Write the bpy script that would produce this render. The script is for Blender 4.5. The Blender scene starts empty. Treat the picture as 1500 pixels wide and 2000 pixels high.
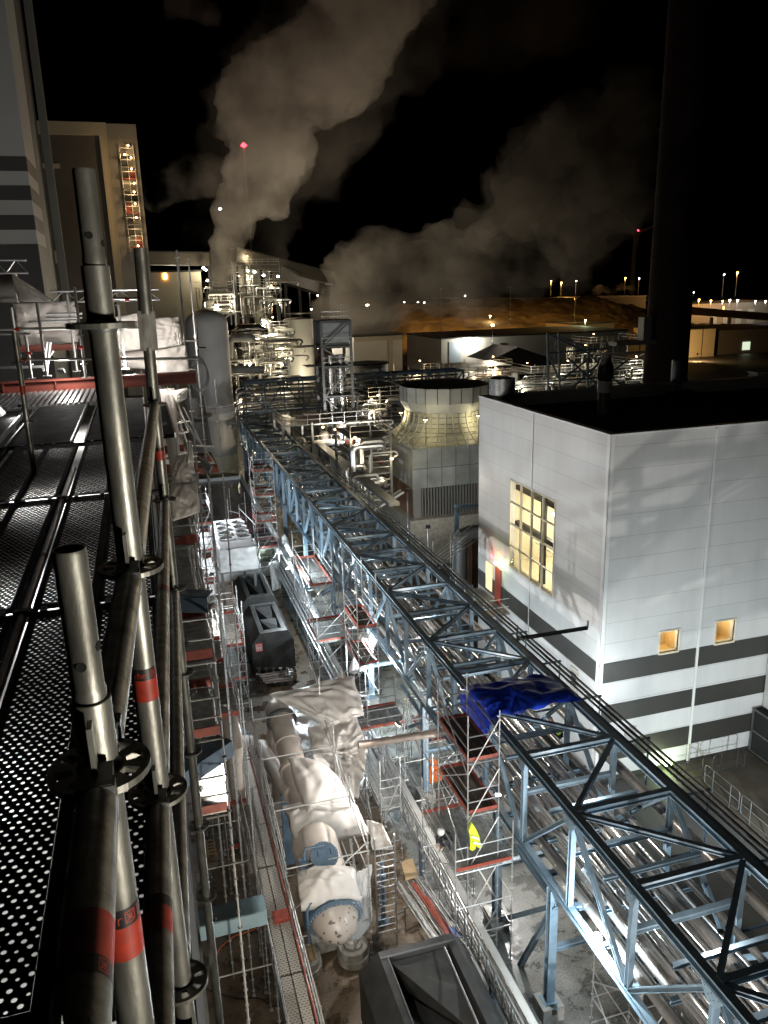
import bpy, bmesh, math, random
from mathutils import Vector, Matrix, noise
random.seed(7)
R_ = random.Random(11)
C = bpy.context.scene.collection
sc = bpy.context.scene
PI = math.pi
# ------------------------------------------------------------------ camera (solved from the vanishing points)
F_, CX, CY, HC = 1560.0, 750.0, 1000.0, 25.0
def _nrm(v): return v.normalized()
_v1 = Vector((262-CX, 572-CY, F_)).normalized()
_hd = Vector((1, -0.0278, 0))
_dn = _hd.cross(_v1).normalized()
if _dn.y < 0: _dn = -_dn
_X = _dn.cross(_v1)
if _X.x < 0: _X = -_X
_Y = _v1; _Z = -_dn
ROT = Matrix((_X, _Y, _Z))            # world = ROT @ cam(x right, y down, z forward)
CAMP = Vector((0, 0, HC))
def ray(px, py): return ROT @ Vector(((px-CX)/F_, (py-CY)/F_, 1.0))
def gz(px, py, z): d = ray(px, py); return CAMP + d*((z-HC)/d.z)
def gx(px, py, x): d = ray(px, py); return CAMP + d*(x/d.x)
def gy(px, py, y): d = ray(px, py); return CAMP + d*(y/d.y)
cam = bpy.data.objects.new('camera', bpy.data.cameras.new('camera'))
C.objects.link(cam)
cr = ROT @ Vector((1,0,0)); cu = ROT @ Vector((0,-1,0)); cb = ROT @ Vector((0,0,-1))
M4 = Matrix((cr, cu, cb)).transposed().to_4x4(); M4.translation = CAMP
cam.matrix_world = M4
cam.data.sensor_fit = 'VERTICAL'; cam.data.sensor_height = 36.0
cam.data.lens = F_/2000*36.0
cam.data.clip_start = 0.05; cam.data.clip_end = 6000
sc.camera = cam
# ------------------------------------------------------------------ night sky
w = bpy.data.worlds.new('World'); sc.world = w; w.use_nodes = True
nt = w.node_tree; nt.nodes.clear()
sky = nt.nodes.new('ShaderNodeTexSky'); sky.sky_type = 'NISHITA'; sky.sun_disc = False
sky.sun_elevation = math.radians(-9); sky.sun_rotation = math.radians(200)
bg = nt.nodes.new('ShaderNodeBackground'); bg.inputs[1].default_value = 0.06
ow = nt.nodes.new('ShaderNodeOutputWorld')
nt.links.new(sky.outputs[0], bg.inputs[0]); nt.links.new(bg.outputs[0], ow.inputs[0])
sc.view_settings.view_transform = 'Standard'; sc.view_settings.look = 'None'
sc.view_settings.exposure = 0; sc.view_settings.gamma = 1
sc.cycles.volume_step_rate = 1.0
sc.cycles.volume_max_steps = 128
sc.cycles.max_bounces = 6
sc.cycles.sample_clamp_indirect = 4.0
sc.cycles.caustics_reflective = False; sc.cycles.caustics_refractive = False

# ------------------------------------------------------------------ materials
MT = {}
def mat(name, col, rough=0.6, metal=0.0, emit=None, es=0.0, nz=0.0, nscale=4.0, bump=0.0, bscale=30.0, detail=6, stretch=None, spec=None, col2=None):
    if name in MT: return MT[name]
    m = bpy.data.materials.new(name); m.use_nodes = True; MT[name] = m
    t = m.node_tree; N = t.nodes; L = t.links
    b = N['Principled BSDF']
    b.inputs['Base Color'].default_value = (*col, 1); b.inputs['Roughness'].default_value = rough
    b.inputs['Metallic'].default_value = metal
    if spec is not None: b.inputs['Specular IOR Level'].default_value = spec
    if emit: b.inputs['Emission Color'].default_value = (*emit, 1); b.inputs['Emission Strength'].default_value = es
    if nz or bump:
        tc = N.new('ShaderNodeTexCoord'); mp = N.new('ShaderNodeMapping'); L.new(tc.outputs['Object'], mp.inputs[0])
        if stretch: mp.inputs['Scale'].default_value = stretch
    if nz:
        n = N.new('ShaderNodeTexNoise'); n.inputs['Scale'].default_value = nscale; n.inputs['Detail'].default_value = detail
        L.new(mp.outputs[0], n.inputs[0])
        r = N.new('ShaderNodeValToRGB'); L.new(n.outputs[0], r.inputs[0])
        r.color_ramp.elements[0].position = 0.3; r.color_ramp.elements[1].position = 0.72
        c2 = col2 if col2 else tuple(c*(1-nz) for c in col)
        r.color_ramp.elements[0].color = (*c2, 1); r.color_ramp.elements[1].color = (*[min(1, c*(1+nz*0.35)) for c in col], 1)
        L.new(r.outputs[0], b.inputs['Base Color'])
        mr = N.new('ShaderNodeMapRange'); L.new(n.outputs[0], mr.inputs[0])
        mr.inputs[3].default_value = min(1, rough*1.25); mr.inputs[4].default_value = rough*0.8
        L.new(mr.outputs[0], b.inputs['Roughness'])
    if bump:
        n2 = N.new('ShaderNodeTexNoise'); n2.inputs['Scale'].default_value = bscale; n2.inputs['Detail'].default_value = 4
        L.new(mp.outputs[0], n2.inputs[0])
        bp = N.new('ShaderNodeBump'); bp.inputs['Strength'].default_value = bump; bp.inputs['Distance'].default_value = 0.02
        L.new(n2.outputs[0], bp.inputs['Height']); L.new(bp.outputs[0], b.inputs['Normal'])
    return m
galv = mat('galvanised_steel', (0.36,0.37,0.37), 0.42, 0.85, nz=0.35, nscale=14, bump=0.15, bscale=80)
galv_near = mat('galvanised_steel_near', (0.32,0.31,0.275), 0.42, 0.7, nz=0.55, nscale=26, bump=0.05, bscale=140, stretch=(1,1,0.35))
galv_dark = mat('weathered_steel', (0.16,0.165,0.165), 0.5, 0.6, nz=0.4, nscale=30, bump=0.03, bscale=120)
alu = mat('aluminium', (0.52,0.53,0.54), 0.35, 0.8, nz=0.2, nscale=8)
scafm = mat('scaffold_tube', (0.50,0.50,0.49), 0.40, 0.5, nz=0.3, nscale=6)
clad = mat('pipe_cladding', (0.56,0.54,0.51), 0.23, 0.82, nz=0.13, nscale=1.4, bump=0.12, bscale=3, stretch=(2,1,2))
clad_dull = mat('pipe_cladding_dull', (0.46,0.43,0.40), 0.32, 0.7, nz=0.2, nscale=1.5, bump=0.12, bscale=3, stretch=(2,1,2))
bluem = mat('blue_painted_steel', (0.17,0.245,0.31), 0.42, 0.0, nz=0.25, nscale=2.5, bump=0.08, bscale=20)
bluedk = mat('dark_blue_steel', (0.07,0.11,0.16), 0.5, 0.0, nz=0.3, nscale=2)
bluel = mat('light_blue_paint', (0.15,0.22,0.255), 0.4, 0.0, nz=0.2, nscale=3)
flblue = mat('flange_blue', (0.10,0.155,0.215), 0.45, nz=0.15, nscale=8)
redm = mat('red_toe_board', (0.32,0.06,0.035), 0.6, nz=0.4, nscale=5)
redbeam = mat('red_primer', (0.20,0.045,0.028), 0.55, nz=0.3, nscale=2)
redlab = mat('red_label', (0.42,0.04,0.02), 0.5, nz=0.35, nscale=40)
blacklab = mat('black_label', (0.012,0.012,0.012), 0.45)
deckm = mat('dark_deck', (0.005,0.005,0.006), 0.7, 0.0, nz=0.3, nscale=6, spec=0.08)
plank = mat('steel_plank', (0.34,0.34,0.32), 0.5, 0.4, nz=0.4, nscale=5)
sheet = mat('white_sheeting', (0.74,0.70,0.66), 0.36, nz=0.15, nscale=2.0, bump=0.35, bscale=5)
sheet_w = mat('bright_white_sheeting', (0.74,0.74,0.74), 0.35, nz=0.12, nscale=2, bump=0.5, bscale=8)
sheet_g = mat('green_grey_sheeting', (0.36,0.38,0.27), 0.45, nz=0.2, nscale=3, bump=0.4, bscale=8)
tarpb = mat('blue_tarpaulin', (0.016,0.055,0.60), 0.32, nz=0.3, nscale=3, bump=0.35, bscale=9)
concrete = mat('concrete', (0.34,0.33,0.30), 0.8, nz=0.35, nscale=3, bump=0.3, bscale=20)
tankm = mat('tank_paint', (0.42,0.41,0.39), 0.45, nz=0.1, nscale=0.6, stretch=(1,1,0.25))
vessel = mat('vessel_primer', (0.52,0.46,0.41), 0.42, nz=0.18, nscale=2.0, bump=0.1, bscale=6)
darkmet = mat('dark_grey_sheet_metal', (0.034,0.034,0.033), 0.5, 0.0, nz=0.45, nscale=2.2)
darkmet2 = mat('black_sheet_metal', (0.02,0.02,0.02), 0.55, nz=0.4, nscale=3)
blackm = mat('black_void', (0.006,0.006,0.006), 0.9)
roofm = mat('black_roof_felt', (0.012,0.012,0.013), 0.85, nz=0.4, nscale=0.8)
yellow = mat('hi_vis_yellow', (0.62,0.75,0.03), 0.6, nz=0.2, nscale=20)
reflect = mat('reflective_tape', (0.8,0.8,0.8), 0.3)
navy = mat('dark_workwear', (0.02,0.022,0.03), 0.8)
skin = mat('skin', (0.45,0.27,0.19), 0.6)
helmetw = mat('white_helmet', (0.75,0.75,0.73), 0.35)
orange = mat('orange_paint', (0.65,0.14,0.02), 0.5)
wood = mat('plywood', (0.36,0.25,0.13), 0.7, nz=0.25, nscale=4, stretch=(1,6,1))
whitep = mat('white_paint', (0.68,0.69,0.68), 0.4)
bldgrey = mat('grey_facade', (0.40,0.395,0.37), 0.6, nz=0.06, nscale=0.3)
bldark = mat('dark_facade', (0.04,0.038,0.034), 0.6, nz=0.1, nscale=0.3)
tan = mat('tan_facade', (0.29,0.26,0.205), 0.6, nz=0.08, nscale=0.3)
brown = mat('brown_facade', (0.12,0.10,0.075), 0.6, nz=0.1, nscale=0.4)
stackm = mat('stack_paint', (0.012,0.007,0.006), 0.9, nz=0.2, nscale=0.5, spec=0.05)
def emis(name, col, s):
    if name in MT: return MT[name]
    m = bpy.data.materials.new(name); m.use_nodes = True; MT[name] = m
    b = m.node_tree.nodes['Principled BSDF']; b.inputs['Base Color'].default_value = (*col,1)
    b.inputs['Emission Color'].default_value = (*col,1); b.inputs['Emission Strength'].default_value = s
    return m
e_white = emis('lamp_white', (1.0,0.97,0.90), 40)
e_cool = emis('lamp_cool', (0.85,0.95,1.0), 60)
e_warm = emis('lamp_warm', (1.0,0.62,0.25), 30)
e_sod = emis('lamp_sodium', (1.0,0.45,0.08), 25)
e_red = emis('lamp_red', (1.0,0.03,0.05), 20)
e_green = emis('lamp_green', (0.7,1.0,0.4), 25)
e_win = emis('lit_window', (1.0,0.80,0.45), 0.62)

for _n in ('white_sheeting','bright_white_sheeting','green_grey_sheeting','blue_tarpaulin'):      # sharp creases
    for _q in MT[_n].node_tree.nodes:
        if _q.type=='BUMP':
            _q.inputs['Strength'].default_value=0.75; _q.inputs['Distance'].default_value=0.09
            _nz=_q.inputs['Height'].links[0].from_node; _nz.noise_type='RIDGED_MULTIFRACTAL'; _nz.inputs['Scale'].default_value=1.5; _nz.inputs['Detail'].default_value=3; _nz.inputs['Roughness'].default_value=0.5
for _n in ('white_sheeting','bright_white_sheeting'):      # thin plastic lets some light through
    _t=MT[_n].node_tree; _o=_t.nodes['Material Output']; _p=_t.nodes['Principled BSDF']; _tr=_t.nodes.new('ShaderNodeBsdfTranslucent'); _tr.inputs[0].default_value=(0.85,0.82,0.78,1)
    _mx=_t.nodes.new('ShaderNodeMixShader'); _mx.inputs[0].default_value=0.25; _t.links.new(_p.outputs[0],_mx.inputs[1]); _t.links.new(_tr.outputs[0],_mx.inputs[2]); _t.links.new(_mx.outputs[0],_o.inputs[0])
# ------------------------------------------------------------------ mesh builder
class MB:
    def __init__(s): s.v=[]; s.f=[]; s.m=[]; s.sm=[]
    def add(s, vs, fs, mi=0, smooth=False):
        o=len(s.v); s.v += [tuple(v) for v in vs]
        for f in fs: s.f.append([i+o for i in f]); s.m.append(mi); s.sm.append(smooth)
        return s
    def box(s, x0,x1,y0,y1,z0,z1, mi=0):
        if x0>x1: x0,x1=x1,x0
        if y0>y1: y0,y1=y1,y0
        if z0>z1: z0,z1=z1,z0
        vs=[(x0,y0,z0),(x1,y0,z0),(x1,y1,z0),(x0,y1,z0),(x0,y0,z1),(x1,y0,z1),(x1,y1,z1),(x0,y1,z1)]
        return s.add(vs,[(0,3,2,1),(4,5,6,7),(0,1,5,4),(1,2,6,5),(2,3,7,6),(3,0,4,7)],mi)
    def beam(s, p, q, w, h, mi=0, up=Vector((0,0,1))):
        p=Vector(p); q=Vector(q); d=(q-p).normalized()
        if abs(d.dot(up))>0.98: up=Vector((0,1,0))
        r=d.cross(up).normalized(); u=r.cross(d).normalized()
        vs=[]
        for b in (p,q):
            for a,c in ((-1,-1),(1,-1),(1,1),(-1,1)): vs.append(b+r*(a*w/2)+u*(c*h/2))
        return s.add(vs,[(0,1,2,3),(7,6,5,4),(0,4,5,1),(1,5,6,2),(2,6,7,3),(3,7,4,0)],mi)
    def ibeam(s, p, q, w, h, t=0.02, mi=0):
        p=Vector(p); q=Vector(q); d=(q-p).normalized(); up=Vector((0,0,1))
        if abs(d.dot(up))>0.98: up=Vector((0,1,0))
        r=d.cross(up).normalized(); u=r.cross(d).normalized()
        s.beam(p+u*(h/2-t/2), q+u*(h/2-t/2), w, t, mi, up); s.beam(p-u*(h/2-t/2), q-u*(h/2-t/2), w, t, mi, up)
        s.beam(p, q, t, h-2*t, mi, up); return s
    def tube(s, p, q, r, n=8, mi=0, r2=None, caps=True, bias=0):
        p=Vector(p); q=Vector(q); d=(q-p)
        if d.length<1e-6: return s
        d.normalize(); up=Vector((0,0,1)) if abs(d.z)<0.9 else Vector((1,0,0))
        a=d.cross(up).normalized(); b=a.cross(d).normalized(); r2=r if r2 is None else r2
        vs=[p+(a*math.cos(2*PI*i/n)+b*math.sin(2*PI*i/n))*r for i in range(n)]+[q+(a*math.cos(2*PI*i/n)+b*math.sin(2*PI*i/n))*r2 for i in range(n)]
        fs=[(i,(i+1)%n,n+(i+1)%n,n+i) for i in range(n)]
        s.add(vs,fs,mi,True)
        if caps: s.add(vs,[tuple(range(n))[::-1],tuple(range(n,2*n))],mi)
        return s
    def path(s, pts, r, n=10, mi=0):
        pts=[Vector(p) for p in pts]; rings=[]
        N=len(pts); prev=None
        for i,p in enumerate(pts):
            d=((pts[min(i+1,N-1)]-pts[max(i-1,0)])).normalized()
            if prev is None:
                up=Vector((0,0,1)) if abs(d.z)<0.9 else Vector((1,0,0)); a=d.cross(up).normalized()
            else:
                a=(prev-d*prev.dot(d)).normalized()
            prev=a; b=d.cross(a).normalized()
            rr = r[i] if isinstance(r,(list,tuple)) else r
            rings.append([p+(a*math.cos(2*PI*k/n)+b*math.sin(2*PI*k/n))*rr for k in range(n)])
        vs=[v for ring in rings for v in ring]
        fs=[(i*n+k,i*n+(k+1)%n,(i+1)*n+(k+1)%n,(i+1)*n+k) for i in range(N-1) for k in range(n)]
        s.add(vs,fs,mi,True); s.add(rings[0],[tuple(range(n))[::-1]],mi); s.add(rings[-1],[tuple(range(n))],mi)
        return s
    def lathe(s, c, prof, n=32, mi=0, axis=Vector((0,0,1)), smooth=True, a0=0.0):
        c=Vector(c); axis=Vector(axis).normalized(); up=Vector((0,0,1)) if abs(axis.z)<0.9 else Vector((1,0,0))
        a=axis.cross(up).normalized(); b=axis.cross(a).normalized()
        vs=[]
        for (r,z) in prof:
            for k in range(n):
                t=2*PI*k/n+a0; vs.append(c+axis*z+(a*math.cos(t)+b*math.sin(t))*r)
        fs=[(i*n+k,i*n+(k+1)%n,(i+1)*n+(k+1)%n,(i+1)*n+k) for i in range(len(prof)-1) for k in range(n)]
        return s.add(vs,fs,mi,smooth)
    def quad(s, a,b,c,d, mi=0): return s.add([a,b,c,d],[(0,1,2,3)],mi)
    def build(s, name, mats, parent=None):
        me=bpy.data.meshes.new(name); me.from_pydata(s.v,[],s.f)
        if not isinstance(mats,(list,tuple)): mats=[mats]
        for m in mats: me.materials.append(m)
        me.polygons.foreach_set('material_index', s.m); me.polygons.foreach_set('use_smooth', s.sm)
        me.update()
        if any(s.sm): me.set_sharp_from_angle(angle=math.radians(38))
        o=bpy.data.objects.new(name, me); C.objects.link(o)
        if parent is not None:
            o.parent=parent; o.location=-parent.location
        return o
def thing(name, label, cat, loc=(0,0,0), group=None):
    o=bpy.data.objects.new(name,None); C.objects.link(o); o.location=Vector(loc); o.empty_display_size=0.2
    o['label']=label; o['category']=cat
    if group: o['group']=group
    return o
def tag(o, label, cat, group=None):
    o['label']=label; o['category']=cat
    if group: o['group']=group
    return o
def struct(o): o['kind']='structure'; return o
def sub(o, parent):      # sub-part: parent is a mesh whose location cancels its root's
    o.parent=parent; o.location=(0,0,0); return o
def light(name, kind, loc, energy, col, parent=None, size=0.3, target=None, spot=None, blend=0.5, soft=0.1):
    l=bpy.data.lights.new(name, kind); l.energy=energy; l.color=col
    o=bpy.data.objects.new(name,l); C.objects.link(o); o.location=Vector(loc)
    if kind=='AREA': l.size=size
    else: l.shadow_soft_size=soft
    if spot: l.spot_size=math.radians(spot); l.spot_blend=blend
    if target is not None:
        o.rotation_euler=(Vector(target)-Vector(loc)).to_track_quat('-Z','Y').to_euler()
    if parent is not None: o.parent=parent; o.location=Vector(loc)-parent.location
    return o
ORD=['first','second','third','fourth','fifth','sixth','seventh','eighth','ninth','tenth','eleventh','twelfth','thirteenth','fourteenth','fifteenth','sixteenth','seventeenth','eighteenth','nineteenth','twentieth']
# ------------------------------------------------------------------ flood lamps (each given a fixture, added unseen lamps included)
def floodlight(label, loc, target, energy, col, em, mast=None, head=0.35, spot=None, soft=0.15, group=None, glow=True, kind=None, housing=True):
    loc=Vector(loc); target=Vector(target); d=(target-loc).normalized()
    base = Vector((loc.x,loc.y,mast)) if mast is not None else loc
    t=thing('floodlight', label, 'floodlight', base, group)
    if mast is not None:
        mb=MB(); mb.tube((loc.x,loc.y,mast),(loc.x,loc.y,loc.z-head*0.4),0.05+head*0.08,8,r2=0.05); mb.build('mast',galv,t)
    r=d.cross(Vector((0,0,1))).normalized(); u=r.cross(d).normalized()
    if housing:
        mb=MB(); mb.beam(loc-d*head*0.45,loc-d*head*0.05,head,head*0.75,0,u); mb.build('housing',darkmet,t)
    mb=MB()
    if housing: mb.beam(loc-d*head*0.05,loc,head*0.86,head*0.62,0,u)
    else: mb.lathe(loc,[(0,-0.15),(0.11,-0.11),(0.15,0),(0.11,0.11),(0,0.15)],14); soft=0.08; loc=loc+d*0.12
    mb.build('lens',em,t)
    light('lamp_light','SPOT' if spot else 'POINT', loc+d*(soft+0.02+head*0.1), energy, col, t, target=target, spot=spot, blend=0.6, soft=soft)
    return t
WW=(1.0,0.90,0.74); CW=(0.80,0.93,1.0); NW=(1.0,0.97,0.93); YW=(1.0,0.88,0.60); SO=(1.0,0.50,0.12)
floodlight('unseen floodlight mast added behind the viewpoint to light the white hall', (4,4,4.0), (22,36,10), 9500, (1.0,0.94,0.88), e_white, mast=0, head=0.8, spot=75, soft=0.12)  # unseen lamp and mast added to light the hall walls
floodlight('unseen floodlight added behind the viewpoint to light the near poles', (3.4,-3.2,22.6), (-0.05,2.3,23.9), 1100, (1.0,0.94,0.80), e_white, mast=0, head=0.4, spot=72, soft=0.25)  # out-of-view lamp and mast added for light on the near poles
floodlight('bright work light hanging under the blue pipe rack at the front', gx(1166,1832,11.1), (10.4,19.5,3.0), 1300, CW, e_cool, head=0.3, soft=0.1, housing=False)
floodlight('work light under the pipe rack beside the red-decked scaffold tower', (12.9,27.5,3.6), (13,27,6), 2200, NW, e_white, head=0.25, soft=0.1)
floodlight('work light under the pipe rack behind the scaffold tower', (10.6,41.0,3.6), (13,37,7), 3000, CW, e_cool, head=0.25, soft=0.1)
floodlight('work light under the far stretch of the pipe rack', (10.0,62.0,3.5), (12,60,7), 1800, CW, e_cool, head=0.25, soft=0.1)
floodlight('work light between the rack and the corner of the white hall', (19.4,31.3,5.2), (21.1,33.5,5.2), 420, (0.85,0.95,1.0), e_cool, head=0.25, soft=0.15)
floodlight('glaring work light clamped on the long facade scaffold', gy(418,1478,17.9), (4.6,24.5,1), 2600, (1.0,0.95,0.85), e_white, head=0.3, soft=0.2, spot=96, housing=False)
floodlight('work light on the scaffold above the wrapped cooler', (2.2,66.0,9.2), (6,66,3), 4200, (0.85,0.92,1.0), e_cool, head=0.4, soft=0.2)
floodlight('work light under the near end of the steel planks', (2.0,12.0,8.6), (5,21,0), 1900, WW, e_white, head=0.25, soft=0.2)
floodlight('yard floodlight on a mast beside the cooling tower', (19.0,58.0,9.5), (24,68,8), 700, YW, e_warm, mast=0, head=0.4, soft=0.2)
floodlight('yard floodlight on a mast beside the grey silo', (12.6,98.0,6), (9,104,2), 700, YW, e_warm, mast=0, head=0.5, soft=0.2)
floodlight('floodlight added beside the left scaffold to light the long wall of the white hall', (1.6,41.0,8.6), (21.1,42,11), 6500, (1.0,0.95,0.9), e_white, head=0.4, spot=70, soft=0.12)  # lamp added to balance the light on the long wall
floodlight('unseen floodlight mast added on the terrace side behind the viewpoint', (24,-8,5.5), (28,33,8), 9500, (1.0,0.95,0.88), e_white, mast=-1.3, head=0.7, spot=40, soft=0.12)  # out-of-view mast added for clean light on the right wall
for k,(y,e) in enumerate(((13.9,230),(20.6,240),(29.0,230),(37.4,200),(47.3,70),(60.6,60),(77,60))):  # lamps added inside the rack to put highlights on the pipes
    floodlight(f'{["nearest","second","third","fourth","fifth","sixth","furthest"][k]} lamp added inside the rack to light the pipes',(12.9,y,8.55),(13.0,y+0.5,6),e,(1.0,0.93,0.85),e_white,head=0.16,soft=0.06,group='added lamps inside the rack')
floodlight('cool lamp added on the terrace side to light the foot of the hall',(24.5,22.0,1.2),(25.5,33,3.5),4200,(0.80,0.94,1.0),e_cool,mast=-1.3,head=0.4,spot=120,soft=0.15)  # lamp added to give the lower wall its cool light
floodlight('cool lamp added beside the silver elbow duct to brighten the yard',(8.3,52.5,6.2),(10.5,48,2),2000,CW,e_cool,head=0.3,soft=0.15)  # extra lamp added to brighten the yard here
floodlight('added work light on the left scaffold above the dark housings',(2.6,44.0,9.4),(6,47,1),1500,NW,e_white,head=0.25,soft=0.15)  # extra lamp added for more light along the yard
floodlight('added work light on the rack side above the wrapped vessel',(8.4,27.5,7.9),(4.6,27,3),1300,(1,0.96,0.9),e_white,head=0.25,soft=0.15,spot=120)  # extra lamp added to brighten the wrapped vessel
# ------------------------------------------------------------------ ground
asph=mat('wet_asphalt',(0.045,0.043,0.04),0.55,nz=0.5,nscale=0.15,bump=0.2,bscale=6)
yardm=mat('yard_concrete_brown',(0.145,0.105,0.067),0.62,nz=0.5,nscale=0.5,bump=0.15,bscale=14)
slabm=mat('pale_slab',(0.18,0.18,0.165),0.6,nz=0.45,nscale=0.6,bump=0.15,bscale=14)
for _m in (yardm,slabm):      # wet patches, tracks and stains
    _t=_m.node_tree; _b=_t.nodes['Principled BSDF']; _tc=_t.nodes.new('ShaderNodeTexCoord'); _n=_t.nodes.new('ShaderNodeTexNoise'); _n.inputs['Scale'].default_value=0.9; _n.inputs['Detail'].default_value=9; _n.inputs['Roughness'].default_value=0.7
    _t.links.new(_tc.outputs['Object'],_n.inputs[0]); _r=_t.nodes.new('ShaderNodeValToRGB'); _r.color_ramp.elements[0].position=0.42; _r.color_ramp.elements[1].position=0.56; _r.color_ramp.elements[0].color=(0.12,0.12,0.12,1); _r.color_ramp.elements[1].color=(0.7,0.7,0.7,1)
    _t.links.new(_n.outputs[0],_r.inputs[0])
    for _l in list(_b.inputs['Roughness'].links): _t.links.remove(_l)
    _t.links.new(_r.outputs[0],_b.inputs['Roughness'])
    _src=_b.inputs['Base Color'].links[0].from_socket; _n3=_t.nodes.new('ShaderNodeTexNoise'); _n3.inputs['Scale'].default_value=14; _n3.inputs['Detail'].default_value=8; _t.links.new(_tc.outputs['Object'],_n3.inputs[0])
    _mr=_t.nodes.new('ShaderNodeMapRange'); _mr.inputs[1].default_value=0.3; _mr.inputs[2].default_value=0.7; _mr.inputs[3].default_value=0.6; _mr.inputs[4].default_value=1.25; _t.links.new(_n3.outputs[0],_mr.inputs[0])
    _mr2=_t.nodes.new('ShaderNodeMapRange'); _mr2.inputs[1].default_value=0.40; _mr2.inputs[2].default_value=0.55; _mr2.inputs[3].default_value=0.55; _mr2.inputs[4].default_value=1.0; _t.links.new(_n.outputs[0],_mr2.inputs[0])
    _mm=_t.nodes.new('ShaderNodeMath'); _mm.operation='MULTIPLY'; _t.links.new(_mr.outputs[0],_mm.inputs[0]); _t.links.new(_mr2.outputs[0],_mm.inputs[1])
    _mx=_t.nodes.new('ShaderNodeMixRGB'); _mx.blend_type='MULTIPLY'; _mx.inputs[0].default_value=1; _t.links.new(_src,_mx.inputs[1]); _t.links.new(_mm.outputs[0],_mx.inputs[2]); _t.links.new(_mx.outputs[0],_b.inputs['Base Color'])
mb=MB(); mb.box(-2500,2500,-200,3500,-2.3,-1.3); struct(mb.build('ground',asph))
mb=MB(); mb.box(-40,9.3,-30,90,-1.3,0.0); struct(mb.build('yard',yardm))
mb=MB(); mb.box(9.3,19.6,-30,120,-1.3,0.0); struct(mb.build('slab',slabm))
# ------------------------------------------------------------------ white hall
def facade_mat(name,col,rough,zs=1.15,xs=6.0):
    m=mat(name,col,rough,nz=0.05,nscale=0.4); t=m.node_tree; N=t.nodes; L=t.links; b=N['Principled BSDF']
    tc=N.new('ShaderNodeTexCoord'); sp=N.new('ShaderNodeSeparateXYZ'); L.new(tc.outputs['Object'],sp.inputs[0])
    prev=None
    for ax,per,wd in (('Z',zs,0.02),):
        a=N.new('ShaderNodeMath'); a.operation='DIVIDE'; L.new(sp.outputs[ax],a.inputs[0]); a.inputs[1].default_value=per
        f=N.new('ShaderNodeMath'); f.operation='FRACT'; L.new(a.outputs[0],f.inputs[0])
        g=N.new('ShaderNodeMath'); g.operation='LESS_THAN'; L.new(f.outputs[0],g.inputs[0]); g.inputs[1].default_value=wd/per
        prev=g
    mx=N.new('ShaderNodeMixRGB'); mx.blend_type='MULTIPLY'; L.new(prev.outputs[0],mx.inputs[0]); mx.inputs[2].default_value=(0.55,0.55,0.55,1)
    src=b.inputs['Base Color'].links[0].from_socket; L.new(src,mx.inputs[1]); L.new(mx.outputs[0],b.inputs['Base Color'])
    # rain streaks and grime on the panels
    mps=N.new('ShaderNodeMapping'); mps.inputs['Scale'].default_value=(0.9,0.9,0.12); L.new(tc.outputs['Object'],mps.inputs[0])
    ns=N.new('ShaderNodeTexNoise'); ns.inputs['Scale'].default_value=1.6; ns.inputs['Detail'].default_value=8; ns.inputs['Roughness'].default_value=0.65; L.new(mps.outputs[0],ns.inputs[0])
    rs_=N.new('ShaderNodeMapRange'); rs_.inputs[1].default_value=0.42; rs_.inputs[2].default_value=0.72; rs_.inputs[3].default_value=1.0; rs_.inputs[4].default_value=0.92; L.new(ns.outputs[0],rs_.inputs[0])
    mx2=N.new('ShaderNodeMixRGB'); mx2.blend_type='MULTIPLY'; mx2.inputs[0].default_value=1; L.new(mx.outputs[0],mx2.inputs[1]); L.new(rs_.outputs[0],mx2.inputs[2]); L.new(mx2.outputs[0],b.inputs['Base Color'])
    # faint scratches/drag marks in the gloss
    tc2=N.new('ShaderNodeMapping'); tc2.inputs['Scale'].default_value=(0.35,0.35,9); L.new(tc.outputs['Object'],tc2.inputs[0])
    n=N.new('ShaderNodeTexNoise'); n.inputs['Scale'].default_value=2.5; n.inputs['Detail'].default_value=6; L.new(tc2.outputs[0],n.inputs[0])
    mr=N.new('ShaderNodeMapRange'); L.new(n.outputs[0],mr.inputs[0]); mr.inputs[3].default_value=rough-0.12; mr.inputs[4].default_value=rough+0.12
    L.new(mr.outputs[0],b.inputs['Roughness'])
    return m
hallw=facade_mat('hall_white_panel',(0.57,0.57,0.56),0.45)
halld=mat('hall_dark_band',(0.035,0.033,0.028),0.5,nz=0.1,nscale=1)
BX,BY,BZ0,BZ1,BX2,BY2=21.1,33.0,-1.3,17.8,52.0,48.8
hall=thing('industrial_hall','white panelled hall with dark horizontal bands and a black flat roof','industrial hall',(BX,BY,BZ0))
# left wall with window opening
WY0,WY1,WZ0,WZ1=38.15,43.8,7.65,13.28
mb=MB()
def wallx(x,y0,y1,z0,z1,th=0.3): mb.box(x,x+th,y0,y1,z0,z1)
wallx(BX,BY,WY0,BZ0,BZ1); wallx(BX,WY1,BY2,BZ0,BZ1); wallx(BX,WY0,WY1,BZ0,WZ0); wallx(BX,WY0,WY1,WZ1,BZ1)
mb.build('wall',hallw,hall)
mb=MB()
sw=[(24.66,25.81,5.86,7.06),(28.15,29.35,5.86,7.12)]
xs=[BX+0.3,sw[0][0],sw[0][1],sw[1][0],sw[1][1],BX2]
for i in range(5):
    if i in (1,3):
        a,b,z0,z1=sw[i//2]; mb.box(a,b,BY,BY+0.3,BZ0,z0); mb.box(a,b,BY,BY+0.3,z1,BZ1)
    else: mb.box(xs[i],xs[i+1],BY,BY+0.3,BZ0,BZ1)
mb.build('wall',hallw,hall)
mb=MB(); mb.box(BX+0.3,BX2,BY2-0.3,BY2,BZ0,BZ1); mb.box(BX2,BX2+0.3,BY,BY2,BZ0,BZ1); mb.build('wall',hallw,hall)
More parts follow.
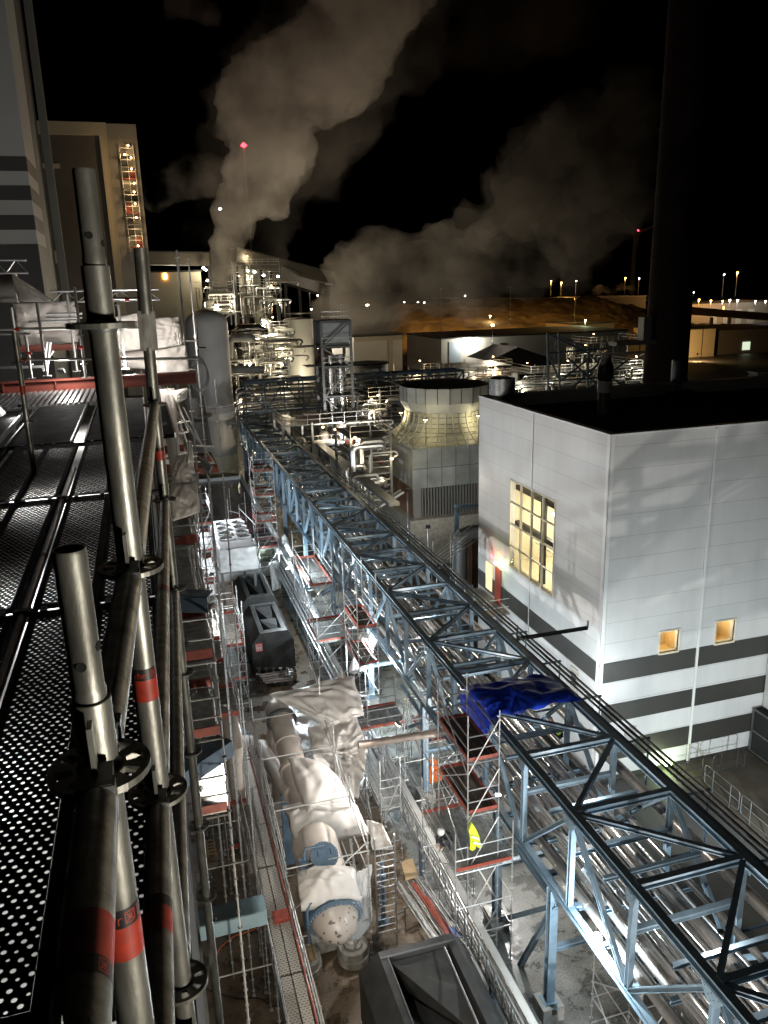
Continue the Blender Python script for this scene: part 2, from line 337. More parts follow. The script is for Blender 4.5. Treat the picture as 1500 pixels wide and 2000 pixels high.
mb=MB(); mb.box(BX+0.3,BX2,BY+0.3,BY2-0.3,BZ1-1.0,BZ1-0.75); mb.build('roof',roofm,hall)
mb=MB(); mb.box(BX-0.06,BX+0.36,BY-0.06,BY2+0.06,BZ1+0.003,BZ1+0.09); mb.box(BX+0.363,BX2,BY-0.06,BY+0.36,BZ1+0.003,BZ1+0.09); mb.box(BX+0.363,BX2,BY2-0.36,BY2+0.06,BZ1+0.003,BZ1+0.09)
mb.build('parapet_flashing',whitep,hall)
for z0,z1 in ((4.68,5.82),(2.28,3.36),(-0.05,1.10),(-1.3,-1.02)):
    mb=MB(); mb.box(BX+0.0,BX2,BY-0.02,BY-0.002,z0,z1); mb.box(BX-0.02,BX-0.002,BY-0.02,BY2,z0,z1) if z1>5 else None
    if z1<5 and z1>0: mb.box(BX-0.02,BX-0.002,BY-0.02,37.0 if z0>2 else BY2,z0,z1) if z0>9 else None
    mb.build('dark_band',halld,hall)
mb=MB()
for x in (27.05,): mb.box(x-0.07,x+0.07,BY-0.075,BY-0.022,BZ0,BZ1-0.05)
for y in (41.0,36.3): 
    if y>40: mb.box(BX-0.05,BX-0.022,y-0.04,y+0.04,WZ1+0.1,BZ1-0.05)
    mb.box(BX-0.05,BX-0.022,y-0.04,y+0.04,BZ0,(WZ0-0.1) if y>40 else WZ0-3)
mb.box(BX-0.045,BX-0.022,BY+0.0,BY+0.25,BZ0,BZ1); mb.box(BX,BX+0.2,BY-0.045,BY-0.022,BZ0,BZ1)
mb.build('joint_strip',mat('strip_white',(0.66,0.66,0.65),0.4),hall)
# big window
mb=MB()
fy=[WY0+i*(WY1-WY0)/4 for i in range(5)]; fz=[WZ0+i*(WZ1-WZ0)/4 for i in range(5)]
for y in fy: mb.box(BX-0.05,BX+0.09,y-0.04,y+0.04,WZ0-0.05,WZ1+0.05)
for z in fz:
    for i in range(4): mb.box(BX-0.045,BX+0.085,fy[i]+0.04,fy[i+1]-0.04,z-0.035,z+0.035)
wf=mb.build('window_frame',mat('cream_frame',(0.6,0.57,0.45),0.5),hall)
glass=bpy.data.materials.new('window_glass'); glass.use_nodes=True
gb=glass.node_tree.nodes['Principled BSDF']; gb.inputs['Roughness'].default_value=0.03; gb.inputs['Base Color'].default_value=(1,1,1,1)
gn=glass.node_tree.nodes.new('ShaderNodeBsdfTransparent'); gmx=glass.node_tree.nodes.new('ShaderNodeMixShader'); gmx.inputs[0].default_value=0.88
gb.inputs['Base Color'].default_value=(0.02,0.02,0.02,1)
go=glass.node_tree.nodes['Material Output']; glass.node_tree.links.new(gb.outputs[0],gmx.inputs[1]); glass.node_tree.links.new(gn.outputs[0],gmx.inputs[2]); glass.node_tree.links.new(gmx.outputs[0],go.inputs[0])
mb=MB(); mb.box(BX+0.02,BX+0.03,WY0+0.02,WY1-0.02,WZ0+0.02,WZ1-0.02); g=mb.build('window_pane',glass,hall)
# room behind the window
cream=mat('room_cream',(0.60,0.54,0.38),0.7,nz=0.1,nscale=1)
mb=MB(); x0,x1,y0,y1,z0,z1=BX+0.3,BX+6.5,WY0-1.8,WY1+2.2,WZ0-0.6,WZ1+0.8
mb.box(x1,x1+0.1,y0,y1,z0,z1); mb.box(x0,x1,y0-0.1,y0,z0,z1); mb.box(x0,x1,y1,y1+0.1,z0,z1); mb.box(x0,x1,y0,y1,z0-0.1,z0); mb.box(x0,x1,y0,y1,z1,z1+0.1)
mb.build('room_wall',cream,hall)
mb=MB()
for y in (WY0+0.9,WY0+3.3): mb.box(BX+1.0,BX+1.3,y,y+0.3,z0,z1)
for z in (9.6,12.0): mb.box(BX+1.4,BX+1.7,y0,y1,z,z+0.3)
mb.build('column',darkmet,hall)
mb=MB(); mb.box(BX+2.4,BX+2.5,y0+0.3,y1-1,8.9,8.98); mb.box(BX+2.4,BX+2.5,y0+0.3,y1-1,8.5,8.56)
for k in range(6): mb.box(BX+2.4,BX+2.5,y0+0.5+k*1.1,y0+0.56+k*1.1,z0,8.9)
mb.build('railing',whitep,hall)
mb=MB()
for y in (WY0+2.6,WY0+3.6): mb.box(BX+2.2,BX+2.4,y,y+0.85,11.1,11.18)
mb.build('ceiling_lamp',e_white,hall)
light('room_light','POINT',(BX+2.3,WY0+3.2,10.9),950,(1,0.90,0.66),hall,soft=0.3)
light('room_light','POINT',(BX+4,WY1-0.5,9.5),600,(1,0.90,0.66),hall,soft=0.3)
for (a,b,z0,z1) in sw:
    mb=MB(); mb.box(a-0.08,a,BY-0.04,BY+0.1,z0-0.08,z1+0.08); mb.box(b,b+0.08,BY-0.04,BY+0.1,z0-0.08,z1+0.08); mb.box(a,b,BY-0.04,BY+0.1,z1,z1+0.08); mb.box(a,b,BY-0.08,BY+0.1,z0-0.08,z0)
    f=mb.build('window_frame',MT['cream_frame'],hall)
    mb=MB(); mb.box(a,b,BY+0.12,BY+0.14,z0,z1); sub(mb.build('window_pane',glass),f)
    mb=MB(); mb.box(a-0.4,b+0.4,BY+1.6,BY+1.7,z0-0.4,z1+0.3); mb.box(a-0.4,a-0.35,BY+0.3,BY+1.6,z0-0.4,z1+0.3);mb.box(b+0.35,b+0.4,BY+0.3,BY+1.6,z0-0.4,z1+0.3); mb.box(a-0.4,b+0.4,BY+0.3,BY+1.6,z0-0.5,z0-0.4); mb.box(a-0.4,b+0.4,BY+0.3,BY+1.6,z1+0.3,z1+0.4)
    mb.build('room_wall',mat('room_tan',(0.66,0.50,0.26),0.8,nz=0.1,nscale=1),hall)
    light('room_light','POINT',((a+b)/2,BY+0.75,z1+0.1),95,(1,0.86,0.55),hall,soft=0.1)
mb=MB(); mb.box(28.75,28.95,BY+0.9,BY+1.0,5.9,6.9); mb.build('shelf',darkmet,hall)
# doors low on the left wall
mb=MB(); mb.box(BX-0.06,BX-0.021,35.0,35.8,2.1,4.5); d=mb.build('door',mat('door_tan',(0.45,0.42,0.36),0.5),hall)
mb=MB(); mb.box(BX-0.08,BX-0.062,35.15,35.65,3.4,4.2); sub(mb.build('door_window',blackm),d)
mb=MB(); mb.box(BX-0.06,BX-0.021,45.0,45.9,4.5,6.9); d=mb.build('door',mat('door_red',(0.42,0.06,0.03),0.5),hall)
mb=MB(); mb.box(BX-0.06,BX-0.021,46.4,47.4,4.9,6.8); mb.build('window_pane',e_win,hall)
mb=MB(); a=gx(1115,1140,BX); 
mb.lathe((BX-0.25,45.3,7.35),[(0.02,-0.09),(0.1,-0.06),(0.12,0),(0.1,0.06),(0.02,0.09)],10); mb.build('wall_lamp',e_green,hall)
mb=MB(); mb.lathe((BX-0.2,46.1,7.55),[(0.02,-0.07),(0.08,-0.04),(0.08,0.04),(0.02,0.07)],10); mb.build('wall_lamp',e_red,hall)
light('lamp_light','POINT',(BX-0.7,45.2,7.4),45,(0.85,1,0.5),hall,soft=0.1)
light('lamp_light','POINT',(BX-0.6,46.3,7.6),14,(1,0.1,0.1),hall,soft=0.1)
mb=MB(); mb.box(BX-1.9,BX-0.02,43.6,48.4,4.35,4.47)
mb.build('landing',galv,hall)
mb=MB()
for z in (4.95,5.5):
    mb.tube((BX-1.85,43.6,z),(BX-1.85,48.4,z),0.025); mb.tube((BX-1.85,43.6,z),(BX-0.1,43.6,z),0.025)
for y in (43.6,45.2,46.8,48.4): mb.tube((BX-1.85,y,4.47),(BX-1.85,y,5.5),0.025)
mb.build('railing',whitep,hall)
# small wall lamp at the foot of the right wall
p=gy(1345-30,1500-5,BY)
mb=MB(); q=gy(1297,1486,BY); mb.box(q.x-0.25,q.x+0.25,BY-0.35,BY-0.023,q.z-0.1,q.z+0.1); mb.build('wall_lamp',e_green,hall)
light('lamp_light','POINT',(q.x,BY-0.8,q.z+0.1),60,(0.85,1,0.6),hall,soft=0.1)
q=gy(1230,1430,BY); mb=MB(); mb.box(q.x-0.35,q.x+0.35,BY-0.05,BY-0.022,q.z-0.7,q.z+0.35); mb.build('door',mat('door_grey',(0.3,0.3,0.3),0.5),hall)
# lamp arm standing from the rack towards the hall corner
# roof furniture
def vent(px,pytop,pybase,y,r,label,matl,cowl=True,name='roof_vent'):
    b=gy(px,pybase,y); tpt=gy(px,pytop,y); t=thing(name,label,'roof vent',(b.x,y,b.z)); h=tpt.z-b.z
    mb=MB(); mb.box(b.x-r*1.5,b.x+r*1.5,y-r*1.5,y+r*1.5,b.z,b.z+h*0.08); mb.build('base_kerb',darkmet,t)
    return t,b,h
zr=BZ1-0.75
b=gz(1178,815,zr)
t=thing('roof_vent','tall round exhaust vent with tapered black cap on the hall roof','roof vent',b)
mb=MB(); mb.box(b.x-0.65,b.x+0.65,b.y-0.65,b.y+0.65,zr,zr+0.25); mb.build('base_kerb',darkmet,t)
mb=MB(); mb.lathe(b,[(0.36,0.25),(0.36,2.1),(0.34,2.1)],20); mb.build('duct',galv_dark,t)
mb=MB(); mb.lathe(b,[(0.40,1.5),(0.42,1.52),(0.42,2.2),(0.40,2.2)],20); mb.build('collar',whitep,t)
mb=MB(); mb.lathe(b,[(0.42,2.2),(0.48,2.45),(0.46,3.0),(0.28,3.5),(0.28,3.7),(0.1,3.72)],20); mb.build('cap',darkmet,t)
b=gz(1323,770,zr)
t=thing('roof_vent','squat round grey vent beside the chimney on the hall roof','roof vent',b)
mb=MB(); mb.box(b.x-0.9,b.x+0.9,b.y-0.6,b.y+0.6,zr,zr+0.3); mb.build('base_kerb',darkmet,t)
mb=MB(); mb.lathe(b,[(0.2,0.3),(0.2,0.9),(0.5,0.9),(0.52,0.95),(0.52,2.4),(0.48,2.42),(0.1,2.5)],20); mb.build('hood',mat('vent_bluegrey',(0.09,0.10,0.115),0.5,0.3),t)
b=gy(980,790,47.0); b.z=BZ1-0.75
t=thing('roof_vent','wide round grey drum vent at the back edge of the hall roof','roof vent',b)
mb=MB(); mb.lathe(b,[(0.36,0),(0.36,1.1),(0.36,1.15)],20); mb.build('duct',galv,t)
mb=MB(); mb.lathe(b,[(0.3,1.0),(0.78,1.05),(0.82,1.1),(0.82,2.1),(0.78,2.12),(0.74,1.9),(0.1,1.9)],28); mb.build('drum',galv,t)
for (px,py,s,lab) in ((1480,720,0.5,'small air handling box at the far right of the hall roof'),):
    b=gz(px,py+20,zr); t=thing('roof_hatch',lab,'roof hatch',b)
    mb=MB(); mb.box(b.x-s,b.x+s,b.y-s,b.y+s,zr,zr+s); mb.build('housing',darkmet,t); mb=MB(); mb.box(b.x-s*1.15,b.x+s*1.15,b.y-s*1.15,b.y+s*1.15,zr+s+0.002,zr+s*1.15); mb.build('lid',galv_dark,t)
# chimney
ch=thing('chimney','very tall dark red-brown chimney rising beyond the hall roof','chimney',(42.8,72,-1.3))
cb=gy(1298,750,72)
mb=MB(); prof_=[(2.35,0)]
for z in range(16,80,12): r_=2.28-0.006*z; prof_+=[(r_,z),(r_+0.05,z+0.05),(r_+0.05,z+0.3),(r_,z+0.35)]
mb.lathe((cb.x,72,-1.3),prof_+[(1.8,80),(1.5,80.2)],40); mb.build('flue',stackm,ch)
mb=MB(); mb.box(cb.x-6.6,cb.x-2.0,71,72.5,18.6,19.0); mb.build('platform',galv_dark,ch); mb=MB(); mb.box(cb.x-3.6,cb.x-2.7,71,72,19.01,21.3); mb.build('cabinet',galv_dark,ch)
# terrace railing and the cabin on the right
tr=thing('terrace_railing','black tubular railing with rounded panels beside the hall wall','railing',(24,31,-1.3))
railb=mat('black_railing',(0.02,0.02,0.02),0.5)
def rail_panel(p,q,h=1.1,parent=None,m=railb,r=0.028,posts=True,mid=1,name='rail_panel'):
    p=Vector(p);q=Vector(q); d=(q-p); L_=d.length; d.normalize(); up=Vector((0,0,1)); k=0.18
    pts=[]
    for (c,a0) in ((p+d*k+up*k,PI),(q-d*k+up*k,1.5*PI),(q-d*k+up*(h-k),0),(p+d*k+up*(h-k),0.5*PI)):
        for j in range(5):
            a=a0+j*PI/8; pts.append(c+d*(k*math.cos(a))+up*(k*math.sin(a)))
    pts.append(pts[0]); o=Vector((0,0,0.25)); pts=[x+o for x in pts]
    mb=MB(); mb.path(pts,r,6)
    for j in range(mid): mb.tube(p+o+up*(h*(j+1)/(mid+1)),q+o+up*(h*(j+1)/(mid+1)),r*0.8,6)
    if posts:
        for f in (0.25,0.75): mb.tube(p+d*L_*f-up*0.0,p+d*L_*f+up*(h+0.25),r,6)
    return mb.build(name,m,parent)
a=gy(1322,1515,31.3); b=gy(1388,1500,31.3); c=gy(1392,1500,31.3); d=gy(1455,1480,31.3)
zt=-1.2
rail_panel((a.x,31.3,zt),(b.x,31.3,zt),parent=tr); rail_panel((c.x,31.3,zt),(d.x,31.3,zt),parent=tr)
tr2=thing('terrace_railing','grey-brown railing running towards the viewer beside the dark terrace','railing',(22,25,-1.3))
y=30.8; xr=gz(1330,1500,-1.3).x
while y>13:
    rail_panel((xr,y,zt),(xr,y-2.6,zt),parent=tr2,m=galv_dark); y-=2.75
terr=mat('terrace_brown',(0.075,0.06,0.042),0.7,nz=0.4,nscale=0.8,bump=0.3,bscale=8)
mb=MB(); mb.box(xr-0.3,31.0,-5,32.98,-1.295,-1.2); struct(mb.build('terrace',terr))
cab=thing('steel_cabin','dark framed steel enclosure with pale upper panel at the right edge','equipment cabin',(31.2,28,-1.3))
cx_=gy(1420,1460,31).x
X0=31.15
mb=MB(); mb.box(X0,40,20,32.9,-1.2,1.4); mb.build('body',blackm,cab)
mb=MB()
for z in (-1.2,0.1,1.4): mb.box(X0-0.08,X0-0.003,20,32.9,z,z+0.08)
for y in (20,23,26,29,32.8): mb.box(X0-0.08,X0-0.003,y,y+0.1,-1.12,1.4)
mb.build('frame',galv_dark,cab)
mb=MB(); mb.box(X0+0.6,40,21,32.9,1.45,7.2); mb.build('upper_panel',mat('panel_grey',(0.42,0.42,0.4),0.5,nz=0.1,nscale=1),cab)
# ------------------------------------------------------------------ blue pipe rack
RXL,RXR,RZT,RZB=11.43,15.0,9.0,5.46
rack=thing('pipe_rack','long blue steel truss pipe rack running from the front right corner to the silo','pipe rack',(RXL,20,0))
nodes=[12.25+3.33*k for k in range(-3,29)]
y0,y1=nodes[0],nodes[-1]
for (x,z,wd,h) in ((RXL,RZT,0.24,0.26),(RXR,RZT,0.24,0.26),(RXL,RZB,0.24,0.24),(RXR,RZB,0.24,0.24)):
    mb=MB(); mb.ibeam((x,y0,z),(x,y1,z),wd,h,0.03); mb.build('chord',bluem,rack)
for i,y in enumerate(nodes):
    for x in (RXL,RXR):
        mb=MB(); mb.ibeam((x,y,RZB+0.12),(x,y,RZT-0.13),0.18,0.18,0.02)
        mb.build('vertical_post',bluem,rack)
    # beams
    mb=MB(); mb.ibeam((RXL+0.12,y,RZT+0.02),(RXR-0.12,y,RZT+0.02),0.2,0.22,0.025)
    mb.beam((RXL+0.05,y,RZT+0.14),(RXL+0.35,y,RZT+0.14),0.22,0.02); mb.build('top_crossbeam',bluem,rack)
    mb=MB(); mb.ibeam((RXL+0.09,y,7.55),(RXR-0.09,y,7.55),0.18,0.18,0.02); mb.build('middle_crossbeam',bluem,rack)
    mb=MB(); mb.ibeam((RXL+0.12,y,RZB-0.03),(RXR-0.12,y,RZB-0.03),0.2,0.2,0.025)
    mb.ibeam((RXL+0.12,y+1.66,RZB-0.05),(RXR-0.12,y+1.66,RZB-0.05),0.16,0.16,0.02); mb.build('bottom_crossbeam',bluem,rack)
    mb=MB(); mb.ibeam((RXL+0.09,y+1.66,6.75),(RXR-0.09,y+1.66,6.75),0.15,0.15,0.02); mb.build('pipe_support_beam',bluem,rack)
    mb=MB(); mb.ibeam((RXL+0.09,y+1.66,7.9),(RXR-0.09,y+1.66,7.9),0.14,0.14,0.02); mb.build('middle_crossbeam',bluem,rack)
    if y<60:
        for x in (RXL,RXR):
            sx_=-1 if x==RXL else 1
            mb=MB(); g=0.42 if i%2 else 0.26; xx=x+sx_*0.125
            mb.add([(xx,y-g,RZT-0.13),(xx,y+g,RZT-0.13),(xx,y+0.16,RZT-0.52),(xx,y-0.16,RZT-0.52)]+[(xx+sx_*0.014,y-g,RZT-0.13),(xx+sx_*0.014,y+g,RZT-0.13),(xx+sx_*0.014,y+0.16,RZT-0.52),(xx+sx_*0.014,y-0.16,RZT-0.52)],[(0,1,2,3),(7,6,5,4),(0,4,5,1),(1,5,6,2),(2,6,7,3),(3,7,4,0)])
            for (dy,dz) in ((-g*0.6,-0.2),(g*0.6,-0.2),(0,-0.2),(0,-0.42),(-0.1,-0.32),(0.1,-0.32)): mb.tube((xx+sx_*0.01,y+dy,RZT+dz),(xx+sx_*0.034,y+dy,RZT+dz),0.018,6)
            mb.build('gusset_plate',bluem,rack)
    even = (i%2==1)   # y = 12.25, 18.91, 25.57 ... carry the W diagonals
    if even:
        for x in (RXL,RXR):
            for s in (-1,1):
                yy=y+3.33*s
                if y0<=yy<=y1+0.1:
                    mb=MB(); mb.ibeam((x,y+0.08*s,RZT-0.16),(x,yy-0.12*s,RZB+0.14),0.15,0.15,0.02); mb.build('diagonal',bluem,rack)
    if i<len(nodes)-1:
        a,b=(RXL+0.15,RXR-0.15) if not even else (RXR-0.15,RXL+0.15)
        # zigzag: right at 22.2, left at 18.9, right at 15.6
        mb=MB(); mb.ibeam((b,y+0.12,RZT+0.02),(a,nodes[i+1]-0.12,RZT+0.02),0.16,0.16,0.02); mb.build('plan_brace',bluem,rack)
# walkway edge chord on the right with toe plate
mb=MB(); mb.beam((RXR+0.24,y0,RZT+0.02),(RXR+0.24,y1,RZT+0.02),0.12,0.06); mb.beam((RXR+0.42,y0,RZT-0.1),(RXR+0.42,y1,RZT-0.1),0.05,0.1); mb.build('edge_channel',bluedk,rack)
# legs with pedestals
def leg(x,y,par=rack):
    mb=MB(); mb.ibeam((x,y,0.62),(x,y,RZB-0.14),0.30,0.30,0.03); mb.beam((x,y,0.6),(x,y,0.625),0.5,0.5); mb.build('leg',bluem,par)
    mb=MB(); mb.box(x-0.4,x+0.4,y-0.4,y+0.4,0.0,0.6); mb.build('pedestal',concrete,par)
LEGY=[20.0,24.4,32.9,42.7,52.5,62.3,72.1,82,92,102,11.0]
for y in LEGY:
    for x in (RXL,RXR): leg(x,y)
    mb=MB(); mb.ibeam((RXL+0.16,y,2.8),(RXR-0.16,y,2.8),0.18,0.18,0.02); mb.build('leg_strut',bluem,rack)
def yz(py_px): return py_px
for (p,q) in (((1085,1768),(942,1806)),((1083,1768),(1001,1912)),((1081,1755),(1010,1655)),((1088,1965),(1030,1980))):
    P=gx(*p,RXL); Q=gx(*q,RXL); mb=MB(); mb.ibeam(P,Q,0.18,0.18,0.02); mb.build('leg_brace',bluem,rack)
for (ya,yb) in ((32.9,36.5),(52.5,57)):
    mb=MB(); mb.ibeam((RXL,ya,4.6),(RXL,yb,4.6),0.16,0.16,0.02); mb.ibeam((RXL,ya,4.4),(RXL,yb,2.0),0.16,0.16,0.02); mb.build('leg_brace',bluem,rack)
mb=MB(); a=gx(800,1440,8.4)
# ------------------------------------------------------------------ pipes lying in the rack
rp=random.Random(5)
spec=[]; x=RXL+0.30
radii=[0.15,0.05,0.05,0.19,0.04,0.06,0.04,0.11,0.04,0.04,0.08,0.05,0.17,0.04,0.06,0.13,0.04,0.04,0.07,0.09,0.04,0.05,0.04,0.07,0.1,0.05,0.06,0.05,0.08,0.05,0.05]
for r in radii:
    x+=r; 
    if x+r>RXR-0.12: break
    spec.append((x,r)); x+=r+0.018
def pipe_run(label,x,z,r,ya,yb,m,group,ringp=None,n=14):
    t=thing('process_pipe',label,'pipe',(x,ya,z),group)
    mb=MB(); 
    segs=max(2,int((yb-ya)/2.2)); 
    prof_=[(0,0),(r,0)]; yy=0.3+rp.random()*1.2; r2=r*1.03+0.003
    while yy<min(yb,62)-ya:
        prof_+=[(r,yy),(r2,yy+0.004),(r2,yy+0.035),(r,yy+0.04)]; yy+=(ringp or 1.0)*rp.uniform(0.97,1.03)
    prof_+=[(r,yb-ya),(0,yb-ya)]
    mb.lathe((x,ya,z),prof_,n,axis=Vector((0,1,0))); mb.build('pipe_jacket',m,t)
    return t
n=len(spec)
for i,(x,r) in enumerate(spec):
    kind='wide' if r>0.14 else ('medium' if r>0.085 else 'slim')
    m=clad if rp.random()<0.6 else clad_dull
    pipe_run(f'{kind} silver clad pipe lying on the rack floor, {ORD[i] if i<20 else ["twenty-first","twenty-second","twenty-third","twenty-fourth","twenty-fifth","twenty-sixth","twenty-seventh","twenty-eighth","twenty-ninth","thirtieth","thirty-first"][i-20]} from its left truss',x,RZB+0.09+r,r,y0,y1,m,'silver pipes in the rack')
for j,(x,r,z,lab) in enumerate(((RXL+0.42,0.16,6.86+0.16,'upper silver pipe hung just inside the left truss of the rack'),(RXL+1.55,0.13,6.86+0.13,'upper silver pipe left of the middle of the rack'),(RXR-1.35,0.19,6.86+0.19,'thick upper silver pipe right of the middle of the rack'),(RXR-0.42,0.12,6.86+0.12,'upper silver pipe just inside the right truss of the rack'),(RXL+0.85,0.07,6.86+0.07,'slim upper pipe between the left truss and the left middle pipe'),(RXL+1.08,0.05,6.86+0.05,'thinnest upper pipe left of the middle of the rack'),(RXL+1.95,0.08,6.86+0.08,'slim upper pipe in the very middle of the rack'),(RXR-0.85,0.06,6.86+0.06,'slim upper pipe right of the thick upper pipe'))):
    pipe_run(lab,x,z,r,y0,y1,clad,'upper pipes in the rack')
# outside right: dark pipes and trays riding along the rack
for j,(dx,z,r,m,lab) in enumerate(((0.66,8.95,0.045,galv,'thin dark pipe riding outside the right chord of the rack'),(0.92,8.9,0.06,galv_dark,'black pipe riding outside the rack next to the thin dark pipe'),(1.25,8.8,0.05,galv_dark,'outermost black pipe hanging on the hall side of the rack'),(0.75,7.2,0.2,clad_dull,'big dull silver pipe running below the right chord outside the rack'),(1.3,6.6,0.13,clad_dull,'dull silver pipe low on the hall side of the rack'))):
    pipe_run(lab,RXR+dx,z,r,y0,75 if j<3 else 50,m,'pipes on the hall side of the rack')
mb=MB()
y=y0
while y<75:
    mb=MB(); mb.beam((RXR+0.1,y,8.72),(RXR+1.5,y,8.72),0.08,0.06); mb.beam((RXR+0.1,y,6.4),(RXR+1.6,y,6.4),0.08,0.06); mb.beam((RXR+1.45,y,8.7),(RXR+1.45,y,6.4),0.05,0.05); y+=3.33
    mb.build('bracket',bluedk,rack)
# swinging lamp arm reaching from the rack to the hall corner
la=thing('swing_jib','black steel arm reaching from the rack towards the hall corner','steel arm',(17,31,8.6))
P=gx(1010,1248,RXR+0.6); Q=gy(1148,1226,30.0)
mb=MB(); mb.beam(P,Q,0.16,0.14); mb.build('arm',blackm,la)
mb=MB(); mb.tube(Q,Q+Vector((0,0,0.35)),0.04); mb.tube(P,P+Vector((0,0,0.7)),0.04); mb.build('pin',galv_dark,la)
# ------------------------------------------------------------------ near scaffold railing (posts, rosettes, ledgers)
def rosette(mb, c, mi=0, R=0.061, n=32):
    # ring-lock rosette: rim + hub with eight openings (four wide, four narrow)
    c=Vector(c); t=0.0045
    rad=[0.0242,0.032,0.052,R]
    def P(r,a,z): return c+Vector((r*math.cos(a),r*math.sin(a),z))
    N=32
    # which angular cells are open between r1 and r2
    openc=set()
    for k in range(8):
        base=k*4
        if k%2==0: openc|={base%N,(base+1)%N}
        else: openc|={(base)%N,(base+1)%N}
    for i in range(N):
        a0=2*PI*i/N; a1=2*PI*(i+1)/N
        for j in range(3):
            if j==1 and i in openc:
                for (r) in (rad[1],rad[2]):
                    mb.quad(P(r,a0,-t),P(r,a1,-t),P(r,a1,t),P(r,a0,t),mi)
                if (i-1)%N not in openc: mb.quad(P(rad[1],a0,-t),P(rad[2],a0,-t),P(rad[2],a0,t),P(rad[1],a0,t),mi)
                if (i+1)%N not in openc: mb.quad(P(rad[1],a1,-t),P(rad[2],a1,-t),P(rad[2],a1,t),P(rad[1],a1,t),mi)
                continue
            mb.quad(P(rad[j],a0,t),P(rad[j+1],a0,t),P(rad[j+1],a1,t),P(rad[j],a1,t),mi)
            mb.quad(P(rad[j],a0,-t),P(rad[j],a1,-t),P(rad[j+1],a1,-t),P(rad[j+1],a0,-t),mi)
        mb.quad(P(R,a0,-t),P(R,a1,-t),P(R,a1,t),P(R,a0,t),mi)
def weld(mb,c,r0,r1,h,n=28): mb.lathe(c,[(r0,0),(r1,h*0.3),(r1,h*0.7),(r0,h)],n)
def text_band(root, p, q, R, s0, s1, label_txt='ayher', roll=0.0, logo=True):
    """black and red sticker wrapped on a tube p->q between distances s0 (black start) and s1"""
    p=Vector(p); q=Vector(q); d=(q-p).normalized()
    up=Vector((0,0,1)) if abs(d.z)<0.9 else Vector((1,0,0))
    a=d.cross(up).normalized(); b=a.cross(d).normalized()
    return p,d,a,b
def tubept(p,d,a,b,R,s,th): return p+d*s+(a*math.cos(th)+b*math.sin(th))*R
GLY={'a':[[(0.1,0.55),(0.35,0.65),(0.5,0.5),(0.5,0)],[(0.5,0.35),(0.15,0.3),(0.08,0.1),(0.3,0),(0.5,0.12)]],
 'y':[[(0.05,0.62),(0.27,0.05)],[(0.52,0.62),(0.27,0.05),(0.1,-0.25)]],
 'h':[[(0.08,1.0),(0.08,0)],[(0.08,0.45),(0.3,0.63),(0.5,0.5),(0.5,0)]],
 'e':[[(0.08,0.33),(0.5,0.33),(0.45,0.58),(0.28,0.65),(0.1,0.5),(0.06,0.3),(0.15,0.06),(0.32,0),(0.5,0.1)]],
 'r':[[(0.1,0.63),(0.1,0)],[(0.1,0.42),(0.25,0.6),(0.42,0.62)]],
 'L':[[(0.1,1.0),(0.1,0),(0.5,0)]],
 '#':[[(0.0,0.0),(0.8,0.0),(0.8,0.95),(0.0,0.95),(0.0,0.0)],[(0.1,0.1),(0.7,0.85)],[(0.7,0.1),(0.1,0.85)],[(0.4,0.2),(0.4,0.62)],[(0.34,0.75),(0.46,0.75)],[(0.15,0.48),(0.65,0.48)]],
 'd':[[(0.5,1.0),(0.5,0)],[(0.5,0.5),(0.28,0.64),(0.08,0.45),(0.08,0.18),(0.28,0),(0.5,0.15)]]}
def wrap_text(root,p,q,R,s,th0,txt,h,dirn=1,flip=1,name='lettering'):
    p=Vector(p); q=Vector(q); d=(q-p).normalized(); up=Vector((0,0,1)) if abs(d.z)<0.9 else Vector((1,0,0))
    a=d.cross(up).normalized(); b=a.cross(d).normalized()
    mb=MB(); u=0; w=h*0.075
    for chh in txt:
        for st in GLY[chh]:
            pts=[]
            for (x,y) in st: pts.append((u+x*h*(0.95 if chh!='#' else 1.0), y*h))
            # subdivide long strokes so they hug the tube
            q2=[]
            for i in range(len(pts)-1):
                x0,y0=pts[i]; x1,y1=pts[i+1]; m=max(1,int(abs(x1-x0)/(0.25*R))+1)
                for k in range(m): q2.append((x0+(x1-x0)*k/m,y0+(y1-y0)*k/m))
            q2.append(pts[-1])
            for i in range(len(q2)-1):
                (xa,ya),(xb,yb)=q2[i],q2[i+1]; l=math.hypot(xb-xa,yb-ya) or 1; nx,ny=-(yb-ya)/l*w/2,(xb-xa)/l*w/2
                vs=[]
                for (x,y) in ((xa+nx,ya+ny),(xb+nx,yb+ny),(xb-nx,yb-ny),(xa-nx,ya-ny)):
                    th=th0+dirn*x/R; vs.append(p+d*(s+flip*y)+(a*math.cos(th)+b*math.sin(th))*(R+0.00035))
                mb.add(vs,[(0,1,2,3)])
        u+=h*(0.62 if chh!='#' else 1.05)
    return mb.build(name,redlab,root)
def band(root,p,q,R,s0,s1,m,name,n=40):
    p=Vector(p); q=Vector(q); d=(q-p).normalized(); mb=MB(); mb.tube(p+d*s0,p+d*s1,R+0.0002,n,caps=False); return mb.build(name,m,root)
ZA,ZB_,ZC=24.46,23.96,23.46
P1=gy(195,1500,0.93); P2=gy(256,1108,1.54); P3=gy(302,790,4.22)
RT=0.02415; RS=0.019
ZA=P1.z
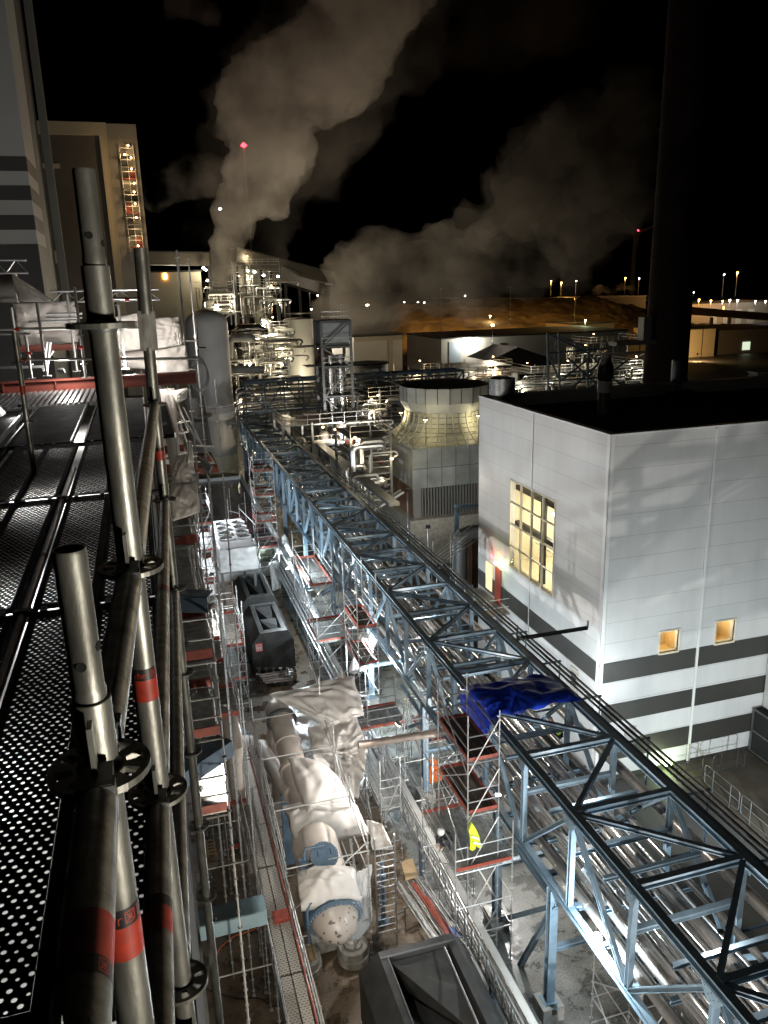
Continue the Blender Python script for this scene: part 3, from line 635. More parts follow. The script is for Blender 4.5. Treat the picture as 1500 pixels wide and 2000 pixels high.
def near_post(label,xy,zr_list,ztop,zsock,z0=20.0,hole=True,spread=None):
    x,y=xy; t=thing('scaffold_standard',label,'scaffold pole',(x,y,z0),'near scaffold poles')
    mb=MB(); mb.tube((x,y,z0),(x,y,zsock),RT,40,caps=False)
    mb.lathe((x,y,0),[(RT,zsock),(RT-0.0005,zsock+0.001),(RS+0.001,zsock+0.001),(RS+0.001,zsock-0.012),(RS,zsock-0.012)],40)
    mb.build('tube',galv_near,t)
    mb=MB(); mb.lathe((x,y,0),[(RS,zsock-0.01),(RS+0.0016,zsock+0.012),(RS,zsock+0.018),(RS,ztop-0.004),(RS-0.001,ztop),(RS-0.003,ztop),(RS-0.0035,ztop-0.004),(RS-0.0035,zsock)],40); sp=mb.build('spigot',galv_near,t)
    if hole:
        for (hz,ang) in ((zsock+0.05,-1.72),(ztop-0.12,-0.35)):
            hc=Vector((x+math.cos(ang)*RS,y+math.sin(ang)*RS,hz)); dd=Vector((math.cos(ang),math.sin(ang),0))
            mb=MB(); mb.tube(hc-dd*0.001,hc+dd*0.00035,0.0062,20); sub(mb.build('pin_hole',blackm,t),sp).location=(0,0,0)
    for z in zr_list:
        mb=MB(); rosette(mb,(x,y,z)); mb.build('rosette',galv_near,t)
        mb=MB(); weld(mb,(x,y,z-0.012),RT,RT+0.003,0.024); mb.build('weld_collar',galv_dark,t)
    return t
p1=near_post('near scaffold pole with the short open spigot at the lower left',(P1.x,P1.y),[ZA,ZA-0.5,ZA-1.0],gy(133,1072,P1.y).z,gy(163,1366,P1.y).z)
p2=near_post('tallest scaffold pole rising above the railing, with a wide rosette',(P2.x,P2.y),[gy(200,635,1.54).z,P2.z,P2.z-0.5,P2.z-1.0,P2.z-1.5],gy(163,330,P2.y).z,gy(182,520,P2.y).z)
p3=near_post('third scaffold pole of the near railing with flattened top',(P3.x,P3.y),[P3.z,P3.z-0.5,P3.z-1,P3.z-1.5,P3.z-2,P3.z-2.5,P3.z-3],P3.z+0.06,P3.z+0.04,z0=19,hole=False)
a=gy(274,485,P3.y); b=gy(300,782,P3.y)
mb=MB(); mb.path([a,a.lerp(b,0.42)],[0.033,0.034],18); mb.beam(a.lerp(b,0.40),a.lerp(b,0.66),0.085,0.05); mb.path([a.lerp(b,0.64),b],[0.029,0.029],18); mb.build('flattened_tube',galv_near,p3)
P4=Vector((0.085,6.85,24.45)); P5=Vector((0.10,9.5,24.4))
p4=near_post('slim fourth scaffold pole further along the near railing',(P4.x,P4.y),[P4.z-0.5*k for k in range(1,12)],P4.z-0.2,P4.z-0.3,z0=14,hole=False)
p5=near_post('fifth scaffold pole at the far end of the near railing',(P5.x,P5.y),[P5.z-0.5*k for k in range(2,14)],P5.z-0.7,P5.z-0.9,z0=13,hole=False)
def ledger(label,p,q,labs=(),grp='near scaffold rails',wedge=True,R=RT,m=galv_near):
    p=Vector(p); q=Vector(q); d=(q-p).normalized()
    t=thing('scaffold_ledger',label,'scaffold rail',p,grp)
    L_=(q-p).length
    mb=MB(); mb.tube(p+d*0.075,q-d*0.075,R,40); mb.build('tube',m,t)
    if wedge:
        for (e,s) in ((p,1),(q,-1)):
            mb=MB(); dd=d*s; side=dd.cross(Vector((0,0,1))).normalized(); 
            # wedge head: two jaws above and below the rosette
            for zz in (0.016,-0.016-0.0):
                mb.beam(e+dd*0.030+Vector((0,0,zz)),e+dd*0.078+Vector((0,0,zz*0.9)),0.038,0.020)
            mb.beam(e+dd*0.058,e+dd*0.080,0.044,0.046)
            mb.build('ledger_head',galv_dark,t)
            mb=MB(); c=e+dd*0.045
            mb.beam(c+Vector((0,0,0.085)),c+Vector((0,0,-0.075)),0.006,0.022,0,up=dd); mb.build('wedge',galv_near,t)
    for (s,typ) in labs:
        band(t,p,q,R,s,s+0.018,blacklab,'black_sticker'); band(t,p,q,R,s+0.0185,s+0.06,redlab,'red_sticker')
    return t
A1=Vector((P1.x,P1.y,ZA)); A2=Vector((P2.x,P2.y,P2.z)); A3=Vector((P3.x,P3.y,P3.z)); A4=Vector((P4.x,P4.y,P3.z)); A5=Vector((P5.x,P5.y,P3.z))
dz=Vector((0,0,-0.5))
ledger('short upper rail joining the two nearest scaffold poles',A1,A2)
ledger('upper rail running from the tallest pole to the third pole',A2,A3)
A0=gz(152,2060,ZA);A0=A1+(A0-A1)*1.25
r0=ledger('thick dark rail coming towards the viewer from the nearest pole',A1,A0,wedge=True)
band(r0,A1,A0,RT,0.27,0.325,redlab,'red_sticker'); band(r0,A1,A0,RT,0.3255,0.345,blacklab,'black_sticker')
wrap_text(r0,A1,A0,RT,0.328,-0.9+PI,'#',0.014)
LQ=gz(308,2040,A2.z-0.5); LQ=(A2+dz)+(LQ-A2-dz)*1.3
r1=ledger('lower dark rail coming towards the viewer beside the nearest pole',A2+dz,LQ)
band(r1,A2+dz,LQ,RT,0.36,0.415,redlab,'red_sticker'); band(r1,A2+dz,LQ,RT,0.335,0.3595,blacklab,'black_sticker')
ledger('lower rail joining the tallest pole to the third pole',A2+dz,A3+dz,labs=((1.2,0),))
ledger('deck-level rail below the tallest pole',A2+2*dz,A3+2*dz)
ledger('upper rail between the third and fourth pole',A3,A4); ledger('lower rail between the third and fourth pole',A3+dz,A4+dz)
ledger('deck-level rail between the third and fourth pole',A3+2*dz,A4+2*dz)
ledger('upper rail between the fourth and fifth pole',A4+dz,A5+dz)
# stickers on the poles
def post_sticker(t,x,y,pxc,ytop,ymid,ybot,txt='ayher#',th=-1.5):
    z0=gy(pxc,ytop,y).z; z1=gy(pxc,ymid,y).z; z2=gy(pxc,ybot,y).z
    p=(x,y,z2); q=(x,y,z0)
    mb=MB(); mb.tube((x,y,z1),(x,y,z0),RT+0.0002,40,caps=False); mb.build('black_sticker',blacklab,t)
    mb=MB(); mb.tube((x,y,z2),(x,y,z1-0.0003),RT+0.0002,40,caps=False); mb.build('red_sticker',redlab,t)
    # lettering: angle measured so that it reads left to right seen from the south
    mb=MB(); h=(z0-z1)*0.62; R=RT; zb=z1+(z0-z1)*0.2; u=-sum(0.62*h if c!='#' else 1.05*h for c in txt)/2
    w_=h*0.09
    for chh in txt:
        for st in GLY[chh]:
            pts=[(u+a*h*0.95,zb+b*h) for a,b in st]; q2=[]
            for i in range(len(pts)-1):
                (xa,ya),(xb,yb)=pts[i],pts[i+1]; m=max(1,int(abs(xb-xa)/(0.2*R))+1)
                for k in range(m): q2.append((xa+(xb-xa)*k/m,ya+(yb-ya)*k/m))
            q2.append(pts[-1])
            for i in range(len(q2)-1):
                (xa,ya),(xb,yb)=q2[i],q2[i+1]; l=math.hypot(xb-xa,yb-ya) or 1; nx,ny=-(yb-ya)/l*w_/2,(xb-xa)/l*w_/2
                vs=[]
                for (xx,zz) in ((xa+nx,ya+ny),(xb+nx,yb+ny),(xb-nx,yb-ny),(xa-nx,ya-ny)):
                    a=th+xx/R; vs.append((x+math.cos(a)*(R+0.0005),y+math.sin(a)*(R+0.0005),zz))
                mb.add(vs,[(0,1,2,3)])
        u+=h*(0.62 if chh!='#' else 1.05)
    mb.build('lettering',redlab,t)
post_sticker(p2,P2.x,P2.y,280,1298,1320,1362,'Layher#',th=-1.75)
post_sticker(p1,P1.x,P1.y,250,1750,1785,1850,'#Layher#Layher',th=-1.25)
post_sticker(p3,P3.x,P3.y,310,873,880,898,'#',th=-1.4)
# ------------------------------------------------------------------ perforated decks
def perf_board(name,label,x0,x1,ya,yb,z,holes=True):
    w_=x1-x0; t=thing('scaffold_deck_board',label,'scaffold board',(x0,ya,z),'near perforated deck boards')
    mb=MB(); T=0.05; e=0.022
    mb.box(x0,x0+0.012,ya,yb,z-T,z+0.004); mb.box(x1-0.012,x1,ya,yb,z-T,z+0.004)
    mb.build('side_rail',deckm,t)
    p=0.031; nx=int((w_-2*e)/p); ox=x0+(w_-nx*p)/2; ny=int((yb-ya-0.16)/p); oy=ya+((yb-ya)-ny*p)/2
    V=[];Fc=[]
    def q(a,b,c,d): Fc.append((a,b,c,d))
    hr0=0.0068
    if holes:
        for j in range(ny):
            for i in range(nx):
                cx=ox+(i+0.5)*p; cy=oy+(j+0.5)*p
                sh=(0.0072 if j%2 else -0.0072); hx=cx+sh*(1 if i%1==0 else 1); hy=cy+(0.004 if i%2 else -0.004)
                b=len(V); hr=hr0*(1.12 if (i+2*j)%3 else 0.78)
                sq=[(-.5,-.5),(0,-.5),(.5,-.5),(.5,0),(.5,.5),(0,.5),(-.5,.5),(-.5,0)]
                for (u,v) in sq: V.append((cx+u*p,cy+v*p,z))
                for k,(u,v) in enumerate(sq):
                    an=math.atan2(v,u); V.append((hx+math.cos(an)*hr*1.25,hy+math.sin(an)*hr*1.25,z+0.0002))
                for k,(u,v) in enumerate(sq):
                    an=math.atan2(v,u); V.append((hx+math.cos(an)*hr,hy+math.sin(an)*hr,z+0.0007))
                for k,(u,v) in enumerate(sq):
                    an=math.atan2(v,u); V.append((hx+math.cos(an)*hr*0.97,hy+math.sin(an)*hr*0.97,z-0.0004))
                for k in range(8):
                    k2=(k+1)%8
                    q(b+k,b+k2,b+8+k2,b+8+k); q(b+8+k,b+8+k2,b+16+k2,b+16+k); q(b+16+k,b+16+k2,b+24+k2,b+24+k)
        mb=MB(); mb.v=V; mb.f=[list(f) for f in Fc]; n=len(Fc); mb.m=[1 if (k%3) else 0 for k in range(n)]; mb.sm=[False]*n
    else: mb=MB()
    zz=z
    mb.box(x0+0.0125,ox-0.0005,ya,yb,zz-0.002,zz); mb.box(ox+nx*p+0.0005,x1-0.0125,ya,yb,zz-0.002,zz)
    mb.box(ox,ox+nx*p,ya,oy-0.0005,zz-0.002,zz); mb.box(ox,ox+nx*p,oy+ny*p+0.0005,yb,zz-0.002,zz)
    if not holes: mb.box(ox,ox+nx*p,oy,oy+ny*p,zz-0.002,zz)
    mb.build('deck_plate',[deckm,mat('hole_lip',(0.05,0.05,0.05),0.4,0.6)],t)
    mb=MB()
    for yy in (ya,yb): 
        for xx in (x0+0.06,x1-0.06): mb.box(xx-0.015,xx+0.015,yy-0.015,yy+0.015,z-0.05,z+0.012)
    mb.build('claw',galv_dark,t)
    return t
DZ=23.40
joints=[0.3,1.55,4.28,6.85,9.5]
names_x=['right-hand','inner','third','outermost']
bx=[(-0.367,-0.045),(-0.69,-0.3675),(-1.095,-0.775),(-1.42,-1.0955),(-1.825,-1.505),(-2.15,-1.8255)]
rown=['nearest','near','middle','far']
for j in range(4):
    ya,yb=joints[j]+0.02,joints[j+1]-0.02
    for i,(a,b) in enumerate(bx):
        if i>=4 and j<2: continue
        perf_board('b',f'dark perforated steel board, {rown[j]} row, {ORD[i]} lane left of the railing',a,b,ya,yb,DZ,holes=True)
# galvanised rail between the lanes, with red marks
t=thing('scaffold_ledger','bright galvanised tube lying between the second and third board lanes','scaffold rail',(-0.73,1,DZ),'rails between the deck lanes')
mb=MB(); mb.tube((-0.735,0.4,DZ-0.02),(-0.735,8.1,DZ-0.02),RT,24); mb.build('tube',alu,t)
for s in (3.0,5.25,1.2): mb=MB(); mb.tube((-0.735,s,DZ-0.02),(-0.735,s+0.08,DZ-0.02),RT+0.0006,24,caps=False); mb.build('red_sticker',redlab,t)
for s in (1.6,4.3,6.85): mb=MB(); mb.box(-0.78,-0.69,s-0.02,s+0.02,DZ-0.03,DZ+0.012); mb.build('coupler',galv_dark,t)
t=thing('scaffold_ledger','galvanised tube along the fourth board lane at the left edge','scaffold rail',(-1.46,1,DZ),'rails between the deck lanes')
mb=MB(); mb.tube((-1.465,2.0,DZ-0.02),(-1.465,8.1,DZ-0.02),RT,24); mb.build('tube',alu,t)
for j,yy in enumerate((1.55,4.28,6.85,9.5)):
    t=thing('scaffold_ledger',f'dark cross rail under the {["first","second","third","last"][j]} joint of the perforated boards','scaffold rail',(-1,yy,DZ),'cross rails under the deck')
    mb=MB(); mb.tube((-2.4,yy,DZ-0.028),(-0.09 if j==0 else 0.03,yy,DZ-0.028),RT,16); mb.build('tube',darkmet2,t)
# lit floor below the deck
mb=MB(); mb.box(-8,-0.02,-1,34,20.9,21.0)
mbw=MB(); mbw.box(-0.045,-0.035,0.2,33,20.95,23.3); tag(mbw.build('light_block_sheet',mat('light_block_dark',(0.03,0.03,0.03),0.8)),'dark sheet added below the perforated deck to block lamp light from the rack','sheet')  # sheet added to keep under-deck lamp light off the rack
lf=struct(mb.build('lower_floor',mat('lower_floor_white',(0.7,0.7,0.68),0.7,nz=0.45,nscale=1.3)))
for k,(x,y) in enumerate(((-1.6,2.6),(-2.0,6.5),(-2.0,11.0),(-2.2,17.0),(-2.4,24.0))):
    floodlight(f'work light under the perforated deck, {["closest","second","third","fourth","furthest"][k]} from the viewer',(x-0.6,y,21.9),(x,y,21.0),[260,340,420,600,600][k],NW,e_white,head=0.14,soft=0.1,spot=150)
# dark solid panels beyond the perforated part
for k,(a,b,ya,yb,lab) in enumerate(((-0.72,-0.02,9.55,13.3,'matt black deck panel right of centre beyond the perforated boards'),(-1.55,-0.85,9.55,12.9,'matt black deck panel in the middle beyond the perforated boards'),(-2.6,-1.68,9.55,12.6,'matt black deck panel on the left beyond the perforated boards'),(0.0,0.30,9.6,12.2,'narrow ribbed black panel beside the railing end'))):
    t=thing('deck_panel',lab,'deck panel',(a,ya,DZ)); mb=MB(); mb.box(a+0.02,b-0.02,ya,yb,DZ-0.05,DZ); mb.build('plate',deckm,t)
    mb=MB(); mb.box(a,a+0.018,ya,yb,DZ-0.05,DZ+0.012); mb.box(b-0.018,b,ya,yb,DZ-0.05,DZ+0.012); mb.build('edge_rail',alu,t)
mb=MB(); 
# ------------------------------------------------------------------ scaffolds
class Scaf:
    def __init__(s,label,base,name='scaffold_tower',group=None,cat='scaffold'):
        s.t=thing(name,label,cat,base,group); s.cnt={}; s.over={}
    def part(s,name,mb,m):
        s.cnt[name]=s.cnt.get(name,0)+1
        if s.cnt[name]<=90: return mb.build(name,m,s.t)
        if name not in s.over: s.over[name]=(MB(),m)
        s.over[name][0].add(mb.v,[tuple(f) for f in mb.f],0,mb.sm[0] if mb.sm else False)
    def done(s):
        for n,(mb,m) in s.over.items():
            o=mb.build(n,m,s.t); o['kind']='stuff'
        return s.t
    def standard(s,x,y,z0,z1,ros=True,r=0.0242,n=6,foot=True):
        mb=MB(); mb.tube((x,y,z0),(x,y,z1),r,n)
        if ros:
            z=z0+0.25
            while z<z1-0.05: mb.lathe((x,y,z),[(0.025,-0.006),(0.06,-0.006),(0.06,0.006),(0.025,0.006)],8,smooth=False); z+=0.5
        if foot: mb.box(x-0.07,x+0.07,y-0.07,y+0.07,z0-0.001,z0+0.012)
        s.part('standard',mb,scafm)
    def tube(s,p,q,name='ledger',r=0.0242,n=6,m=None):
        mb=MB(); mb.tube(p,q,r,n); s.part(name,mb,m or scafm)
    def deck(s,x0,x1,y0,y1,z,along='y',m=None,toe=True,toem=None,w=0.32,gap=0.03,sides='xy',toeh=0.15):
        mb=MB(); 
        if along=='y':
            x=x0
            while x<x1-0.1: mb.box(x,min(x+w-gap,x1),y0,y1,z-0.05,z); x+=w
        else:
            y=y0
            while y<y1-0.1: mb.box(x0,x1,y,min(y+w-gap,y1),z-0.05,z); y+=w
        s.part('deck',mb,m or plank)
        if toe:
            tm=toem or redm
            if 'y' in sides:
                for yy in (y0-0.03,y1): mb=MB(); mb.box(x0,x1,yy,yy+0.03,z+0.01,z+toeh); s.part('toe_board',mb,tm)
            if 'x' in sides:
                for xx in (x0-0.03,x1): mb=MB(); mb.box(xx,xx+0.03,y0+0.035,y1-0.035,z+0.01,z+toeh); s.part('toe_board',mb,tm)
def scaf_tower(label,xs,ys,z0,z1,levels,name='scaffold_tower',rails=True,top=1.1,toe=True,braces=True,along='y',mdeck=None,group='scaffold towers',ztops=None,ledz=None,toesides='xy',n=6,ros=True):
    s=Scaf(label,(xs[0],ys[0],z0),name,group)
    for i,x in enumerate(xs):
        for j,y in enumerate(ys):
            s.standard(x,y,z0,(ztops[j] if ztops else z1),ros=ros,n=n)
    for z in levels:
        s.deck(xs[0]+0.05,xs[-1]-0.05,ys[0]+0.05,ys[-1]-0.05,z,along,mdeck,toe,sides=toesides)
        for j,y in enumerate(ys): s.tube((xs[0],y,z-0.08),(xs[-1],y,z-0.08),'transom',n=n)
        for x in (xs[0],xs[-1]): s.tube((x,ys[0],z-0.08),(x,ys[-1],z-0.08),n=n)
        if rails:
            for h in (0.5,1.0):
                if z+h<z1:
                    for x in (xs[0],xs[-1]): s.tube((x,ys[0],z+h),(x,ys[-1],z+h),'guard_rail',n=n)
                    for y in (ys[0],ys[-1]): s.tube((xs[0],y,z+h),(xs[-1],y,z+h),'guard_rail',n=n)
    for z in (ledz or []):
        for x in xs: s.tube((x,ys[0],z),(x,ys[-1],z),n=n)
        for y in ys: s.tube((xs[0],y,z),(xs[-1],y,z),'transom',n=n)
    if braces:
        k=0; z=z0+0.3
        while z+2<z1:
            j=k%(len(ys)-1) if len(ys)>1 else 0
            a,b=(ys[j],ys[j+1]) if k%2==0 else (ys[j+1],ys[j])
            s.tube((xs[0]-0.04,a,z),(xs[0]-0.04,b,z+2),'diagonal_brace',n=n)
            s.tube((xs[0],ys[0]-0.04,z),(xs[-1],ys[0]-0.04,z+2),'diagonal_brace',n=n); z+=2; k+=1
    return s.done()
# red-decked tower left of the rack
scaf_tower('tall scaffold tower with red-edged decks standing against the rack beside the blue tarpaulin',(9.55,10.75),(22.9,25.9),0,10.6,(6.6,8.75),mdeck=mat('deck_dark_wood',(0.08,0.06,0.045),0.7,nz=0.3,nscale=3),ledz=(1.0,2.6))
scaf_tower('narrow scaffold tower with reddish decks against the middle of the rack',(9.75,10.85),(38.9,41.9),0,10.2,(4.9,7.1),mdeck=MT['deck_dark_wood'],ledz=(1,3))
scaf_tower('low wide scaffold stage with a red toe board crossing under the rack',(8.0,10.9),(34.0,36.0),0,5.6,(3.9,),ledz=(0.6,2.0),toesides='y')
scaf_tower('white-lit scaffold tower with red decks at the far left side of the rack',(7.6,9.2),(62.5,65.0),0,12.4,(4.6,6.8,9.0,11.0),ledz=(1,3))
scaf_tower('scaffold stage hung beside the rack between the far towers',(9.3,10.9),(50.0,56.0),0,7.8,(5.6,),ledz=(1,3.2))
scaf_tower('scaffold stage with pale planks under the rack next to the silver elbow pipe',(8.6,10.8),(44.5,48.0),0,6.4,(4.0,),ledz=(1,2.4))
scaf_tower('small scaffold platform with a red toe board and a hanging yellow jacket',(8.95,11.2),(22.6,26.2),0.0,6.2,(4.5,),ledz=(1.6,2.9),toesides='y',braces=False)
scaf_tower('bright white-lit scaffold under the rack around the hanging work lamp',(12.4,13.9),(16.2,18.8),0,5.2,(),ledz=(0.5,1.6,2.7,3.8,4.9))
scaf_tower('open scaffold frame under the rack between the blue legs and the tall tower',(9.9,11.0),(27.6,31.4),0,6.2,(),ledz=(1.2,3.4,5.6))
scaf_tower('scaffold tower between the facade scaffold and the dark housings',(3.0,4.1),(44.0,46.6,49.2),0,7.6,(2.6,4.8),ledz=(1.0,6.2))
scaf_tower('thin tall scaffold left of the wrapped fan cooler',(2.7,3.7),(56.0,58.6,61.2),0,10.6,(2.6,4.8,7.0,9.0),ledz=(1.0,))
scaf_tower('open birdcage scaffold under the rack beyond the red-decked tower',(12.0,14.4),(34.2,36.8),0,5.2,(2.4,),ledz=(1.0,3.6,4.9))
scaf_tower('open scaffold between the cable bridge and the rack at the ladder',(8.0,8.9),(29.0,31.6,34.2),0,5.4,(3.0,),ledz=(1.2,4.4),toe=False)
# long facade scaffold on the left
FX0,FX1=0.14,0.92
ysf=[17.3+2.57*k for k in range(20)]
s=Scaf('long multi-storey facade scaffold running along the left side of the yard',(FX0,17,0),'facade_scaffold')
rf=random.Random(3)
for k,y in enumerate(ysf):
    zt={0:16.4,1:19,2:20.6}.get(k,21.2)
    for x in (FX0,FX1): s.standard(x,y,12.4 if (x==FX0 or k%3) and k>0 else 0,zt,n=6,foot=False)
lv=[12.75,14.85,16.85,18.85,20.7]
for li,z in enumerate(lv):
    st=0 if z<16 else (0 if z<18 else 1)
    ya=ysf[st]
    for k in range(st,12):
        s.deck(FX0+0.04,FX1-0.04,ysf[k]+0.04,ysf[k+1]-0.04,z,'x' if rf.random()<0.5 else 'y',m=plank,toe=(k==st or rf.random()<0.25),sides='y',toeh=0.24)
    for x in (FX0,FX1):
        s.tube((x,ya,z-0.1),(x,ysf[-1],z-0.1)); 
    for h in (0.5,1.0): s.tube((FX1,ya,z+h),(FX1,ysf[-1],z+h),'guard_rail'); s.tube((FX0,ya,z+h),(FX1,ya,z+h),'guard_rail')
    for k in range(st,14): s.tube((FX0,ysf[k],z-0.1),(FX1,ysf[k],z-0.1),'transom')
for k in range(0,14):
    s.tube((FX1+0.04,ysf[k],[13,15,17][k%3]),(FX1+0.04,ysf[k+1],[13,15,17][k%3]+2),'diagonal_brace')
s.done()
# second line of scaffold, lower, nearer the yard
s=Scaf('lower scaffold run with reddish toe boards and stair decks right of the facade scaffold',(1.3,30,0),'facade_scaffold')
ys2=[29.5+2.57*k for k in range(9)]
for k,y in enumerate(ys2):
    for x in (1.35,2.35): s.standard(x,y,0,9.6 if k<5 else 7.5)
for z in (2.2,4.3,6.4,8.4):
    for k in range(8 if z<7 else 4):
        s.deck(1.4,2.3,ys2[k]+0.04,ys2[k+1]-0.04,z,'x',toe=(k%2==0),sides='y',toeh=0.22)
    for x in (1.35,2.35):
        for h in (-0.1,0.5,1.0): s.tube((x,ys2[0],z+h),(x,ys2[8 if z<7 else 4],z+h))
for k in range(8): s.tube((2.39,ys2[k],2.2 if k%2 else 4.2),(2.39,ys2[k+1],4.2 if k%2 else 2.2),'diagonal_brace')
s.done()
# walkway of steel planks at the lower left
plankp=mat('plank_perforated',(0.46,0.44,0.40),0.5,0.3)
_t=plankp.node_tree; _b=_t.nodes['Principled BSDF']; _bk=_t.nodes.new('ShaderNodeTexBrick'); _tc=_t.nodes.new('ShaderNodeTexCoord'); _t.links.new(_tc.outputs['Object'],_bk.inputs[0])
_bk.inputs['Scale'].default_value=1.0; _bk.inputs['Brick Width'].default_value=0.13; _bk.inputs['Row Height'].default_value=0.09; _bk.inputs['Mortar Size'].default_value=0.022
_bk.inputs['Color1'].default_value=(0.16,0.15,0.13,1); _bk.inputs['Color2'].default_value=(0.26,0.25,0.22,1); _bk.inputs['Mortar'].default_value=(0.46,0.44,0.40,1); _t.links.new(_bk.outputs[0],_b.inputs['Base Color'])
s=Scaf('raised walkway of perforated steel planks with red side boards in the lower left',(2.2,19,0),'plank_walkway')
wx0,wx1,wz=2.05,3.0,4.0
ya,yb=15.5,34.0
y=ya
k=0
while y<yb-0.1:
    for j in range(2):
        x=wx0+0.14+j*0.37
        mb=MB(); mb.box(x,x+0.33,y+0.02,min(y+2.5,yb),wz-0.05,wz)
        s.part('steel_plank',mb,plankp)
    y+=2.57
for x in (wx0,wx1):
    yy=ya
    while yy<=yb+0.1: s.standard(x,yy,0,5.2,n=8); yy+=2.57
    s.tube((x,ya,wz-0.12),(x,yb,wz-0.12),n=8); s.tube((x,ya,wz+1.0),(x,yb,wz+1.0),'guard_rail',n=8); s.tube((x,ya,wz+0.5),(x,yb,wz+0.5),'guard_rail',n=8)
mb=MB(); mb.box(wx1-0.07,wx1-0.03,ya,yb,wz,wz+0.16); s.part('toe_board',mb,redm)
mb=MB(); mb.box(wx0+0.3,wx1-0.1,22.8,23.3,wz+0.01,wz+0.14); s.part('toe_board',mb,redm)
for yy in (16.3,18.9,21.5,24.1,26.7,29.3,32): s.tube((0.16,yy,wz-0.3),(wx0,yy,wz-0.3),'transom',n=8); 
for k_,(p,q) in enumerate((((235/3+350,1600+1060/3),(440/3+350,1600+1010/3)),)): pass
s.done()
# light blue steel beams sticking out from the boiler house
for i,(a,b,zz,h,m,lab) in enumerate((((385,1795),(517,1762),8.6,0.45,bluel,'pale blue folded steel beam crossing above the plank walkway'),((360,1490),(436,1440),14.2,0.42,bluedk,'dark blue steel beam sticking out beside the glaring lamp'),((338,1160),(410,1160),18.3,0.35,bluedk,'uppermost dark blue steel beam sticking out through the scaffold'))):
    A=gz(*a,zz); B=gz(*b,zz); d=(B-A).normalized(); A=A-d*0.6
    t=thing('steel_bracket_beam',lab,'steel beam',A,'beams crossing the left scaffold')
    mb=MB(); sd=d.cross(Vector((0,0,1))).normalized()
    mb.beam(A,B,0.62*h/0.45,0.03); mb.beam(A+sd*0.32*h/0.45-Vector((0,0,h*0.5)),B+sd*0.32*h/0.45-Vector((0,0,h*0.5)),0.03,h); mb.beam(A-sd*0.0-Vector((0,0,h)),B-Vector((0,0,h)),0.62*h/0.45,0.03)
    mb.build('beam',m,t)
# ------------------------------------------------------------------ cloth helper
def cloth(name,label,corners,m,nu=44,nv=44,arch=0.3,fold=0.108,seed=1,group='plastic sheets',cat='plastic sheet',th=0.012,dirn=None,fs=1.6,scallop=0.12,parent=None):
    A,B,D,E_=[Vector(c) for c in corners]   # A->B along u at v=0 ; D(at u=1,v=1), E at u=0,v=1
    n=((B-A).cross(E_-A)).normalized()
    if n.z<0: n=-n
    if dirn: n=Vector(dirn)
    V=[]
    off=Vector((seed*7.3,seed*3.1,seed*1.7))
    for j in range(nv+1):
        v=j/nv
        for i in range(nu+1):
            u=i/nu
            uu=u+scallop*0.35*math.sin(v*PI*3+seed)*(0 if 0<i<nu else 1)*0.3; vv=v
            p=A*(1-uu)*(1-vv)+B*uu*(1-vv)+D*uu*vv+E_*(1-uu)*vv
            ed=math.sin(u*PI)*math.sin(v*PI)
            f1=noise.noise(Vector((u*fs*0.9,v*fs*0.9,0))+off); f2=noise.noise(Vector((u*fs*1.6,v*fs*1.6,2))+off); f3=noise.noise(Vector((u*fs*5,v*fs*5,5))+off)
            th_=math.atan2(v-0.5-0.3*math.sin(seed),u-0.5-0.4*math.cos(seed*1.7)); rd=math.hypot(u-0.5,v-0.5)
            def tri(q): q=q-math.floor(q); return abs(2*q-1)
            cr1=tri(u*2.3+v*1.1+f1*1.3+seed*0.37); cr2=tri(th_*1.6+f2*0.8); cr3=tri(v*3.1-u*1.4+f2*1.2)
            p=p+n*(arch*math.sqrt(max(ed,0)) + fold*(f1*0.9+cr1*0.5+cr2*min(1,rd*2.2)*0.45-cr3*0.28+f3*0.10-0.35)) 
            V.append(p)
    Fc=[(j*(nu+1)+i,j*(nu+1)+i+1,(j+1)*(nu+1)+i+1,(j+1)*(nu+1)+i) for j in range(nv) for i in range(nu)]
    mb=MB(); mb.add(V,Fc,0,True); o=mb.build(name,m,parent)
    md=o.modifiers.new('thickness','SOLIDIFY'); md.thickness=th
    if parent is None: tag(o,label,cat,group)
    return o
# ------------------------------------------------------------------ vessel and its pipe
AX0=Vector((4.60,23.4,3.10)); AX1=Vector((4.42,33.6,6.25))
ves=thing('pressure_vessel','long beige pipe and vessel with domed end and blue flanges, half covered in sheets','pressure vessel',(4.5,24,0))
ad=(AX1-AX0).normalized(); L_=(AX1-AX0).length
def axp(s): return AX0+ad*s
mb=MB(); mb.lathe(AX0,[(0.90,0.0),(0.90,3.2),(0.80,3.7),(0.62,4.1),(0.56,4.5)],40,axis=ad); mb.build('shell',vessel,ves)
mb=MB(); mb.lathe(AX0,[(0.56,4.5),(0.54,7.0),(0.54,L_-1.0)],32,axis=ad); mb.build('pipe_section',vessel,ves)
mb=MB(); mb.lathe(AX0,[(0.0,-0.86),(0.2,-0.84),(0.42,-0.76),(0.62,-0.60),(0.76,-0.38),(0.84,-0.15),(0.87,0.0)],40,axis=ad); mb.build('domed_end',mat('peeling_vessel_primer',(0.40,0.35,0.31),0.38,nz=0.75,nscale=5,detail=2,bump=0.3,bscale=8),ves)
mb=MB(); mb.lathe(AX0,[(0.86,-0.06),(1.02,-0.06),(1.02,0.05),(0.86,0.05)],40,axis=ad,smooth=False); mb.lathe(AX0,[(0.86,0.10),(1.02,0.10),(1.02,0.2),(0.86,0.2)],40,axis=ad,smooth=False)
_cr=[n for n in MT['peeling_vessel_primer'].node_tree.nodes if n.type=='VALTORGB'][0]; _cr.color_ramp.elements[0].position=0.36; _cr.color_ramp.elements[1].position=0.40; _cr.color_ramp.elements[1].color=(0.38,0.335,0.295,1)
fl=mb.build('end_flange',flblue,ves)
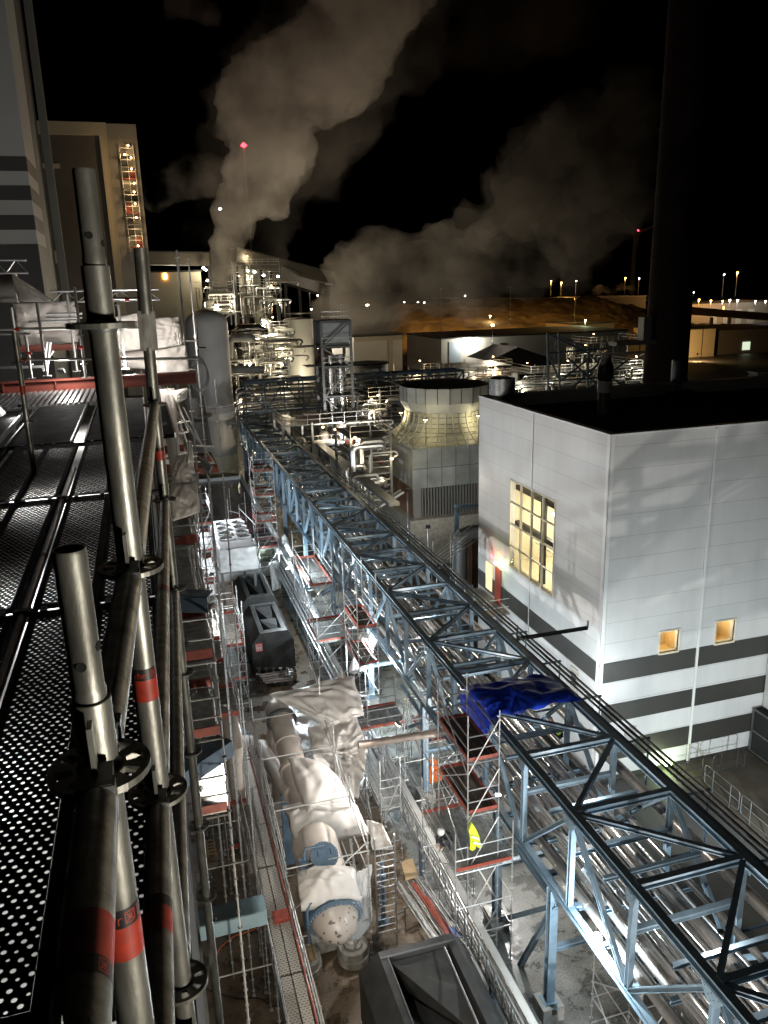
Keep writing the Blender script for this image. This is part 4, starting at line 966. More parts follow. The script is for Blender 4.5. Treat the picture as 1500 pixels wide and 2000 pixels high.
def bolts(c,axis,r,n,br=0.028,h=0.06):
    axis=Vector(axis).normalized(); up=Vector((0,0,1)) if abs(axis.z)<0.9 else Vector((1,0,0)); a=axis.cross(up).normalized(); b=axis.cross(a).normalized(); mb=MB()
    for k in range(n):
        p=Vector(c)+(a*math.cos(2*PI*k/n)+b*math.sin(2*PI*k/n))*r; mb.tube(p-axis*h*0.2,p+axis*h,br,6)
    return mb
sub(bolts(AX0-ad*0.06,-ad,0.955,36).build('flange_bolts',mat('bolt_steel',(0.35,0.38,0.4),0.4,0.6),ves),fl)
for s_ in (4.45,6.9,8.3):
    mb=MB(); mb.lathe(axp(s_),[(0.53,-0.1),(0.66,-0.1),(0.66,0.1),(0.53,0.1)] if s_<7 else [(0.53,-0.04),(0.6,-0.04),(0.6,0.04),(0.53,0.04)],36,axis=ad,smooth=False); mb.build('ring_flange',vessel,ves)
mb=MB()
q=axp(L_-1.0); pts=[q-ad*0.1,q,q+ad*0.5,q+ad*0.9+Vector((0.02,0,-0.12)),q+ad*1.25+Vector((0.05,0,-0.42)),q+ad*1.45+Vector((0.05,0,-0.9)),Vector((q.x+0.05,(q+ad*1.5).y,1.0))]
mb.path(pts,[0.54,0.55,0.58,0.6,0.6,0.58,0.56],28); mb.build('elbow',vessel,ves)
mb=MB(); c=axp(L_-0.9); mb.lathe(c,[(0.5,-0.05),(0.7,-0.05),(0.7,0.08),(0.5,0.08)],32,axis=ad,smooth=False); mb.build('ring_flange',galv_dark,ves)
# manhole with davit arm
mc=gz(633,1672,4.95); mn=Vector((0.06,-0.55,1)).normalized()
mb=MB(); mb.lathe(mc,[(0.46,-1.2),(0.46,0.0),(0.5,0.0)],32,axis=mn); mb.build('manhole_neck',vessel,ves)
mb=MB(); mb.lathe(mc,[(0.0,0.07),(0.52,0.07),(0.52,0.0),(0.3,0.0)],40,axis=mn,smooth=False); mh=mb.build('manhole_cover',flblue,ves)
sub(bolts(mc+mn*0.07,mn,0.475,28,0.018,0.03).build('cover_bolts',MT['bolt_steel'],ves),mh)
mb=MB()
for s_ in (-0.24,0.24): mb.path([mc+mn*0.07+Vector((s_,0,0)),mc+mn*0.14+Vector((s_,0,0)),mc+mn*0.14+Vector((s_,0.16,0.08)),mc+mn*0.07+Vector((s_,0.16,0.08))],0.013,6)
sub(mb.build('handles',blackm,ves),mh)
mb=MB(); ar=mc+Vector((-0.72,0,0.1)); mb.path([ar+Vector((0,0,-0.6)),ar+Vector((0,0,0.25)),ar+Vector((0.06,0.05,0.35)),mc+mn*0.45+Vector((0,0.2,0.1))],0.05,10)
mb.box(ar.x-0.2,ar.x+0.12,ar.y-0.15,ar.y+0.15,ar.z-0.5,ar.z-0.1); mb.build('davit_arm',flblue,ves)
mb=MB(); ar=AX0+Vector((-1.0,-0.1,-0.1)); mb.path([ar+Vector((0,0,-0.6)),ar+Vector((0,0,0.85)),ar+Vector((0.12,0.0,1.1)),AX0+Vector((0.2,0.1,1.25))],0.06,10); mb.build('davit_arm',flblue,ves)
for k,(dx,dy) in enumerate(((0,1.9),(0,3.4),(0,7.5))):
    c=axp(dy); mb=MB(); mb.box(c.x-0.6,c.x+0.6,c.y-0.12,c.y+0.12,0.02,c.z-0.7 if dy<4 else c.z-0.5); mb.build('saddle',flblue if k else concrete,ves)
# second, lower vessel left-behind with blue flange ring
v2=thing('pressure_vessel','dim beige vessel with a blue bolted ring left of the long pipe','pressure vessel',(3.2,33,0))
c2=gz(480,1480,3.0)
mb=MB(); mb.lathe((c2.x,c2.y,0.3),[(0.75,0),(0.8,0.2),(0.8,3.3),(0.6,3.6),(0.0,3.7)],28); mb.build('shell',vessel,v2)
mb=MB(); mb.lathe((c2.x-0.2,c2.y+1.9,2.6),[(0.7,-0.1),(0.95,-0.1),(0.95,0.1),(0.7,0.1)],32,axis=Vector((0.5,-0.7,0.5)),smooth=False); fr=mb.build('ring_flange',flblue,v2)
sub(bolts((c2.x-0.2,c2.y+1.9,2.6),Vector((0.5,-0.7,0.5)),0.84,26,0.03,0.14).build('flange_bolts',MT['bolt_steel'],v2),fr)
mb=MB(); mb.path([(c2.x+0.3,c2.y-0.2,3.2),(c2.x+0.7,c2.y-0.4,3.7),axp(5.6)+Vector((-0.4,0,0))],0.35,16); mb.build('branch_pipe',vessel,v2)
# big beige elbow pipe on the left (430-460,1390-1560)
t=thing('process_pipe','thick beige elbow pipe rising beside the glaring lamp at the left','pipe',(1.6,26,0))
pa=gz(448,1405,8.2); pts=[gz(492,1700,1.0),gz(470,1600,3.2),gz(458,1500,6.0),pa+Vector((0.05,-1.2,-0.5)),pa,pa+Vector((-0.15,0.5,0.05)),pa+Vector((-0.7,0.8,0.0))]
mb=MB(); mb.path(pts,[0.30,0.30,0.32,0.34,0.36,0.36,0.34],20); mb.build('pipe_jacket',vessel,t)
t=thing('process_pipe','thin bent grey pipe hooking over between the scaffold and the beige vessel','pipe',(2.6,30,0))
mb=MB(); mb.path([gz(520,1470,4),gz(470,1488,4),gz(463,1492,4),gz(461,1500,3.9),gz(463,1530,3.0),gz(468,1600,0.3)],0.06,10); mb.build('pipe_jacket',galv,t)
t=thing('process_pipe','brown-grey pipe running level from the sheets across to the red-decked tower','pipe',(8,29,6.2))
a=gy(700,1455,29.5); b=gy(872,1428,29.5)
mb=MB(); mb.tube(a,b,0.17,18); mb.build('pipe_jacket',mat('pipe_brown',(0.26,0.21,0.18),0.4,0.3,nz=0.2,nscale=3),t)
# concrete footings by the dome
for k,(px,py,lab) in enumerate(((597,1872,'round concrete footing topped with torn board left of the domed end'),(690,1850,'round concrete footing with crumbled top right of the domed end'))):
    c=gz(px,py,0.5); t=thing('footing',lab,'concrete footing',(c.x,c.y,0),'round footings')
    mb=MB(); mb.lathe((c.x,c.y,0),[(0.62,0),(0.62,0.3),(0.57,0.31),(0.57,0.62),(0.5,0.66),(0.0,0.64)],28); mb.build('drum',concrete,t)
    mb=MB(); mb.box(c.x-0.4,c.x+0.35,c.y-0.35,c.y+0.35,0.662,0.72) if k==0 else mb.lathe((c.x,c.y,0.66),[(0.4,0),(0.38,0.1),(0.2,0.16),(0,0.1)],9,smooth=False); mb.build('packing',wood if k==0 else concrete,t)
# sheets
def G(px,py,z): return gz(px,py,z)
cloth('plastic_sheet','big white sheet stretched over the far elbow of the beige pipe',[G(525,1362,6.9),G(690,1320,7.6),G(712,1395,6.4),G(640,1420,6.2)],sheet,34,26,arch=0.45,fold=0.270,seed=2)
cloth('plastic_sheet','grey-white sheet pulled up to a peak beside the cable bridge',[G(625,1365,6.0),G(668,1308,8.0),G(700,1410,5.6),G(640,1400,5.6)],sheet,22,22,arch=0.1,fold=0.135,seed=9)
cloth('plastic_sheet','crumpled white sheet bundled on the scaffold right of the beige pipe',[G(602,1420,5.9),G(692,1390,6.4),G(720,1470,4.6),G(612,1500,4.2)],sheet,34,34,arch=0.9,fold=0.378,seed=3,fs=2.2)
cloth('plastic_sheet','white sheet hanging down in folds below the crumpled bundle',[G(612,1480,5.4),G(720,1455,5.4),G(700,1560,2.8),G(640,1540,3.2)],sheet,30,30,arch=0.5,fold=0.315,seed=4,fs=2.2)
cloth('plastic_sheet','white sheet draped across the beige vessel above the blue cover',[G(553,1572,5.1),G(690,1562,4.9),G(724,1630,3.6),G(578,1652,4.3)],sheet,34,26,arch=0.75,fold=0.198,seed=5)
cloth('plastic_sheet','glossy white sheet wrapped round the vessel between the blue cover and the dome',[G(580,1700,4.4),G(690,1690,4.7),G(706,1758,3.7),G(588,1782,3.8)],sheet,30,26,arch=0.85,fold=0.180,seed=6)
cloth('plastic_sheet','long white sheet running down the beige pipe between bundle and cover',[G(560,1480,6.0),G(640,1500,5.4),G(690,1570,4.6),G(600,1590,5.2)],sheet,40,30,arch=0.75,fold=0.16,seed=26)
cloth('plastic_sheet','pinkish sheet hanging from the rail right of the domed end',[G(672,1712,4.4),G(727,1690,4.2),G(726,1800,1.6),G(690,1855,0.9)],sheet_w,24,30,arch=0.15,fold=0.126,seed=7)
cloth('plastic_sheet','small grey sheet slung on the ladder scaffold right of the vessel',[G(715,1600,4.6),G(745,1612,4.5),G(768,1660,3.6),G(728,1660,3.3)],sheet,18,18,arch=-0.3,fold=0.108,seed=8)
# scaffold round the vessel
s=Scaf('tall open scaffold frame standing round the beige vessel',(3.1,24,0),'vessel_scaffold')
for x,ys_,zt in ((3.08,(24.3,26.9,29.5,32.1),(5.2,6.1,7.0,7.6)),(6.15,(24.3,26.9,29.5,32.1),(5.6,6.4,7.4,8.2)),(2.55,(26.2,28.8,31.4),(5.2,5.6,6.0))):
    for y,z in zip(ys_,zt): s.standard(x,y,0,z,n=8)
for x in (3.08,6.15):
    for z in (1.9,3.9,4.9,5.4): s.tube((x,24.3,z),(x,32.1,z+ (1.2 if z>4 else 0)),n=8)
for y,z in ((24.3,1.8),(24.3,4.9),(26.9,5.5),(29.5,6.2),(32.1,6.6),(26.9,2.4),(29.5,4.0)): s.tube((3.08,y,z),(6.15,y,z),'transom',n=8)
s.tube((2.55,26.2,3.9),(2.55,31.4,3.9),n=8); s.tube((2.55,26.2,4.6),(2.55,31.4,4.6),n=8)
for (p,q) in (((3.05,24.3,1.0),(3.05,26.9,4.6)),((3.05,26.9,5.4),(3.05,29.5,1.6)),((6.2,24.3,4.9),(6.2,26.9,1.0)),((6.2,29.5,6.0),(6.2,26.9,2.0)),((3.1,24.26,3.0),(6.1,24.26,5.3)),((6.3,26.0,0.3),(6.6,31.5,5.2))): s.tube(p,q,'diagonal_brace',n=8)
s.done()
# ladder tower with cage
rc=random.Random(12)
for k,(lab,m) in enumerate((('black hose snaking over the yard left of the big dark housing',blackm),('orange cable lying on the yard under the plank walkway',orange),('grey hose curled on the ground near the ladder foot',galv_dark))):
    c=[gz(560,1960,0.03),gz(420,1880,0.03),gz(770,1790,0.03)][k]; pts=[]; a=rc.uniform(0,6); p=c.copy()
    for j in range(26): a+=rc.uniform(-0.5,0.55); p=p+Vector((math.cos(a),math.sin(a),0))*0.16; pts.append(Vector((p.x,p.y,0.03)))
    mb=MB(); mb.path(pts,0.022,6); tag(mb.build('hose',m),lab,'hose')
for k,(px,py,lab) in enumerate(((405,1660,'small wooden pallet on the brown ground beside the left scaffold'),(600,1950,'wooden pallet lying in front of the round footings'),(640,1295,'wooden pallet with a grey bundle left of the silver duct'))):
    c=gz(px,py,0.0); t_=thing('pallet',lab,'pallet',c); 
    for j in range(5): mb=MB(); mb.box(c.x-0.4,c.x+0.4,c.y-0.55+j*0.24,c.y-0.42+j*0.24,0.11,0.13); mb.build('slat',wood,t_)
    for j in (-0.35,0,0.35): mb=MB(); mb.box(c.x+j-0.05,c.x+j+0.05,c.y-0.55,c.y+0.54,0.005,0.105); mb.build('bearer',wood,t_)
lt=thing('caged_ladder','aluminium ladder with hoop guard standing right of the vessel','ladder',(7,25.1,0))
lx0,lx1,ly=6.62,7.42,25.1
ltop=gy(745,1635,ly).z
for x in (lx0,lx1): mb=MB(); mb.beam((x,ly,0),(x,ly,ltop),0.05,0.09); mb.build('stile',alu,lt)
z=0.3
while z<ltop-0.4: mb=MB(); mb.tube((lx0,ly,z),(lx1,ly,z),0.018,8); mb.build('rung',alu,lt); z+=0.3
for z in (1.9,2.8,3.7):
    mb=MB(); mb.path([(7.02+0.42*math.cos(a),ly-0.45*abs(math.sin(a)),z) for a in [PI+i*PI/10 for i in range(11)]],0.012,6); mb.build('hoop',alu,lt)
for a in (0.8,1.57,2.3): mb=MB(); mb.tube((7.02-0.42*math.cos(a),ly-0.45*math.sin(a),1.9),(7.02-0.42*math.cos(a),ly-0.45*math.sin(a),3.7),0.01,6); mb.build('guard_strip',alu,lt)
t=thing('pump_column','slim blue pump column standing behind the ladder','pump',(7.1,25.9,0))
mb=MB(); mb.lathe((7.1,25.9,0),[(0.25,0),(0.25,0.1),(0.1,0.12),(0.1,1.0),(0.16,1.02),(0.16,1.1),(0.1,1.12),(0.1,2.2),(0.15,2.22),(0.15,2.3),(0.08,2.32),(0.08,2.9),(0,2.95)],16); mb.build('column',flblue,t)
# plywood sheet on the ground and stacked scaffold parts
c=gz(815,1705,0.02); 
t=gz(803,1700,0.03)
mb=MB(); a,b,c_,d_=[gz(x,y,0.03) for x,y in ((783,1682),(806,1676),(817,1712),(793,1720))]; lo=[p-Vector((0,0,0.025)) for p in (a,b,c_,d_)]
mb.add([a,b,c_,d_]+lo,[(3,2,1,0),(0,1,5,4),(1,2,6,5),(2,3,7,6),(3,0,4,7)]); tag(mb.build('plywood_sheet',wood),'tan plywood sheet lying on the dark ground right of the ladder','plywood sheet')
st=thing('scaffold_parts_stack','stack of scaffold tubes and red boards laid on trestles beside the cable bridge','stack of scaffold parts',(8.8,24.5,0))
sa=gz(805,1735,1.0); sb=gz(892,1862,0.9); dd=(sb-sa).normalized(); sd=dd.cross(Vector((0,0,1))).normalized(); rs=random.Random(4)
for k in range(34):
    o=sd*rs.uniform(-0.62,0.62)+Vector((0,0,rs.choice((0,0.055,0.11,0.17)))); l0=rs.uniform(-0.5,0.6); l1=rs.uniform(-0.7,0.6)
    mb=MB(); mb.tube(sa+dd*l0+o,sb+dd*l1+o,0.024,7); mb.build('loose_tube',scafm if rs.random()<0.8 else galv_dark,st)
for k,(o,a_,b_) in enumerate(((-0.05,0.0,0.55),(-0.12,0.25,0.8),(0.02,0.45,1.0))):
    mb=MB(); mb.beam(sa.lerp(sb,a_)+sd*o+Vector((0,0,0.24+0.05*k)),sa.lerp(sb,b_)+sd*o+Vector((0,0,0.24+0.05*k)),0.2,0.04); mb.build('board',redm,st)
mb=MB(); mb.beam(sa.lerp(sb,0.9)+sd*0.05+Vector((0,0,0.34)),sa.lerp(sb,1.0)+sd*0.05+Vector((0,0,0.34)),0.3,0.12); mb.build('yellow_bag',mat('dull_yellow',(0.4,0.38,0.1),0.6),st)
mb=MB(); mb.beam(sa.lerp(sb,0.76)-sd*0.25+Vector((0,0,0.3)),sa.lerp(sb,0.9)-sd*0.22+Vector((0,0,0.26)),0.22,0.1); mb.build('blue_bag',mat('dull_blue',(0.03,0.09,0.35),0.6),st)
for f in (0.2,0.75):
    c=sa.lerp(sb,f); mb=MB()
    mb.beam(c-sd*0.75-Vector((0,0,0.08)),c+sd*0.75-Vector((0,0,0.08)),0.06,0.06)
    for s_ in (-0.7,0.7): mb.beam(c+sd*s_-Vector((0,0,0.1)),Vector((c.x,c.y,0))+sd*s_,0.05,0.05)
    mb.build('trestle',galv,st)
# cable bridge
CBX0,CBX1,CZ0,CZ1=9.28,9.70,1.7,2.7
cbg=thing('cable_bridge','low grey lattice cable bridge with a flat cover plate running up the yard','cable bridge',(9.5,17,1.7))
yA,yB=10.0,66.0
mb=MB(); mb.box(CBX0+0.16,CBX1,yA,yB,CZ1,CZ1+0.03); mb.build('cover_plate',mat('cover_grey',(0.36,0.35,0.33),0.5,nz=0.12,nscale=2),cbg)
for (x,z) in ((CBX0,CZ0),(CBX0,CZ1-0.02),(CBX1,CZ0),(CBX1-0.0,CZ1-0.05)): mb=MB(); mb.beam((x,yA,z),(x,yB,z),0.06,0.06); mb.build('rail',alu,cbg)
y=yA; mbs=MB(); k=0
while y<yB:
    mb=MB(); mb.beam((CBX0,y,CZ0+0.03),(CBX0,y,CZ1-0.05),0.045,0.045); mb.beam((CBX0+0.01,y+0.02,CZ0+0.05),(CBX0+0.01,y+0.64,CZ1-0.07),0.025,0.025)
    mb.beam((CBX0,y,CZ0+0.0),(CBX1,y,CZ0+0.0),0.04,0.03)
    if k<85: mb.build('lattice_panel',alu,cbg)
    else: mbs.add(mb.v,[tuple(f) for f in mb.f])
    y+=0.66; k+=1
if mbs.v: o=mbs.build('lattice_panel',alu,cbg); o['kind']='stuff'
mb=MB()
for (x,z,r) in ((CBX0+0.12,CZ0+0.1,0.05),(CBX0+0.24,CZ0+0.1,0.04),(CBX0+0.33,CZ0+0.1,0.035),(CBX0+0.15,CZ0+0.5,0.04),(CBX0+0.28,CZ0+0.52,0.05)): mb.tube((x,yA,z),(x,yB,z),r,8)
mb.build('cables',mat('cable_light',(0.4,0.39,0.36),0.4,0.2),cbg)
for y in (13,20.5,28,36,44,52,60):
    mb=MB(); mb.beam((9.5,y,0),(9.5,y,CZ0-0.02),0.2,0.2); mb.build('support_post',flblue,cbg)
# pipes on the far part of the cable bridge and the silver elbow
t=thing('silver_duct','shiny silver duct bending from the cable bridge towards the rack','duct',(9.6,48,2))
pts=[(9.75,66,3.1),(9.75,52,3.1),(9.78,49.6,3.1),(9.95,48.6,3.1),(10.4,48.1,3.1),(11.0,48.0,3.1),(13.2,48.0,3.15)]
P_=gz(548,1098,2.4)
mb=MB(); mb.path(pts,0.40,22); mb.build('pipe_jacket',mat('bright_cladding',(0.75,0.76,0.78),0.25,0.9,nz=0.15,nscale=2),t)
for j,(x,z,r) in enumerate(((9.05,2.75,0.10),(8.82,2.75,0.07),(9.22,3.0,0.06))):
    pipe_run(['shiny slim pipe on the far cable bridge, next to the silver duct','shiny slim pipe at the outer left edge of the far cable bridge','thinnest shiny pipe lying on top of the far cable bridge'][j],x,z,r,33,66,MT['bright_cladding'],'slim pipes on the cable bridge',3.0,10)
t=thing('silver_duct','pair of matt grey insulated downpipes under the silver elbow','duct',(11,40,2)); mb=MB(); a=gx(712,1240,10.9); b=gx(690,1310,10.4); mb.path([a,a.lerp(b,0.5),b],0.28,14); mb.build('pipe_jacket',sheet,t); mb=MB(); mb.path([a+Vector((0.7,0.2,0)),b+Vector((0.6,0,0))],0.26,14); mb.build('pipe_jacket',sheet,t)
# ------------------------------------------------------------------ dark housings (coolers)
def hood(label,x0,x1,y0,y1,ztop,z0,ch=0.85,split=1,red=False,rich=0.0):
    """x0..x1,y0..y1 = opening; chamfered flanks"""
    t=thing('dark_housing',label,'machine housing',((x0+x1)/2,(y0+y1)/2,z0),'dark machine housings')
    m=darkmet; xo0,xo1=x0-ch,x1+0.85*ch; ye0,ye1=y0-0.55,y1+0.35; zs=ztop-0.75
    mb=MB()
    # top ring
    R1=[(x0,y0,ztop),(x1,y0,ztop),(x1,y1,ztop),(x0,y1,ztop)]
    R2=[(x0-0.28,ye0+0.05,ztop),(x1+0.3,ye0+0.05,ztop),(x1+0.3,ye1,ztop),(x0-0.28,ye1,ztop)]
    R3=[(xo0,ye0,zs),(xo1,ye0,zs),(xo1,ye1+0.1,zs),(xo0,ye1+0.1,zs)]
    R4=[(xo0,ye0,z0),(xo1,ye0,z0),(xo1,ye1+0.1,z0),(xo0,ye1+0.1,z0)]
    V=R1+R2+R3+R4
    F=[]
    for a in range(3):
        for k in range(4): F.append((a*4+k,a*4+(k+1)%4,(a+1)*4+(k+1)%4,(a+1)*4+k))
    mb.add(V,F); mb.build('shell',m,t)
    mb=MB(); D=1.3
    V=[(x0,y0,ztop-.002),(x1,y0,ztop-.002),(x1,y1,ztop-.002),(x0,y1,ztop-.002),(x0+.1,y0+.1,ztop-D),(x1-.1,y0+.1,ztop-D),(x1-.1,y1-.1,ztop-D),(x0+.1,y1-.1,ztop-D)]
    mb.add(V,[(0,1,5,4),(1,2,6,5),(2,3,7,6),(3,0,4,7),(4,5,6,7)]); mb.build('opening',darkmet2,t)
    # diagonal baffles
    n=split; h=(y1-y0)/n
    for k in range(n):
        ya,yb=y0+k*h+0.05,y0+(k+1)*h-0.05
        mb=MB(); mb.add([(x0+0.05,yb,ztop-0.15),(x1-0.05,yb,ztop-0.15),(x1-0.05,ya,ztop-0.75),(x0+0.05,yb,ztop-1.0),(x1-0.1,(ya+yb)/2,ztop-0.3)],[(0,1,4),(4,2,0),(0,2,3)]); mb.build('baffle',darkmet,t)
    for xx in (x1+0.02,): mb=MB(); mb.box(x0-0.28,x1+0.3,y1+0.0,y1+0.05,ztop+0.002,ztop+0.05); mb.box(x0-0.04,x0,y0,y1-0.01,ztop+0.002,ztop+0.04); mb.build('rim',galv_dark,t)
    return t
hA=hood('further of the two dark housings behind the vessel, partly hidden',5.95,7.26,56.5,60.8,3.0,0.0,split=1)
hB=hood('nearer dark housing with curved flank and red safety sign, behind the vessel',5.93,7.18,49.8,54.3,3.0,0.3,split=2)
sg=gy(506,1265,49.2)
mb=MB(); mb.box(sg.x-0.22,sg.x+0.22,49.20,49.235,sg.z-0.3,sg.z+0.3); sgn=mb.build('safety_sign',mat('sign_red',(0.5,0.04,0.03),0.5),hB)
mb=MB(); 
for dx in (-0.07,0.07): mb.box(sg.x+dx-0.035,sg.x+dx+0.035,49.19,49.198,sg.z-0.14,sg.z+0.05); mb.box(sg.x+dx-0.02,sg.x+dx+0.02,49.19,49.198,sg.z+0.07,sg.z+0.13)
for (a_,b_,c_,d_) in ((-0.2,0.2,0.19,0.22),(-0.2,0.2,-0.22,-0.19),(-0.2,-0.17,-0.18,0.18),(0.17,0.2,-0.18,0.18)): mb.box(sg.x+a_,sg.x+b_,49.19,49.198,sg.z+c_,sg.z+d_)
sub(mb.build('sign_symbol',reflect,hB),sgn)
hC=hood('big dark open-topped housing cut off by the bottom edge of the picture',5.95,8.1,14.6,21.2,3.0,0.2,ch=0.95,split=2)
mb=MB(); mb.tube(gz(868,1850,3.15),gz(960,2060,3.15),0.035,8); tag(mb.build('hose_line',alu),'thin bright tube running down the edge of the big dark housing','tube')
eq=thing('pipe_manifold','dark cluster of pipes and valves at the foot of the nearer dark housing','pipe manifold',(6,48,0))
for k in range(5):
    mb=MB(); a=gz(505+k*3,1318+k*4,0.9-0.12*k); b=gz(572,1308+k*5,0.9-0.12*k); mb.tube(a,b,0.05+0.04*(k%2),10); mb.build('pipe_jacket',clad_dull,eq)
for k in range(5):
    mb=MB(); a=gz(508+k*14,1335,0.1); mb.lathe(a,[(0.12,0),(0.12,0.5),(0.2,0.55),(0.2,0.7),(0.05,0.75),(0.05,1.1),(0.14,1.1),(0.14,1.13)],12); mb.build('valve',galv_dark,eq)
# wrapped cooler with eight fans
CXa,CXb,CYa,CYb,CZt=4.15,6.85,58.9,67.3,6.0
ac=thing('wrapped_cooler','white-sheeted rooftop cooler with two rows of round fans, brightly lit','cooler unit',(5.5,63,0))
mb=MB(); 
nn=14
mb.box(CXa,CXb,CYa,CYb,4.3,CZt-0.02); mb.build('casing',sheet_w,ac)
for xx in (CXa+0.1,CXb-0.1):
    for yy in (CYa+0.3,CYb-0.3): mb=MB(); mb.ibeam((xx,yy,0),(xx,yy,4.1),0.2,0.2,0.02); mb.build('leg',galv_dark,ac)
mb=MB(); mb.box(CXa-0.1,CXb+0.1,CYa-0.1,CYb+0.1,4.1,4.29); mb.build('base_frame',galv_dark,ac)
for i in range(2):
    for j in range(4):
        c=(CXa+0.85+i*1.35,CYa+2.6+j*1.35,CZt)
        mb=MB(); mb.lathe(c,[(0.42,0),(0.58,0.02),(0.58,0.18),(0.52,0.18),(0.50,0.02)],24); f=mb.build('fan_ring',whitep,ac)
        mb=MB(); mb.lathe(c,[(0.5,0.03),(0.0,0.035)],24); mb.build('fan_well',mat('fan_grey',(0.12,0.12,0.12),0.6),ac)
        mb=MB(); mb.lathe(c,[(0.0,0.14),(0.13,0.13),(0.13,0.05)],12)
        for k in range(6):
            a=k*PI/3; u=Vector((math.cos(a),math.sin(a),0)); v=Vector((-u.y,u.x,0)); cc=Vector(c)
            mb.add([cc+u*0.12+v*0.03+Vector((0,0,0.12)),cc+u*0.47+v*0.12+Vector((0,0,0.13)),cc+u*0.47-v*0.06+Vector((0,0,0.07)),cc+u*0.12-v*0.04+Vector((0,0,0.07))],[(0,1,2,3)])
        mb.build('fan_blades',galv,ac)
cloth("plastic_sheet","white sheet stretched over the near end of the fan cooler top",[(CXa-0.05,CYa-0.06,CZt+0.02),(CXb+0.05,CYa-0.06,CZt+0.02),(CXb+0.05,CYa+1.9,CZt+0.05),(CXa-0.05,CYa+1.9,CZt+0.05)],sheet_w,20,14,arch=0.05,fold=0.045,seed=13)
cloth('plastic_sheet','white sheet hanging over the front of the fan cooler',[(CXa-0.08,CYa-0.1,CZt+0.05),(CXb+0.1,CYa-0.1,CZt+0.05),(CXb+0.2,CYa-0.25,4.25),(CXa-0.1,CYa-0.2,4.25)],sheet_w,22,22,arch=0.05,fold=0.108,seed=14,dirn=(0,-1,0.1))
cloth('plastic_sheet','olive-grey sheet slung between the cooler and the cable bridge',[G(500,1072,3.5),G(560,1060,3.5),G(555,1092,2.2),G(503,1098,2.0)],sheet_g,18,14,arch=-0.3,fold=0.180,seed=15)
cloth('plastic_sheet','bright white sheet bunched up on the cable bridge right of the cooler',[G(535,1075,3.3),G(557,1042,4.6),G(575,1085,3.3),G(545,1105,2.6)],sheet_w,18,18,arch=0.5,fold=0.270,seed=16)
cloth('plastic_sheet','small torn white sheet hanging beside the dark housings',[G(525,1098,3.2),G(545,1094,3.2),G(548,1150,1.2),G(532,1155,1.0)],sheet_w,12,16,arch=0.1,fold=0.180,seed=17)
# low dark flat roof with white edge behind the cooler
fr=thing('low_annex','low building with black membrane roof and white parapet behind the fan cooler','annex building',(8,80,0))
a,b,c_,d_=[gz(x,y,4) for x,y in ((403,940),(470,938),(556,1062),(470,1075))]
mb=MB(); mb.box(4.6,9.6,68.5,91,0,3.6); mb.build('body',whitep,fr)
cloth('roof_membrane','x',[(4.7,68.6,4.0),(9.5,68.6,4.0),(9.5,90.9,4.0),(4.7,90.9,4.0)],mat('black_membrane',(0.02,0.021,0.025),0.25,nz=0.3,nscale=1),20,30,arch=0.02,fold=0.090,seed=19,parent=fr).location=-fr.location
mb=MB(); mb.box(9.5,9.8,60,91.2,3.96,4.35); mb.box(4.4,9.49,90.95,91.2,3.96,4.35); mb.box(4.4,4.6,68.5,90.9,3.96,4.35); mb.build('parapet',whitep,fr)
s=Scaf('a few loose scaffold poles standing on the black membrane roof',(7,72,4),'scaffold_poles')
for (x,y,h) in ((6.2,72,2.6),(7.1,71,2.2),(7.9,73,2.8),(8.3,69.5,2.5),(6.8,76,2.6),(8.9,68,1.9)): s.standard(x,y,4.05,4.05+h)
s.tube((6.2,72,5.5),(7.1,71,5.4)); s.tube((7.1,71,5.9),(8.3,69.5,4.6)); s.done()
# blue tarpaulin over the rack
cloth('blue_tarpaulin','crumpled blue tarpaulin spread over the top of the pipe rack',[G(900,1352,9.35),G(1075,1322,9.5),G(1138,1368,9.3),G(960,1402,9.5)],tarpb,44,24,arch=0.45,fold=0.234,seed=21,group=None,cat='tarpaulin',fs=1.8)
cloth('blue_tarpaulin','bright blue end of the tarpaulin hanging down over the left truss',[G(898,1350,9.4),G(962,1398,9.45),G(948,1446,8.1),G(900,1385,8.2)],tarpb,26,22,arch=0.12,fold=0.126,seed=22,group=None,cat='tarpaulin',fs=2.2)
# hanging jacket
jk=thing('hi_vis_jacket','yellow reflective jacket hanging on the platform rail','jacket',(9.6,22.5,5.2))
j0=gy(921,1606,22.5); 
def jpt(px,py): return gy(px,py,22.48)
mb=MB(); outl=[(921,1606),(929,1618),(935,1632),(938,1650),(936,1655),(930,1652),(927,1640),(928,1656),(922,1660),(917,1658),(918,1638),(915,1622)]
pts=[jpt(*p) for p in outl]; N=len(pts); c=sum(pts,Vector())/N
V=[p+Vector((0,-0.07,0)) if False else p for p in pts]
mb.add([p+Vector((0,-0.05,0)) for p in pts]+[p+Vector((0,0.05,0)) for p in pts]+[c+Vector((0.0,-0.13,0)),c+Vector((0,0.13,0))],[(i,(i+1)%N,2*N) for i in range(N)]+[((i+1)%N+N,i+N,2*N+1) for i in range(N)]+[(i+N,(i+1)%N+N,(i+1)%N,i) for i in range(N)],0,True)
mb.build('cloth',yellow,jk)
mb=MB(); 
for (a,b) in (((918,1628),(931,1633)),((921,1640),(936,1643))):
    A=jpt(*a)+Vector((0,-0.16,0)); B=jpt(*b)+Vector((0,-0.16,0)); mb.beam(A,B,0.03,0.06)
mb.build('reflective_strips',reflect,jk)
mb=MB(); A=jpt(915,1626); B=jpt(918,1656); mb.add([A,A+Vector((0.02,0.1,0)),B+Vector((0.03,0.1,0)),B,A+Vector((-0.1,0,-0.1)),B+Vector((-0.08,0,0.1))],[(0,1,2,3),(0,3,5,4)]); mb.build('dark_lining',navy,jk)
